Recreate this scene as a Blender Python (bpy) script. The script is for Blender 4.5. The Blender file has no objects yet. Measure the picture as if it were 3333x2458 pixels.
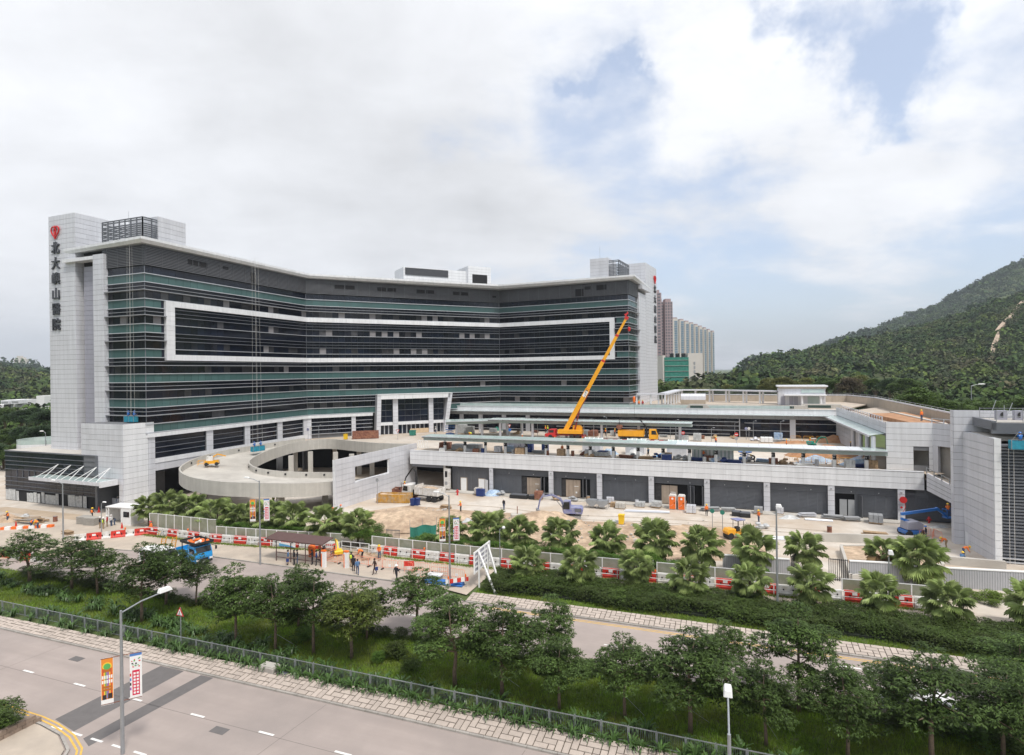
import bpy,math,random,numpy as np
from mathutils import Vector,Matrix
random.seed(7);RNG=np.random.default_rng(7)
SC=bpy.context.scene;COL=SC.collection

F_PX,CX,CY,ROLL,EYE=1900.0,1666.5,1208.0,math.atan(0.0127),22.0
cam=bpy.data.cameras.new('camera');camo=bpy.data.objects.new('camera',cam);COL.objects.link(camo)
cam.sensor_width=36;cam.lens=36*F_PX/3333;cam.shift_y=-(1229-CY)/3333
camo.location=(0,0,EYE);camo.rotation_euler=(Matrix.Rotation(math.pi/2,4,'X')@Matrix.Rotation(-ROLL,4,'Z')).to_euler()
cam.clip_end=9000;SC.camera=camo
SC.view_settings.view_transform='Standard';SC.view_settings.look='None';SC.view_settings.gamma=1
SC.view_settings.use_curve_mapping=False;SC.view_settings.exposure=0.70
SUN_EL,SUN_AZ=math.radians(58),math.radians(150)
sun=bpy.data.lights.new('sun','SUN');sun.energy=2.0;sun.angle=math.radians(12);sun.color=(1,.955,.89)
suno=bpy.data.objects.new('sun',sun);COL.objects.link(suno)
sd=Vector((math.sin(SUN_AZ)*math.cos(SUN_EL),math.cos(SUN_AZ)*math.cos(SUN_EL),math.sin(SUN_EL)))
suno.rotation_euler=(-sd).to_track_quat('-Z','Y').to_euler()
W=bpy.data.worlds.new('World');SC.world=W;W.use_nodes=True
def sky():
 nt=W.node_tree;nt.nodes.clear();N=nt.nodes.new;L=nt.links.new
 out=N('ShaderNodeOutputWorld');bg=N('ShaderNodeBackground');L(bg.outputs[0],out.inputs[0])
 ns=N('ShaderNodeTexSky');ns.sky_type='NISHITA';ns.sun_disc=False;ns.sun_elevation=SUN_EL;ns.sun_rotation=SUN_AZ
 ns.air_density=1.0;ns.dust_density=2.0
 def mth(op,a,b=None,c=None,cl=False):
  n=N('ShaderNodeMath');n.operation=op;n.use_clamp=cl
  for i,v in enumerate((a,b,c)):
   if v is None:continue
   if isinstance(v,(int,float)):n.inputs[i].default_value=v
   else:L(v,n.inputs[i])
  return n.outputs[0]
 tc=N('ShaderNodeTexCoord');sep=N('ShaderNodeSeparateXYZ');L(tc.outputs['Generated'],sep.inputs[0])
 x,y,z=sep.outputs
 zz=mth('MAXIMUM',z,0.0);k=mth('ADD',zz,0.22)
 cmb=N('ShaderNodeCombineXYZ');L(mth('DIVIDE',x,k),cmb.inputs[0]);L(mth('DIVIDE',y,k),cmb.inputs[1]);cmb.inputs[2].default_value=3.7
 def noise(sc,det,rough,dist,w=0.0):
  n=N('ShaderNodeTexNoise');n.inputs['Scale'].default_value=sc;n.inputs['Detail'].default_value=det
  n.inputs['Roughness'].default_value=rough;n.inputs['Distortion'].default_value=dist
  mp=N('ShaderNodeMapping');mp.inputs['Location'].default_value=(w,w*.7,0);mp.inputs['Rotation'].default_value=(0,0,-.35);mp.inputs['Scale'].default_value=(1,1.25,1)
  L(cmb.outputs[0],mp.inputs[0]);L(mp.outputs[0],n.inputs['Vector']);return n.outputs[0]
 n1=noise(.95,6,.55,.35,5.3);n2=noise(2.6,8,.6,.2,2.1);n3=noise(.55,4,.5,.3,9.1)
 wn=N('ShaderNodeTexNoise');wn.inputs['Scale'].default_value=5.5;wn.inputs['Detail'].default_value=6;wn.inputs['Roughness'].default_value=.6;L(tc.outputs['Generated'],wn.inputs['Vector'])
 w1=N('ShaderNodeVectorMath');w1.operation='SUBTRACT';L(wn.outputs['Color'],w1.inputs[0]);w1.inputs[1].default_value=(.5,.5,.5)
 w2=N('ShaderNodeVectorMath');w2.operation='SCALE';L(w1.outputs[0],w2.inputs[0]);w2.inputs['Scale'].default_value=.42
 wv=N('ShaderNodeVectorMath');wv.operation='ADD';L(w2.outputs[0],wv.inputs[0]);L(tc.outputs['Generated'],wv.inputs[1])
 def blob(px,py,sx,amp):
  a=(px-CX)/F_PX;b=-(py-CY)/F_PX;v=Vector((a,1,b)).normalized()
  d=N('ShaderNodeVectorMath');d.operation='DISTANCE';L(wv.outputs[0],d.inputs[0]);d.inputs[1].default_value=v
  q=mth('DIVIDE',d.outputs['Value'],sx);return mth('MULTIPLY',mth('EXPONENT',mth('MULTIPLY',mth('MULTIPLY',q,q),-1.0)),amp)
 s=mth('ADD',mth('MULTIPLY',n1,.95),mth('MULTIPLY',n2,.5))
 for b in((2790,60,.10,-.40),(2900,260,.055,-.28),(1890,350,.03,-.22),(2060,320,.035,-.30),(1640,660,.18,-.18),(2150,560,.18,-.16),(3000,900,.22,-.16),(2450,1000,.28,-.17),(3250,150,.1,-.08),
(2400,230,.13,.30),(600,400,.55,.30),(2900,620,.12,.22),(3050,120,.09,.10)):
  s=mth('ADD',s,blob(*b))
 mask=mth('MULTIPLY',mth('SUBTRACT',s,.45),3.2,None,True)
 sm=N('ShaderNodeMapRange');sm.interpolation_type='SMOOTHSTEP';L(mask,sm.inputs[0]);sm.inputs[3].default_value=.08;sm.inputs[4].default_value=1
 br=mth('ADD',mth('MULTIPLY',n3,.28),mth('MULTIPLY',n2,.24));br=mth('ADD',br,.275)
 for b in((2350,200,.18,.035),(1000,250,.35,-.07),(450,700,.35,.04),(2750,620,.35,.07),(150,1000,.3,.05),(1500,420,.15,-.02),(3000,250,.2,.05),(1500,1000,.5,.05)):
  br=mth('ADD',br,blob(*b))
 zen=mth('ADD',1.0,mth('MULTIPLY',mth('MULTIPLY',zz,zz),.55));br=mth('MULTIPLY',br,zen)
 cc=N('ShaderNodeCombineXYZ')
 for i,f in enumerate((.972,.985,1.02)):L(mth('MULTIPLY',br,f),cc.inputs[i])
 blue=N('ShaderNodeMix');blue.data_type='RGBA';blue.blend_type='MULTIPLY';blue.inputs[0].default_value=1
 L(ns.outputs[0],blue.inputs[6]);blue.inputs[7].default_value=(.13,.13,.135,1)
 veil=N('ShaderNodeMix');veil.data_type='RGBA';veil.inputs[0].default_value=.38;L(blue.outputs[2],veil.inputs[6]);veil.inputs[7].default_value=(.47,.52,.60,1)
 mx=N('ShaderNodeMix');mx.data_type='RGBA';L(sm.outputs[0],mx.inputs[0]);L(veil.outputs[2],mx.inputs[6]);L(cc.outputs[0],mx.inputs[7])
 L(mx.outputs[2],bg.inputs[0]);bg.inputs[1].default_value=1.0
sky()

_c,_s=math.cos(ROLL),math.sin(ROLL)
def uv(x,y):a,b=x-CX,y-CY;return(a*_c-b*_s)/F_PX,(a*_s+b*_c)/F_PX
def gp(x,y,Z=0.0):u,v=uv(x,y);Y=(EYE-Z)/v;return(u*Y,Y)
def at(x,y,Y):u,v=uv(x,y);return Vector((u*Y,Y,EYE-v*Y))
SA=math.radians(-20.5);_ca,_sa=math.cos(SA),math.sin(SA)
def S(s,t,z=0.0):return Vector((_ca*s-_sa*t,_sa*s+_ca*t,z))
def ST(p):return(_ca*p[0]+_sa*p[1],-_sa*p[0]+_ca*p[1])
def D(a):return Vector((math.cos(math.radians(a)),math.sin(math.radians(a)),0))
def V2(p,z=0):return Vector((p[0],p[1],z))

MATS={}
def mat(name,col,rough=.6,metal=0.0,var=.06,vs=1.5,bump=0.0,bs=20.0,objvar=0.0,isl=0.0,spec=.5,trans=0.0,stain=None,ss=.3,coat=0,alpha=1.0,ior=None,detail=4,streak=0,lanes=0):
 if name in MATS:return MATS[name]
 m=bpy.data.materials.new(name);m.use_nodes=True;nt=m.node_tree;N=nt.nodes.new;L=nt.links.new
 b=nt.nodes['Principled BSDF'];b.inputs['Roughness'].default_value=rough;b.inputs['Metallic'].default_value=metal
 b.inputs['Specular IOR Level'].default_value=spec
 if coat:b.inputs['Coat Weight'].default_value=coat
 if ior:b.inputs['IOR'].default_value=ior
 if alpha<1:b.inputs['Alpha'].default_value=alpha
 geo=N('ShaderNodeNewGeometry');cur=None
 rgb=N('ShaderNodeRGB');rgb.outputs[0].default_value=(*col,1);cur=rgb.outputs[0]
 def mul(cur,fac):
  n=N('ShaderNodeVectorMath');n.operation='SCALE';L(cur,n.inputs[0]);L(fac,n.inputs['Scale']);return n.outputs[0]
 def ramp(v,lo,hi,a=.3,c=.7):
  r=N('ShaderNodeMapRange');L(v,r.inputs[0]);r.inputs[1].default_value=a;r.inputs[2].default_value=c;r.inputs[3].default_value=lo;r.inputs[4].default_value=hi;return r.outputs[0]
 if var:
  t=N('ShaderNodeTexNoise');t.inputs['Scale'].default_value=vs;t.inputs['Detail'].default_value=detail;t.inputs['Roughness'].default_value=.62;L(geo.outputs['Position'],t.inputs['Vector'])
  cur=mul(cur,ramp(t.outputs[0],1-var,1+var))
 if streak:
  mp=N('ShaderNodeMapping');mp.inputs['Scale'].default_value=(2.2,2.2,.12);L(geo.outputs['Position'],mp.inputs[0])
  t=N('ShaderNodeTexNoise');t.inputs['Scale'].default_value=1.0;t.inputs['Detail'].default_value=5;L(mp.outputs[0],t.inputs['Vector'])
  cur=mul(cur,ramp(t.outputs[0],1-streak,1+streak*.5))
 if lanes:
  mp=N('ShaderNodeMapping');mp.inputs['Rotation'].default_value=(0,0,math.radians(20.5));L(geo.outputs['Position'],mp.inputs[0]);m2=N('ShaderNodeMapping');m2.inputs['Scale'].default_value=(.035,.85,1);L(mp.outputs[0],m2.inputs[0])
  t=N('ShaderNodeTexNoise');t.inputs['Scale'].default_value=1.0;t.inputs['Detail'].default_value=6;L(m2.outputs[0],t.inputs['Vector']);cur=mul(cur,ramp(t.outputs[0],1-lanes,1+lanes*.45))
 if objvar:
  oi=N('ShaderNodeObjectInfo');cur=mul(cur,ramp(oi.outputs['Random'],1-objvar,1+objvar,0,1))
 if isl:
  cur=mul(cur,ramp(geo.outputs['Random Per Island'],1-isl,1+isl,0,1))
 if stain:
  t=N('ShaderNodeTexNoise');t.inputs['Scale'].default_value=ss;t.inputs['Detail'].default_value=6;t.inputs['Roughness'].default_value=.65;L(geo.outputs['Position'],t.inputs['Vector'])
  mx=N('ShaderNodeMix');mx.data_type='RGBA';L(ramp(t.outputs[0],0,1,.42,.66),mx.inputs[0]);L(cur,mx.inputs[6]);mx.inputs[7].default_value=(*stain,1);cur=mx.outputs[2]
 L(cur,b.inputs['Base Color'])
 if bump:
  t=N('ShaderNodeTexNoise');t.inputs['Scale'].default_value=bs;t.inputs['Detail'].default_value=5;L(geo.outputs['Position'],t.inputs['Vector'])
  bp=N('ShaderNodeBump');bp.inputs['Strength'].default_value=bump;bp.inputs['Distance'].default_value=.05;L(t.outputs[0],bp.inputs['Height']);L(bp.outputs[0],b.inputs['Normal'])
 if trans:
  tr=N('ShaderNodeBsdfTranslucent');L(cur,tr.inputs[0]);mx=N('ShaderNodeMixShader');mx.inputs[0].default_value=trans
  L(b.outputs[0],mx.inputs[1]);L(tr.outputs[0],mx.inputs[2]);L(mx.outputs[0],nt.nodes['Material Output'].inputs[0])
 MATS[name]=m;return m
M=dict(
 clad=mat('aluminium_cladding',(.64,.65,.69),.38,.15,.03,.4,objvar=.05,streak=.10),
 cladg=mat('grey_violet_cladding',(.36,.36,.42),.4,.15,.03,.4,objvar=.02,streak=.05),
 cladw=mat('white_cladding',(.76,.77,.79),.38,.1,.03,.4,objvar=.035,streak=.09),
 joint=mat('joint_backing',(.16,.165,.175),.8),
 glassd=mat('dark_tinted_glass',(.008,.012,.024),.09,0,.25,.25,spec=.42,objvar=.35),
 glassw=mat('window_glass',(.012,.014,.022),.07,0,.5,.5,spec=.42,objvar=.5),
 glassg=mat('green_spandrel_glass',(.062,.124,.122),.13,0,.07,.3,spec=.4,objvar=.10),
 dim=mat('dim_room_glass',(.06,.06,.066),.1,0,.3,.6,spec=.42,objvar=.5),
 blind=mat('drawn_grey_blind',(.26,.25,.26),.35,0,.06,1,objvar=.25),
 ledge=mat('grey_ledge',(.34,.35,.37),.45,.3,.05,1),fin=mat('silver_fin',(.56,.58,.62),.35,.35,.05,1),
 fing=mat('grey_fin',(.19,.20,.225),.45,.4,.05,1),
 louv=mat('louvre_blade',(.155,.16,.175),.45,.3,.05,1),
 louvd=mat('dark_louvre_blade',(.15,.16,.18),.5,.3,.08,1),
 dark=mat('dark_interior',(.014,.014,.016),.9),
 soff=mat('grey_soffit',(.33,.34,.35),.6,0,.05,1),
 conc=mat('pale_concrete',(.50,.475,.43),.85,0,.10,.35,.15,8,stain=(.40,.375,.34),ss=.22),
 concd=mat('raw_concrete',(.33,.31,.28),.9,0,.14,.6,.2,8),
 tilew=mat('mosaic_tiled_wall',(.47,.45,.41),.55,0,.06,.8,.08,30,streak=.10),
 white=mat('white_paint',(.78,.78,.77),.5,0,.04,2),
 black=mat('black_rubber',(.02,.02,.021),.8),
 steel=mat('galvanised_steel',(.38,.40,.42),.45,.6,.08,3),
 gglass=mat('pale_canopy_glass',(.42,.52,.50),.18,0,.08,.6,objvar=.06,spec=.5,stain=(.52,.60,.58),ss=.5),
 road=mat('pinkish_asphalt',(.365,.308,.280),.88,0,.06,.35,.12,60,stain=(.285,.245,.225),ss=.10,detail=8,lanes=.14),
 patch=mat('fresh_asphalt',(.135,.125,.122),.9,0,.08,2,.2,60),
 paint=mat('white_road_paint',(.72,.71,.68),.7,0,.12,4),
 ypaint=mat('yellow_road_paint',(.66,.40,.08),.7,0,.16,4),
 kerb=mat('kerb_concrete',(.36,.335,.305),.9,0,.12,1.5,.2,20,objvar=.10,stain=(.27,.25,.225),ss=.8),
 stone=mat('verge_stone',(.44,.375,.325),.88,0,.08,3,.35,25,objvar=.10),
 mortar=mat('dirty_mortar',(.085,.07,.052),.95,0,.2,4,.3,20),
 pave=mat('buff_block_paving',(.47,.40,.325),.88,0,.08,.5,.15,12,stain=(.38,.325,.27),ss=.3),
 site=mat('dusty_site_concrete',(.55,.50,.44),.92,0,.13,.6,.3,6,stain=(.44,.355,.27),ss=.09,detail=8),
 soil=mat('excavated_soil',(.36,.245,.165),.95,0,.22,1.2,.7,3,stain=(.47,.36,.26),ss=.5,detail=8),
 sand=mat('pale_sandy_rubble',(.49,.37,.26),.95,0,.35,1.4,.9,3,stain=(.29,.20,.135),ss=.3,detail=8),
 rsoil=mat('red_brown_soil',(.34,.17,.085),.95,0,.25,1.4,.8,3,stain=(.43,.25,.14),ss=.6,detail=8),
 turf=mat('grassy_earth',(.075,.115,.028),.95,0,.3,.8,.5,6,stain=(.075,.08,.03),ss=.4),
 grass=mat('grass_blades',(.165,.27,.034),.7,0,.4,.35,isl=.45,spec=.12,trans=.25,stain=(.21,.25,.045),ss=.25),
 strap=mat('strap_leaves',(.062,.118,.030),.4,0,.2,1,isl=.35,spec=.4,trans=.12),
 leaf=mat('tree_leaves',(.062,.100,.026),.5,0,.35,.5,isl=.6,spec=.16,trans=.2,objvar=.22),
 leafy=mat('yellow_green_tree_leaves',(.105,.140,.026),.5,0,.3,.5,isl=.5,spec=.35,trans=.2,objvar=.2),
 hedge=mat('hedge_leaves',(.055,.088,.018),.55,0,.35,.4,isl=.55,spec=.2,trans=.12,stain=(.046,.062,.017),ss=.5),
 shrub=mat('bright_shrub_leaves',(.080,.150,.026),.5,0,.3,.5,isl=.5,spec=.22,trans=.2),
 lime=mat('lime_shrub_leaves',(.12,.18,.025),.5,0,.3,.5,isl=.4,spec=.3,trans=.2),
 frond=mat('palm_frond',(.29,.36,.135),.42,0,.2,.8,objvar=.32,isl=.18,spec=.45,trans=.2),
 fronddry=mat('dry_palm_frond',(.30,.20,.10),.8,0,.2,1,objvar=.2),
 bark=mat('grey_brown_bark',(.20,.145,.105),.95,0,.25,6,.8,20),
 pbark=mat('palm_bark',(.11,.085,.065),.95,0,.3,8,.9,25),
 red=mat('red_plastic',(.58,.035,.022),.45,0,.12,2,objvar=.08),
 wplast=mat('white_plastic',(.70,.69,.67),.5,0,.10,2,objvar=.06,stain=(.5,.47,.42),ss=1.5),
 orange=mat('orange_plastic',(.80,.16,.02),.5,0,.06,2),
 mesh=mat('hoarding_mesh',(.225,.235,.165),.7,0,.12,1.5,stain=(.30,.30,.25),ss=.7),
 yellow=mat('yellow_machine_paint',(.78,.36,.012),.4,0,.08,1.5,coat=.3),
 wyel=mat('worn_yellow_steel',(.50,.26,.035),.7,0,.2,1.5,stain=(.40,.31,.21),ss=1.4,streak=.3),
 ypl=mat('yellow_plastic',(.78,.50,.02),.5,0,.08,2),
 redp=mat('red_machine_paint',(.52,.02,.02),.4,0,.08,1.5,coat=.3),
 dred=mat('dark_red_paint',(.22,.02,.015),.5,0,.1,1.5),
 blue=mat('blue_machine_paint',(.02,.14,.45),.4,0,.08,1.5,coat=.3),
 navy=mat('navy_plastic',(.012,.035,.16),.5,0,.06,1.5),
 viol=mat('faded_violet_paint',(.16,.17,.36),.5,0,.15,1.5,stain=(.35,.36,.42),ss=1.2),
 green=mat('green_machine_paint',(.0,.22,.16),.4,0,.1,1.5),
 gnet=mat('green_debris_net',(.03,.20,.15),.8,0,.25,.6),
 cyan=mat('cyan_truck_paint',(.015,.27,.62),.35,0,.06,1.5,coat=.5),
 teal=mat('teal_netting',(.02,.24,.34),.75,0,.3,2),
 rust=mat('rusty_brown_steel',(.20,.075,.05),.8,.1,.3,2,stain=(.30,.15,.09),ss=2),
 wood=mat('weathered_timber',(.36,.25,.15),.85,0,.25,4),
 tarp=mat('pale_blue_tarpaulin',(.42,.52,.60),.6,0,.25,3,.5,4,stain=(.20,.32,.55),ss=2.5),
 wsheet=mat('translucent_plastic_sheet',(.46,.47,.47),.4,0,.25,2.5,.5,5),
 stain=mat('stainless_door',(.42,.34,.27),.4,.25,.12,1.2,streak=.2),
 cglass=mat('vehicle_glass',(.015,.018,.02),.06,0,0,spec=.6),
 beige=mat('beige_render',(.42,.36,.29),.85,0,.08,.6,streak=.08),
 brown=mat('dark_brown_roof',(.10,.055,.05),.6,0,.1,2),
 pink=mat('pinkish_tower',(.36,.27,.275),.85,0,.06,.1),
 creamt=mat('cream_tower',(.62,.58,.53),.85,0,.05,.1),
 bluet=mat('blue_tower_glass',(.19,.27,.34),.4,0,.1,.2),
 skin=mat('skin',(.42,.25,.17),.6,0,.03,2),
 hair=mat('black_hair',(.012,.011,.011),.6),
 vest=mat('orange_vest',(.85,.20,.03),.7,0,.08,6),vesty=mat('lime_vest',(.55,.70,.05),.7,0,.08,6),
 denim=mat('denim',(.05,.08,.15),.85,0,.15,6),darkc=mat('dark_cloth',(.018,.018,.024),.85,0,.15,6),whitec=mat('white_cloth',(.62,.62,.62),.85,0,.08,6),
 khaki=mat('khaki_cloth',(.30,.22,.13),.85,0,.1,6),bluec=mat('blue_cloth',(.08,.17,.32),.85,0,.1,6),brownc=mat('brown_cloth',(.06,.03,.025),.85,0,.1,6),redc=mat('red_cloth',(.45,.03,.03),.85,0,.1,6),
)

class MB:
 def __init__(s):s.v=[];s.f=[];s.m=[];s.cm=0
 def add(s,vs,fs):
  n=len(s.v);s.v+=[tuple(p)for p in vs];s.f+=[tuple(i+n for i in f)for f in fs];s.m+=[s.cm]*len(fs);return s
 def obox(s,o,a,b,c):
  o,a,b,c=Vector(o),Vector(a),Vector(b),Vector(c)
  return s.add([o,o+a,o+a+b,o+b,o+c,o+a+c,o+a+b+c,o+b+c],[(0,3,2,1),(4,5,6,7),(0,1,5,4),(1,2,6,5),(2,3,7,6),(3,0,4,7)])
 def box(s,c,d,rz=0.0):
  x,y=Matrix.Rotation(rz,3,'Z')@Vector((d[0],0,0)),Matrix.Rotation(rz,3,'Z')@Vector((0,d[1],0));z=Vector((0,0,d[2]))
  return s.obox(Vector(c)-x/2-y/2-z/2,x,y,z)
 def bar(s,p,q,w,h=None,up=(0,0,1)):
  p,q=Vector(p),Vector(q);d=q-p;h=h or w;x=d.cross(Vector(up))
  if x.length<1e-6:x=d.cross(Vector((0,1,0)))
  x.normalize();z=x.cross(d).normalized();return s.obox(p-x*w/2-z*h/2,d,x*w,z*h)
 def prism(s,poly,z0,z1):
  n=len(poly);vs=[(p[0],p[1],z0)for p in poly]+[(p[0],p[1],z1)for p in poly]
  return s.add(vs,[tuple(range(n-1,-1,-1)),tuple(range(n,2*n))]+[(i,(i+1)%n,n+(i+1)%n,n+i)for i in range(n)])
 def extr(s,prof,axis,o,x,y):
  o,x,y,axis=Vector(o),Vector(x),Vector(y),Vector(axis);n=len(prof)
  vs=[o+x*a+y*b for a,b in prof];vs+=[p+axis for p in vs]
  return s.add(vs,[tuple(range(n-1,-1,-1)),tuple(range(n,2*n))]+[(i,(i+1)%n,n+(i+1)%n,n+i)for i in range(n)])
 def tube(s,pts,rs,n=8,cap=True):
  pts=[Vector(p)for p in pts]
  if isinstance(rs,(int,float)):rs=[rs]*len(pts)
  base=len(s.v);vs=[];fs=[];x0=None
  for i,p in enumerate(pts):
   d=(pts[min(i+1,len(pts)-1)]-pts[max(i-1,0)]).normalized()
   x=d.orthogonal().normalized()if x0 is None else(x0-d*x0.dot(d)).normalized();x0=x;y=d.cross(x)
   for k in range(n):
    a=2*math.pi*k/n;vs.append(p+(x*math.cos(a)+y*math.sin(a))*rs[i])
  for i in range(len(pts)-1):
   for k in range(n):fs.append((i*n+k,i*n+(k+1)%n,(i+1)*n+(k+1)%n,(i+1)*n+k))
  if cap:fs+=[tuple(range(n-1,-1,-1)),tuple(range((len(pts)-1)*n,len(pts)*n))]
  return s.add(vs,fs)
 def lathe(s,prof,o=(0,0,0),n=16,axis='Z'):
  vs=[];fs=[]
  for r,z in prof:
   for k in range(n):
    a=2*math.pi*k/n;p=(r*math.cos(a),r*math.sin(a),z)
    if axis=='X':p=(p[2],p[0],p[1])
    if axis=='Y':p=(p[0],p[2],p[1])
    vs.append((p[0]+o[0],p[1]+o[1],p[2]+o[2]))
  for i in range(len(prof)-1):
   for k in range(n):fs.append((i*n+k,i*n+(k+1)%n,(i+1)*n+(k+1)%n,(i+1)*n+k))
  fs+=[tuple(range(n-1,-1,-1)),tuple(range((len(prof)-1)*n,len(prof)*n))]
  return s.add(vs,fs)
 def ball(s,c,r,n=10,m=6,sq=(1,1,1)):
  return s.add(*[[(c[0]+r*sq[0]*math.sin(math.pi*j/m)*math.cos(2*math.pi*k/n),c[1]+r*sq[1]*math.sin(math.pi*j/m)*math.sin(2*math.pi*k/n),c[2]+r*sq[2]*math.cos(math.pi*j/m))for j in range(m+1)for k in range(n)],
[(j*n+k,(j+1)*n+k,(j+1)*n+(k+1)%n,j*n+(k+1)%n)for j in range(m)for k in range(n)]])
 def mesh(s,name,mats,smooth=False,off=None):
  me=bpy.data.meshes.new(name);vs=s.v
  if off is not None:vs=[(a-off[0],b-off[1],c-off[2])for a,b,c in vs]
  me.from_pydata(vs,[],s.f)
  for m in(mats if isinstance(mats,(list,tuple))else[mats]):me.materials.append(m)
  if isinstance(mats,(list,tuple))and len(mats)>1:me.polygons.foreach_set('material_index',s.m)
  if smooth:me.polygons.foreach_set('use_smooth',[True]*len(s.f))
  me.update();return me
 def build(s,name,mats,parent=None,world=False,smooth=False,kind=None,bevel=0):
  off=parent.location if(parent is not None and world)else None
  o=bpy.data.objects.new(name,s.mesh(name,mats,smooth,off));COL.objects.link(o)
  if parent is not None:o.parent=parent
  if kind:o['kind']=kind
  if bevel:
   b=o.modifiers.new('bevel','BEVEL');b.width=bevel;b.segments=1;b.limit_method='ANGLE'
  return o
def npmesh(name,v,quads,mats,parent=None,kind=None,tris=None,attr=None,smooth=False,link=True):
 me=bpy.data.meshes.new(name);k=quads.shape[1];me.vertices.add(len(v));me.vertices.foreach_set('co',np.ascontiguousarray(v,dtype=np.float32).ravel())
 me.loops.add(quads.size);me.loops.foreach_set('vertex_index',quads.astype(np.int32).ravel())
 me.polygons.add(len(quads));me.polygons.foreach_set('loop_start',np.arange(0,quads.size,k,dtype=np.int32));me.update(calc_edges=True)
 for m in(mats if isinstance(mats,(list,tuple))else[mats]):me.materials.append(m)
 if attr is not None:
  a=me.attributes.new('tint','FLOAT','POINT');a.data.foreach_set('value',attr.astype(np.float32))
 if smooth:me.polygons.foreach_set('use_smooth',[True]*len(quads))
 if not link:return me
 o=bpy.data.objects.new(name,me);COL.objects.link(o)
 if parent is not None:o.parent=parent
 if kind:o['kind']=kind
 return o
def tag(o,label,cat,group=None):
 o['label']=label;o['category']=cat
 if group:o['group']=group
 return o
def thing(name,label,cat,loc=(0,0,0),rz=0.0,group=None):
 o=bpy.data.objects.new(name,None);COL.objects.link(o);o.location=loc;o.rotation_euler=(0,0,rz);o.empty_display_size=.3
 return tag(o,label,cat,group)
def meobj(name,me,parent=None,loc=(0,0,0),rot=(0,0,0),sc=None):
 o=bpy.data.objects.new(name,me);COL.objects.link(o);o.location=loc;o.rotation_euler=rot
 if sc:o.scale=sc
 if parent is not None:o.parent=parent
 return o
KIDS={}
def kids(o):
 if o.name not in KIDS:KIDS[o.name]=[c for c in COL.objects if c.parent==o]
 return KIDS[o.name]
def dup(root,loc,rz=0.0,label=None,scale=None,group=None):
 r=root.copy();COL.objects.link(r);r.location=loc;r.rotation_euler=(0,0,rz)
 if scale:r.scale=(scale,)*3 if isinstance(scale,(int,float))else scale
 if label:r['label']=label
 if group:r['group']=group
 for ch in kids(root):
  c=ch.copy();COL.objects.link(c);c.parent=r
  for g in kids(ch):
   d=g.copy();COL.objects.link(d);d.parent=c
 return r
_ub={}
def unitbox(m):
 if m.name not in _ub:
  _ub[m.name]=MB().box((0,0,0),(1,1,1)).mesh('block',m)
 return _ub[m.name]
class Pieces:
 """alike pieces of one thing: the largest in view are objects of their own, the rest are one part"""
 def __init__(s,parent,name,most=290):s.p=parent;s.n=name;s.most=most;s.l=[]
 def add(s,c,ux,w,h,d,m,uy=None):
  c=Vector(c);ux=Vector(ux);uz=Vector((0,0,1))if uy is None else Vector(uy);n=ux.cross(uz)
  view=(c-Vector((0,0,EYE)));dist=view.length;a=w*h*(abs(n.dot(view))/dist)/dist**2
  u,v=c.x/max(c.y,1),(c.z-EYE)/max(c.y,1)
  if abs(u)>.95 or v>.7 or v<-.72:a*=.01
  s.l.append((a,c,ux,uz,n,w,h,d,m))
 def done(s):
  s.l.sort(key=lambda r:-r[0]);off=s.p.location
  for(a,c,ux,uz,n,w,h,d,m)in s.l[:s.most]:
   o=bpy.data.objects.new(s.n,unitbox(m));COL.objects.link(o);o.parent=s.p
   mt=Matrix((ux*w,n*d,uz*h)).transposed().to_4x4();mt.translation=c-off;o.matrix_local=mt
  rest={}
  for r in s.l[s.most:]:rest.setdefault(r[8].name,[]).append(r)
  b=MB();mats=[]
  for i,(k,rs)in enumerate(rest.items()):
   mats.append(rs[0][8]);b.cm=i
   for(a,c,ux,uz,n,w,h,d,m)in rs:b.obox(c-ux*w/2-n*d/2-uz*h/2,ux*w,n*d,uz*h)
  if mats:b.build(s.n+'_group',mats,s.p,world=True,kind='stuff')
def clad(P,p0,p1,z0,z1,m,cw=1.8,rh=.87,out=1,holes=(),gap=.03,th=.06,ztop=None,shift=0.0):
 """rows and columns of cladding panels on the wall from p0 to p1; out = +1: outward is to the right of p0->p1"""
 p0,p1=V2(p0),V2(p1);d=p1-p0;L=d.length;d.normalize();nrm=Vector((d.y,-d.x,0))*out
 nc=max(1,round(L/cw));nr=max(1,round((z1-z0)/rh));w,h=L/nc,(z1-z0)/nr
 for j in range(nr):
  zc=z0+(j+.5)*h
  for i in range(nc):
   xc=(i+.5)*w;a,b,e,f=xc-w/2,xc+w/2,zc-h/2,zc+h/2;skip=False
   for(hx0,hx1,hz0,hz1)in holes:
    if a>=hx0-.01 and b<=hx1+.01 and e>=hz0-.01 and f<=hz1+.01:skip=True;break
    if b>hx0+.01 and a<hx1-.01 and f>hz0+.01 and e<hz1-.01:
     if a<hx0 and hx0-a>.15:b=hx0
     elif b>hx1 and b-hx1>.15:a=hx1
     elif f>hz1:e=hz1
     elif e<hz0:f=hz0
     else:skip=True;break
   if skip:continue
   if ztop is not None:
    zt=ztop((a+b)/2)
    if e>zt-.1:continue
    f=min(f,zt)
   P.add(p0+d*(a+b)/2+nrm*th/2+Vector((0,0,(e+f)/2)),d,b-a-.012,f-e-.038,th,m)
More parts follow.
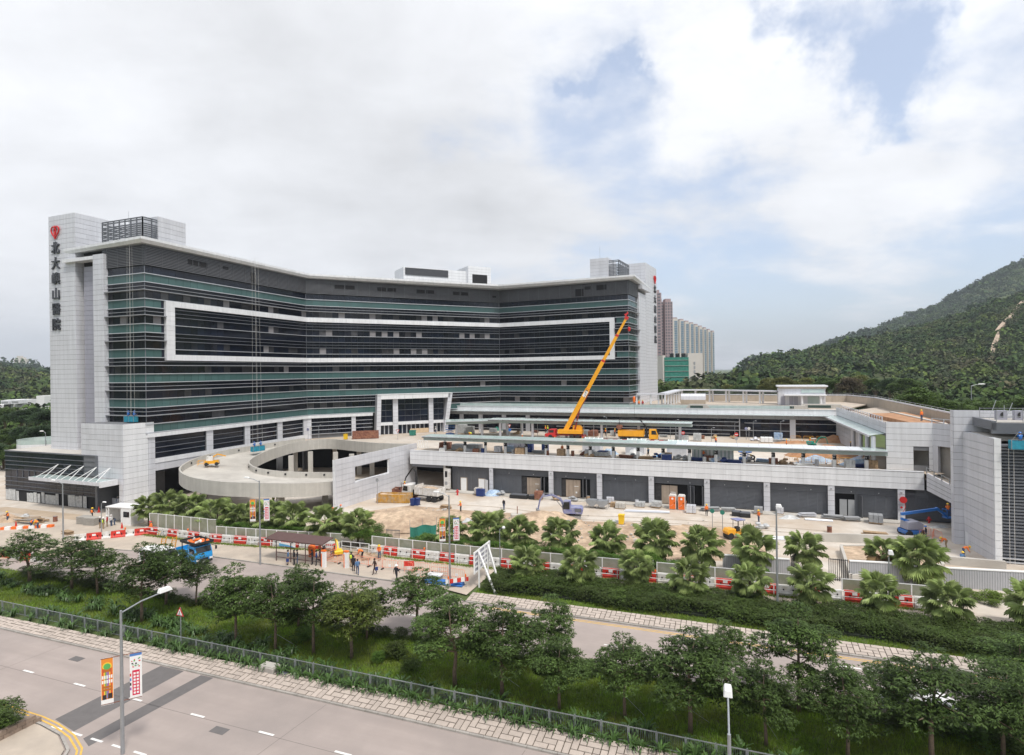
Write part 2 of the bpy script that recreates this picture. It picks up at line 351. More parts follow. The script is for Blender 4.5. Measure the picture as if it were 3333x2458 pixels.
# ================================================================== THE SETTING
def struct(name,mb,m,parent=None,**k):
 o=mb.build(name,m,parent,**k)
 if parent is None:o['kind']='structure'
 return o
def smooth(a,b,x):t=np.clip((x-a)/(b-a),0,1);return t*t*(3-2*t)
def vnoise(x,y,sc,seed):
 r=np.random.default_rng(seed);g=r.random((64,64));X,Y=x*sc,y*sc;xi,yi=np.floor(X).astype(int),np.floor(Y).astype(int);fx,fy=X-xi,Y-yi
 fx=fx*fx*(3-2*fx);fy=fy*fy*(3-2*fy);q=lambda i,j:g[(xi+i)%64,(yi+j)%64]
 return(q(0,0)*(1-fx)+q(1,0)*fx)*(1-fy)+(q(0,1)*(1-fx)+q(1,1)*fx)*fy
def lerp(x,xs,ys):return np.interp(x,xs,ys)
def terrain(x,y):
 """ground level of the plain, rising to hills behind the hospital"""
 x=np.asarray(x,float);y=np.asarray(y,float);az=x/np.maximum(y,1)
 base=5.5*smooth(175,230,y)*smooth(.05,.25,az)
 e1=lerp(az,[.42,.48,.56,.64,.72,.80,.88,1.0,1.3,2],[0,.008,.024,.042,.060,.078,.100,.125,.20,.3])
 z1=(22+e1*620)*smooth(230,620,y)**1.15
 e2=lerp(az,[.40,.45,.5,.58,.66,.72,.80,.86,1.0,1.3,2],[.0,.008,.020,.046,.071,.092,.133,.161,.195,.26,.3])
 z2=(22+e2*1350)*smooth(700,1350,y)
 far=22+3000*lerp(az,[.42,.55,.60,.66,.75],[0,.045,.062,.05,.03]);z3=far*smooth(2200,3000,y)*smooth(.38,.5,az)
 el=lerp(az,[-1.6,-1.2,-.9,-.86,-.80,-.76,-.7,-.6],[.03,.02,.016,.018,.010,.014,.006,0]);zl=(20+el*1500)*smooth(650,1500,y)*smooth(-.5,-.7,az)
 el2=lerp(az,[-1.6,-1.2,-.88,-.80,-.7,-.6],[.02,.01,.004,-.008,-.015,-.03]);zl2=np.maximum(0,22+el2*620)*smooth(260,620,y)*smooth(-.5,-.72,az)
 right=smooth(.36,.44,az)
 h=np.maximum.reduce([base,z1*right,z2*smooth(.37,.41,az),z3,zl,zl2])
 return h+(vnoise(x,y,1/90.,3)-.5)*14*smooth(300,700,y)*np.clip(h/30,0,1)
def build_ground():
 xs=np.concatenate([-np.geomspace(6000,60,34),np.linspace(-50,50,9),np.geomspace(60,6000,60)]);ys=np.concatenate([[-400,-100,0,40,80,120],np.linspace(150,700,46),np.geomspace(730,8000,40)])
 X,Y=np.meshgrid(xs,ys);Z=terrain(X,np.maximum(Y,1));Z=np.where(Y<150,0,Z)-.06;nx=len(xs)
 v=np.stack([X,Y,Z],-1).reshape(-1,3);i=np.arange(len(ys)-1)[:,None]*nx+np.arange(nx-1)[None];q=np.stack([i,i+1,i+nx+1,i+nx],-1).reshape(-1,4)
 npmesh('ground',v,q,M['turf'],kind='structure',smooth=True)
build_ground()
def back_hills():
 a=np.radians(np.linspace(150,390,90));rr=np.array([260,380,520,700,900,1200,1700]);A,R=np.meshgrid(a,rr);X,Y=R*np.cos(A),R*np.sin(A);prof=np.array([0,.10,.30,.62,.9,1.0,.8])[:,None]
 H=(70+120*vnoise(A*6+9,R*0,1,21)+60*vnoise(A*20+9,R*.004,1,22))*prof*np.clip(np.minimum(A-a[0],a[-1]-A)*3,0,1);v=np.stack([X,Y,H-1],-1).reshape(-1,3);n=len(a)
 i=np.arange(len(rr)-1)[:,None]*n+np.arange(n-1)[None];q=np.stack([i,i+1,i+n+1,i+n],-1).reshape(-1,4)
 npmesh('hills',v,q,mat('distant_woodland',(.035,.055,.028),.95,0,.3,.02),kind='structure',smooth=True)
back_hills()
def strip(name,s0,s1,t0,t1,z,m,n=1):
 b=MB();b.add([S(s0,t0,z),S(s1,t0,z),S(s1,t1,z),S(s0,t1,z)],[(0,1,2,3)]);return struct(name,b,m)
def sheet(name,pts,z,m):b=MB();b.add([(p[0],p[1],z)for p in pts],[tuple(range(len(pts)))]);return struct(name,b,m)
sheet('near_road',[S(-160,0),S(60,0),S(60,32.05),S(-160,32.05)],.0,M['road'])
sheet('far_road',[S(-160,42.4),S(70,42.4),S(70,50.5),S(-24,50.5),S(-29,53),S(-62,53.2),S(-76,51),S(-84,45.2),S(-160,45.2)],.0,M['road'])
marks=thing('road_markings','white dashes and double yellow lines painted on the two carriageways','road markings');marks['kind']='structure'
def dash(s,t,l,w=.12,m='paint',ang=0.0):
 c,sn=math.cos(ang),math.sin(ang);b=MB();P=lambda a,q:S(s+a*c-q*sn,t+a*sn+q*c,.006)
 b.add([P(-l/2,-w/2),P(l/2,-w/2),P(l/2,w/2),P(-l/2,w/2)],[(0,1,2,3)]);o=b.build('lane_dash',M[m],marks);return o
for k in range(-7,8):dash(-49.4+5.63*k,28.12,1.15,.16)
for k in range(6):dash(-39.8+1.83*k,24.17,1.0,.15)
for k in range(-4,8):dash(-54.0+9.0*k,46.3,1.5,.13)
for k in range(3):dash(-57+k*9,49,1.3,.12)
dash(10,48.6,7,.18);dash(15,45.5,6,.16);dash(21,44,9,.14)
def line(name,pts,w,m,z=.007,closed=False):
 b=MB();pts=[Vector((p[0],p[1],0))for p in pts];n=len(pts);vs=[]
 for i,p in enumerate(pts):
  d=(pts[min(i+1,n-1)]-pts[max(i-1,0)]).normalized();q=Vector((-d.y,d.x,0));vs+=[p+q*w/2+Vector((0,0,z)),p-q*w/2+Vector((0,0,z))]
 b.add(vs,[(2*i,2*i+1,2*i+3,2*i+2)for i in range(n-1)]);return b.build(name,m,marks)
yl=[(-62,24.75),(-45,24.72),(-42,24.68),(-40.2,24.5),(-38,24.05),(-36.2,23.35),(-34.9,22.3),(-34.1,21),(-33.6,18),(-33.4,12)]
line('yellow_line',[S(*p)for p in yl],.11,M['ypaint']);line('yellow_line',[S(p[0]-.06,p[1]-.24)for p in yl],.11,M['ypaint'])
for q in(50.15,49.9):line('yellow_line',[S(-22,q),S(60,q)],.09,M['ypaint'])
for s_ in(-70,-52,-26,-12,2):line('road_joint',[S(s_,24.6),S(s_+.6,31.9)],.025,MATS.get('dark_joint')or mat('dark_joint',(.15,.13,.12),.9),.005)
line('road_joint',[S(-120,28.0),S(60,28.0)],.03,mat('dark_joint',(.15,.13,.12),.9),.004)
for(a,b_,c,d)in(((-40.9,24.75),(-38.4,24.3),(-38.3,32.0),(-40.7,32.0)),((-37.1,24.0),(-36.0,23.6),(-35.4,32.0),(-36.6,32.0))):
 b=MB();b.add([S(*a,.004),S(*b_,.004),S(*c,.004),S(*d,.004)],[(0,1,2,3)]);b.build('tarmac_patch',M['patch'],marks)
for(px,py)in((250,2145),(714,2378)):
 p=ST(gp(px,py));b=MB();b.obox(S(p[0]-.55,p[1]-.3,.002),S(1.1,0),S(0,.6),(0,0,.008));b.build('manhole_cover',M['patch'],marks)
def kerb(name,pts,w=.16,h=.13,ln=.92):
 root=bpy.data.objects.new(name,None);COL.objects.link(root);root['kind']='structure';root['label']='row of grey concrete kerbstones along the road edge'
 for a,b_ in zip(pts,pts[1:]):
  a,b_=Vector(a),Vector(b_);L=(b_-a).length;n=max(1,round(L/ln));d=(b_-a)/n;ang=math.atan2(d.y,d.x)
  for i in range(n):
   c=a+d*(i+.5);o=meobj('kerbstone',unitbox(M['kerb']),root,(c.x,c.y,h/2-.02+random.uniform(-.006,.006)),(0,0,ang),(d.length-.025,w,h))
kerb('near_kerb',[S(-75,32.12),S(8,32.12)]);kerb('far_kerb',[S(-76,51.05),S(-62,53.28),S(-29,53.1),S(-24,50.6),S(34,50.6)])
kerb('corner_kerb',[S(-52,24.05),S(-41,24.05),S(-38.7,23.75),S(-36.7,22.9),S(-35,20.9)]);kerb('median_kerb',[S(-82,42.3),S(-5,42.3)])
def verge(name,s0,s1,t0,t1fn,most,cell=.43,view=0):
 root=bpy.data.objects.new(name,None);COL.objects.link(root);root['kind']='structure'
 b=MB();n=40;vs=[]
 for i in range(n+1):
  s=s0+(s1-s0)*i/n;vs+=[S(s,t0,.06),S(s,t1fn(s),.26)]
 b.add(vs,[(2*i,2*i+2,2*i+3,2*i+1)for i in range(n)]);b.build('bedding',M['mortar'],root)
 P=Pieces(root,'stone',most);nc=int((s1-s0)/cell);r=random.Random(3)
 for i0 in range(nc):pass
 rows=4;used=set()
 for i in range(nc):
  for j in range(rows):
   if(i,j)in used:continue
   k=(i*2+j*3)%5;w=h=1
   if k in(0,)and j+1<rows and(i,j+1)not in used:h=2
   elif k in(2,)and i+1<nc and(i+1,j)not in used:w=2
   elif r.random()<.25 and j+1<rows and(i,j+1)not in used:h=2
   for a in range(w):
    for c in range(h):used.add((i+a,j+c))
   s=s0+(i+w/2)*cell;tw=(t1fn(s)-t0)/rows;t=t0+(j+h/2)*tw;sl=.2/(t1fn(s)-t0);z=.075+(t-t0)*sl+r.uniform(-.008,.012)
   ux=S(1,0);uy=(S(0,1)+Vector((0,0,sl))).normalized()
   P.add(S(s,t,z),(ux+uy*r.uniform(-.015,.015)).normalized(),w*cell-.06,h*tw-.06,.06,M['stone'],uy)
 P.done()
verge('stone_verge',-76,9,32.22,lambda s:33.45+.55*min(1,max(0,(s+60)/35)),300)
verge('far_stone_verge',-24,32,50.75,lambda s:52.4,280)
strip('median',-150,70,33.3,42.5,.035,M['turf'])
strip('far_planting_bed',-24.5,70,52.3,59.8,.03,M['turf'])
sheet('far_pavement',[S(-160,45.3),S(-84,45.3),S(-76,51.1),S(-62,53.3),S(-29,53.1),S(-24.5,52),S(-24.5,59.6),S(70,59.6),S(70,62.8),S(-30,61.5),S(-76,60),S(-160,60)],.10,M['pave'])
sheet('site_ground',[S(-170,59.8),S(-76,59.8),S(-40,61.2),S(90,62.9),S(120,62.9),S(120,140),S(-170,150)],.012,M['site'])
sheet('bare_earth',[V2(gp(*p))for p in((1225,1790),(1120,1712),(1170,1668),(1330,1646),(1480,1658),(1600,1668),(1750,1672),(1900,1697),(2050,1700),(2200,1722),(2380,1742),(2500,1775),(2480,1830),(1900,1815),(1400,1800))],.017,M['sand'])
sheet('sandy_yard',[V2(gp(*p))for p in((-400,1700),(20,1650),(320,1682),(330,1720),(420,1740),(250,1800),(-100,1830),(-500,1830))],.016,mat('sandy_yard',(.45,.355,.26),.92,0,.1,.4,.2,6,stain=(.36,.28,.20),ss=.25,detail=8))
sheet('corner_pavement',[S(-90,23.9),S(-41,23.9),S(-38.8,23.6),S(-36.9,22.8),S(-35.2,20.8),S(-35,5),S(-90,5)],.10,M['pave'])
def mound(name,c,r,h,m,seed,kind='structure',n=26,z0=0.0,label=None,cat=None):
 """an uneven heap of earth"""
 g=np.linspace(-1,1,n);X,Y=np.meshgrid(g,g);R=np.sqrt(X**2+Y**2);nz=vnoise(X+5,Y+5,2.2,seed)*.6+vnoise(X+5,Y+5,6,seed+1)*.28+vnoise(X+5,Y+5,13,seed+2)*.14
 Z=h*np.clip(1-R*(1+.35*(nz-.5)),0,1)**.8*(.45+nz*1.1)-.02;v=np.stack([c[0]+X*r[0],c[1]+Y*r[1],z0+Z],-1).reshape(-1,3)
 i=np.arange(n-1)[:,None]*n+np.arange(n-1)[None];q=np.stack([i,i+1,i+n+1,i+n],-1).reshape(-1,4);q=q[(Z.reshape(-1)[q]>-.015).any(1)]
 o=npmesh(name,v,q,m,kind=kind,smooth=True)
 if label:tag(o,label,cat)
 return o
# ================================================================== HOSPITAL MAIN BLOCK
G0,G1,G2,G3=Vector((-61.3,97.7,0)),Vector((-47.5,135.0,0)),Vector((-3.3,158.7,0)),Vector((28.7,143.3,0))
dL=D(158.5);GE=G0+dL*9.15
dR=D(64);G4=G3+dR*8.8
hosp=thing('hospital_building','long glass hospital with banded floors, grey end towers and a bent facade','hospital',G0)
PN=Pieces(hosp,'glass_pane',300);PC=Pieces(hosp,'cladding_panel',300)
segs=[(GE,G0),(G0,G1),(G1,G2),(G2,G3),(G3,G4)]
def outn(a,b):d=(b-a).normalized();return Vector((d.y,-d.x,0))
core=[GE+Vector((2,6,0)),GE-outn(GE,G0)*.3,G0-(outn(GE,G0)+outn(G0,G1))*.2,G1-(outn(G0,G1)+outn(G1,G2))*.15,G2-(outn(G1,G2)+outn(G2,G3))*.15,G3-(outn(G2,G3)+outn(G3,G4))*.2,G4-outn(G3,G4)*.3,G4+Vector((-4,12,0)),G2+Vector((0,22,0)),G1+Vector((-16,12,0))]
core=core[::1]
MB().prism([(p.x,p.y)for p in core],12.3,44.3).build('core',M['joint'],hosp,world=True)
TOPS=[39.2-4.225*k for k in range(7)]
fr_s0,fr_s3=3.5,3.4;FZ=(24.6,25.6,33.95,34.9)
rr=random.Random(11)
for si,(a,b_)in enumerate(segs):
 d=(b_-a).normalized();L=(b_-a).length;n=outn(a,b_);npn=max(1,round(L/1.48));w=L/npn
 def inframe(s):return(si==1 and s>fr_s0)or si==2 or(si==3 and s<L-fr_s3)
 rows=[(39.2,40.45,'glassd')]
 for k,zt in enumerate(TOPS):
  rows.append((zt-1.45,zt,'g'))
  if k<6:rows+=[(zt-2.13,zt-1.45,'d'),(zt-2.80,zt-2.13,'d'),(zt-4.225,zt-2.80,'w')]
 for(z0,z1,kind)in rows:
  last=None;zc=(z0+z1)/2
  for i in range(npn):
   s=(i+.5)*w;infr=inframe(s)and FZ[0]<zc<FZ[3]
   if kind=='g':m=M['glassd']if infr else M['glassg']
   elif kind=='w':
    lo=.22 if(si==2 and zc>24)else(.06 if si==1 and zc>34 else .03)
    m=M['blind']if rr.random()<lo and last is not M['blind']else(M['glassd']if rr.random()<.4 else(M['dim']if rr.random()<.3 else M['glassw']))
    last=m
   else:m=M['glassd']
   PN.add(a+d*s+n*(-.02 if m is not M['glassg']else .02)+Vector((0,0,zc)),d,w-.045,z1-z0-.05,.06,m)
  if kind=='w' and False:pass
 def fin(z,h,dep,m,s0=0,s1=None,name='sunshade_fin'):
  s1=L if s1 is None else s1
  MB().obox(a+d*s0+Vector((0,0,z-h/2))+n*.0,d*(s1-s0),n*dep,(0,0,h)).build(name,m,hosp,world=True)
 e0=.9 if si==4 else 0
 for k,zt in enumerate(TOPS):
  lv=[(zt,.13,.24,'fin'),(zt-1.45,.12,.24,'fin')]
  if k<6:lv+=[(zt-2.13,.08,.20,'ledge'),(zt-2.80,.12,.75,'ledge')]
  for(z,h,dep,mm)in lv:
   FM_=M[mm]
   if dep>.5:dep=.75;over=.0
   if FZ[0]<z<FZ[3]:
    if si==1:fin(z,h,dep,FM_,-.24 if dep<.5 else-.75,fr_s0);fin(z,h*.8,.3,M['fing'],fr_s0+1.7,L)
    elif si==2:fin(z,h*.8,.3,M['fing'])
    elif si==3:fin(z,h*.8,.3,M['fing'],0,L-fr_s3-1.2);fin(z,h,dep,FM_,L-fr_s3,L+dep)
    else:fin(z,h,dep,FM_,0,L+(.9 if si==4 else dep))
   else:fin(z,h,dep,FM_,0 if si not in(0,)else-.9,L+(dep if si in(0,3)else 0))
 for s_ in([fr_s0*.5]if si==1 else[]):pass
 if si in(1,2,3):
  for zt in TOPS[1:4]:
   if FZ[0]<zt<FZ[3]:fin(zt,.09,.34,M['fin'],fr_s0+1.7 if si==1 else 0,L-fr_s3-1.2 if si==3 else L)
 for j in range(13):
  z=40.62+j*.265
  MB().obox(a+n*.12+Vector((0,0,z))+d*(0 if si else-.9),d*(L+(.3 if si in(0,3)else 0)+(0 if si else .9)),n*.16,(0,0,.13)).build('louvre_blade',M['louv'],hosp,world=True)
 nm=max(2,round(L/2.96))
 for i in range(nm+1):MB().obox(a+d*(L*i/nm-.03)+n*.28+Vector((0,0,40.5)),d*.06,n*.05,(0,0,3.5)).build('louvre_mullion',M['louv'],hosp,world=True)
 MB().obox(a+n*.02+Vector((0,0,40.46)),d*L,n*.05,(0,0,3.7)).build('louvre_backing',M['dark'],hosp,world=True)
 if si in(1,2,3):
  ops={1:((8.2,2.2,42.0,.95),(10.6,1.8,42.0,.95),(16,1.3,42.4,.5),(23,1.2,40.7,2.1)),2:((6.5,2.2,42,.85),(9,2.2,42,.85),(16.7,2.2,42,.85),(19.2,2.2,42,.85),(26.7,2.2,42,.85),(29.2,2.2,42,.85),(36.6,2,42,.85),(38.9,2,42,.85),(48,1.1,41.9,.5)),3:((22,2.2,40.8,1.9),(24.5,1.6,42.3,.8),(27.6,2.6,42,1.3))}[si]
  for(s,w_,z,h)in ops:MB().obox(a+d*s+n*.13+Vector((0,0,z)),d*w_,n*.17,(0,0,h)).build('louvre_opening',M['dark'],hosp,world=True)
for p in(G0,G1,G2,G3):
 MB().tube([p+Vector((0,0,12.4)),p+Vector((0,0,44))],.07,6).build('corner_mullion',M['fing'],hosp,world=True)
def band(poly,z0,z1,dep=.55,cw=1.5,m='cladw',name='frame_panel'):
 for a,b_ in zip(poly,poly[1:]):
  d=(b_-a).normalized();L=(b_-a).length;n=outn(a,b_);k=max(1,round(L/cw));w=L/k
  for i in range(k):MB().obox(a+d*(i*w+.012)+Vector((0,0,z0)),d*(w-.024),n*dep,(0,0,z1-z0)).build(name,M[m],hosp,world=True)
d1=(G1-G0).normalized();d3=(G3-G2).normalized();fa=G0+d1*fr_s0;fb=G3-d3*fr_s3
band([fa,G1,G2,fb],FZ[2],FZ[3]);band([fa,G1,G2,fb],FZ[0],FZ[1])
for(p,dd,w_)in((fa,d1,1.7),(fb-d3*1.2,d3,1.2)):
 nn=Vector((dd.y,-dd.x,0));k=10;h=(FZ[2]-FZ[1])/k
 for i in range(k):MB().obox(p+Vector((0,0,FZ[1]+i*h+.012)),dd*w_,nn*.55,(0,0,h-.024)).build('frame_panel',M['cladw'],hosp,world=True)
eav=[(-81.6,105.7),(-60.6,95.75),(-46.4,134.1),(-3.3,154.7),(29.9,141.0),(39.8,165.7)];eav=[V2(p)for p in eav]
inn=[GE+dL*9,G0,G1,G2,G3,G3+dR*22]
for i in range(5):
 a,b_,c,e=eav[i],eav[i+1],inn[i],inn[i+1];L=(b_-a).length;k=max(1,round(L/1.5))
 for j in range(k):
  p,q=a.lerp(b_,(j+.01)/k),a.lerp(b_,(j+.99)/k);pi,qi=c.lerp(e,(j+.01)/k),c.lerp(e,(j+.99)/k);pm,qm=p.lerp(pi,.35),q.lerp(qi,.35)
  MB().add([p+Vector((0,0,44.55)),q+Vector((0,0,44.55)),q+Vector((0,0,44.98)),p+Vector((0,0,44.98)),pm+Vector((0,0,44.05)),qm+Vector((0,0,44.05)),qm+Vector((0,0,45.05)),pm+Vector((0,0,45.05))],
[(0,1,2,3),(4,5,1,0),(3,2,6,7),(0,3,7,4),(2,1,5,6),(5,4,7,6)]).build('eaves_panel',M['cladw'],hosp,world=True)
 pa,pb=a.lerp(c,.35),b_.lerp(e,.35)
 MB().add([pa+Vector((0,0,44.05)),pb+Vector((0,0,44.05)),e+Vector((0,0,43.95)),c+Vector((0,0,43.95)),pa+Vector((0,0,45.0)),pb+Vector((0,0,45.0)),e+Vector((0,0,45.0)),c+Vector((0,0,45.0))],
[(0,1,2,3),(7,6,5,4),(0,3,7,4),(1,5,6,2)]).build('soffit',M['soff'],hosp,world=True)
roofp=[inn[0],inn[1],inn[2],inn[3],inn[4],inn[5],G2+Vector((0,24,0)),G1+Vector((-18,14,0))]
MB().prism([(p.x,p.y)for p in roofp],44.2,44.96).build('roof',M['soff'],hosp,world=True)
def cbox(parent,P,corners,z0,z1,m='clad',cw=2.4,rh=.87,faces=(0,1,2,3),name='wall',holes={}):
 """a clad box over a plan polygon given clockwise seen from above (outward = right of each edge reversed)"""
 MB().prism([(p[0],p[1])for p in corners],z0,z1-.05).build(name,M['joint'],parent,world=True)
 n=len(corners)
 for i in faces:clad(P,corners[i],corners[(i+1)%n],z0,z1,M[m],cw,rh,1,holes.get(i,()))
def quadplan(p,d,L,dep):
 p,d=V2(p),Vector(d);q=Vector((-d.y,d.x,0));return[p,p+d*L,p+d*L+q*dep,p+q*dep]
dA=D(68.5);dB=D(-21.5)
T=V2((-77.64,104.14));TL=V2((-84.41,106.8));tower=[TL,T,T+dA*13,TL+dA*13]
cbox(hosp,PC,tower,8.5,51.25,'clad',1.9,.87,(0,1),name='tower_wall')
MB().prism([(p.x,p.y)for p in tower],0,8.5).build('tower_base',M['joint'],hosp,world=True)
MB().prism([(p.x+(0),p.y)for p in tower],51.2,51.3).build('tower_cap',M['cladw'],hosp,world=True)
pv0,pv1=T+dA*.9-dL*.6,V2((-72.3,102.1))+dA*.9;pv0=T-dL*.9+dA*.9
MB().obox(pv0+Vector((0,0,8)),pv1-pv0,dA*.3,(0,0,33.6)).build('recessed_wall',M['joint'],hosp,world=True)
clad(PC,pv0,pv1,8.5,41.6,M['cladg'],4.6,.87)
f0,f1=V2((-72.2,101.95)),V2((-69.75,101.0));fo=-dA*.7
fin_plan=[f0+fo,f1+fo,f1+dA*.5,f0+dA*1.2]
cbox(hosp,PC,fin_plan,14,43.1,'clad',2.2,.87,(0,1,3),name='fin_wall')
MB().obox(f0+fo+dL*8.3+Vector((0,0,42.35)),-dL*8.3,dA*2.5,(0,0,.6)).build('tower_ledge',M['cladw'],hosp,world=True)
MB().obox(pv0+Vector((0,0,41.6)),pv1-pv0,dA*.3,(0,0,2.4)).build('recess_opening',M['dark'],hosp,world=True)
TR=V2((37.0,160.6));tr=[TR-D(-23)*7.0,TR,TR+D(62)*12,TR-D(-23)*7.0+D(62)*12]
cbox(hosp,PC,tr,6.9,51.4,'clad',2.3,.87,(0,1),name='tower_wall')
rf0=G4+Vector((.2,.1,0));rf=[rf0+D(-26)*.6,rf0+D(-26)*.6+D(64)*6.2,rf0+D(64)*6.2,rf0]
MB().prism([(p.x,p.y)for p in[rf0-D(-26)*1.5,rf0+D(-26)*.35,rf0+D(-26)*.35+D(64)*7.5,rf0-D(-26)*1.5+D(64)*7.5]],6.9,42.0).build('fin_wall',M['joint'],hosp,world=True)
clad(PC,rf0-D(-26)*1.5,rf0+D(-26)*.35,6.9,42.0,M['clad'],2,.87);clad(PC,rf0+D(-26)*.35,rf0+D(-26)*.35+D(64)*7.5,6.9,42.0,M['clad'],2.4,.87)
MB().obox(rf0-D(-26)*.5+Vector((0,0,42.9)),D(-26)*1.8,D(64)*9.5,(0,0,1.0)).build('tower_ledge',M['clad'],hosp,world=True)
L1=onp=G0+d1*2.6+Vector((0,0,0));inw=Vector((-d1.y,d1.x,0))
cbox(hosp,PC,[L1,L1+d1*5.4,L1+d1*5.4+inw*7,L1+inw*7],45,49.3,'clad',2.4,.87,(0,3),name='roof_box')
cbox(hosp,PC,[V2((20.04,147.47)),V2((24.2,145.5)),V2((27.4,152.2)),V2((23.2,154.2))],45,50.0,'clad',2.2,.87,(0,1),name='roof_box')
def screen(p,da,La,db,Lb,z0,z1):
 p=V2(p);mb=MB();k=int((z1-z0)/.33)
 for(d,L)in((da,La),(db,Lb)):
  for j in range(k+1):
   if j in(k-2,):continue
   z=z0+(z1-z0)*j/k;MB().bar(p+Vector((0,0,z)),p+d*L+Vector((0,0,z)),.14,.19).build('screen_slat',M['louvd'],hosp,world=True)
  nn=max(2,round(L/1.5))
  for i in range(nn+1):MB().bar(p+d*(L*i/nn)+Vector((0,0,z0)),p+d*(L*i/nn)+Vector((0,0,z1)),.16).build('screen_post',M['louvd'],hosp,world=True)
 q=p+da*La+db*Lb
 for(st,d,L)in((p+da*La,db,Lb),(p+db*Lb,da,La)):
  for j in range(0,k+1,2):mb.bar(st+Vector((0,0,z0+(z1-z0)*j/k)),st+d*L+Vector((0,0,z0+(z1-z0)*j/k)),.12,.16)
 mb.build('screen_back',M['louvd'],hosp,world=True)
screen((-61.5,97.7),dL,10,dA,3.4+3,44.9,48.6)
screen((26.9,145.2),-d3,2.9,D(63),9,44.9,49.3)
for(x,y,z0,z1)in((-66,101,48.6,50.5),(22.8,149,50,53.5)):MB().tube([(x,y,z0),(x,y,z1)],.025,5).build('lightning_rod',M['steel'],hosp,world=True)
c0=V2((-28.84,157.15));d2=(G2-G1).normalized();i2=Vector((-d2.y,d2.x,0));e0=V2((-12.54,165.89))
cbox(hosp,PC,[c0,c0+d2*18.5,c0+d2*18.5+i2*8,c0+i2*8],45,50.5,'cladw',2.2,.8,(0,3),name='penthouse')
nn=Vector((d2.y,-d2.x,0))
MB().obox(c0+d2*.4+nn*.08+Vector((0,0,48.35)),d2*12.4,nn*.05,(0,0,1.95)).build('louvre_backing',M['dark'],hosp,world=True)
for j in range(8):MB().obox(c0+d2*.4+nn*.14+Vector((0,0,48.4+j*.245)),d2*12.4,nn*.14,(0,0,.12)).build('louvre_blade',M['louv'],hosp,world=True)
f=V2((-12.0,164.9));cbox(hosp,PC,[f,f+d2*7.1,f+d2*7.1+i2*8,f+i2*8],45,51.9,'cladw',1.8,.8,(0,3),name='penthouse',holes={0:[(1.75,5.9,45,49.6)]})
MB().obox(f+d2*1.2+nn*.03+Vector((0,0,45)),d2*4.7,nn*.04,(0,0,4.6)).build('dark_opening',M['dark'],hosp,world=True)
seg1=[(0.2,1.4,'p'),(1.4,11.8,'g'),(11.8,13.3,'p'),(13.3,21.0,'g'),(21.0,22.4,'p'),(22.4,30.1,'g'),(30.1,31.6,'p'),(31.6,38.3,'g'),(38.3,39.7,'p')]
seg2=[(0,.9,'p'),(.9,10.1,'g'),(10.1,11.1,'p'),(11.1,15.2,'g')]
for(a,d,sg)in((G0,d1,seg1),(G1,d2,seg2)):
 n=Vector((d.y,-d.x,0));Lx=sg[-1][1]
 MB().obox(a-n*1.2+Vector((0,0,6.2)),d*Lx,n*.9,(0,0,6.0)).build('base_wall',M['joint'],hosp,world=True)
 k=round(Lx/1.5)
 for i in range(k):MB().obox(a+d*(Lx*i/k+.012)+Vector((0,0,11.62)),d*(Lx/k-.024),n*.45,(0,0,.65)).build('trim_panel',M['cladw'],hosp,world=True)
 for(s0,s1,kk)in sg:
  if kk=='p':clad(PC,a+d*s0+n*.12,a+d*s1+n*.12,6.9 if d is d2 or s0>5 else 0,11.6,M['clad'],3,.87);MB().obox(a+d*s0-n*.3+Vector((0,0,0)),d*(s1-s0),n*.42,(0,0,11.6)).build('pier',M['joint'],hosp,world=True)
  else:
   zb=7.9;cols=max(2,round((s1-s0)/1.3));rowz=[zb,8.85,9.75,10.65,11.55]
   for i in range(cols):
    for z0,z1 in zip(rowz,rowz[1:]):PN.add(a+d*(s0+(i+.5)*(s1-s0)/cols)-n*.2+Vector((0,0,(z0+z1)/2)),d,(s1-s0)/cols-.04,z1-z0-.04,.06,M['glassd'])
   for z in rowz[:-1]:MB().obox(a+d*s0-n*.17+Vector((0,0,z-.05)),d*(s1-s0),n*(.16 if d is d1 else .3),(0,0,.09)).build('glazing_bar',M['fing']if(s0<15 and d is d1)else M['fin'],hosp,world=True)
a,n=G0,Vector((d1.y,-d1.x,0))
MB().obox(a+d1*1.4-n*.1+Vector((0,0,7.15)),d1*38.3,n*.3,(0,0,.75)).build('white_band',M['cladw'],hosp,world=True)
MB().obox(a+d1*1.4-n*.2+Vector((0,0,5.85)),d1*38.3,n*.3,(0,0,1.28)).build('white_band',M['clad'],hosp,world=True)
MB().prism([(p.x,p.y)for p in[G0+Vector((-5,6,0)),G1+Vector((-6,0,0)),G2+Vector((0,6,0)),G3+Vector((-3,8,0)),G2+Vector((0,20,0)),G1+Vector((-16,12,0))]],0,12.4).build('undercroft_shade_wall',M['dark'],hosp,world=True)  # near-black mass and ceiling added to stand in for shade under the wing
MB().prism([(p.x,p.y)for p in[G0+dA*.3,G1,G1+Vector((-12,6,0)),G0+Vector((-12,8,0))]],5.6,6.3).build('undercroft_shade_ceiling',M['dark'],hosp,world=True)
pp=at(1180+240*.18767,1280+690*.18767,141.5);pp=Vector((pp.x,pp.y,0));dp=D(24);np_=Vector((dp.y,-dp.x,0));PL=18.4
portal=thing('entrance_portal','grey framed glass entrance portal with two tall piers on the upper deck','entrance',pp)
PP=Pieces(portal,'cladding_panel',200);PG=Pieces(portal,'glass_pane',200)
MB().obox(pp+np_*-1+dp*.4+Vector((0,0,6.5)),dp*(PL-1.2),np_*.5,(0,0,9.6)).build('backing',M['joint'],portal,world=True)
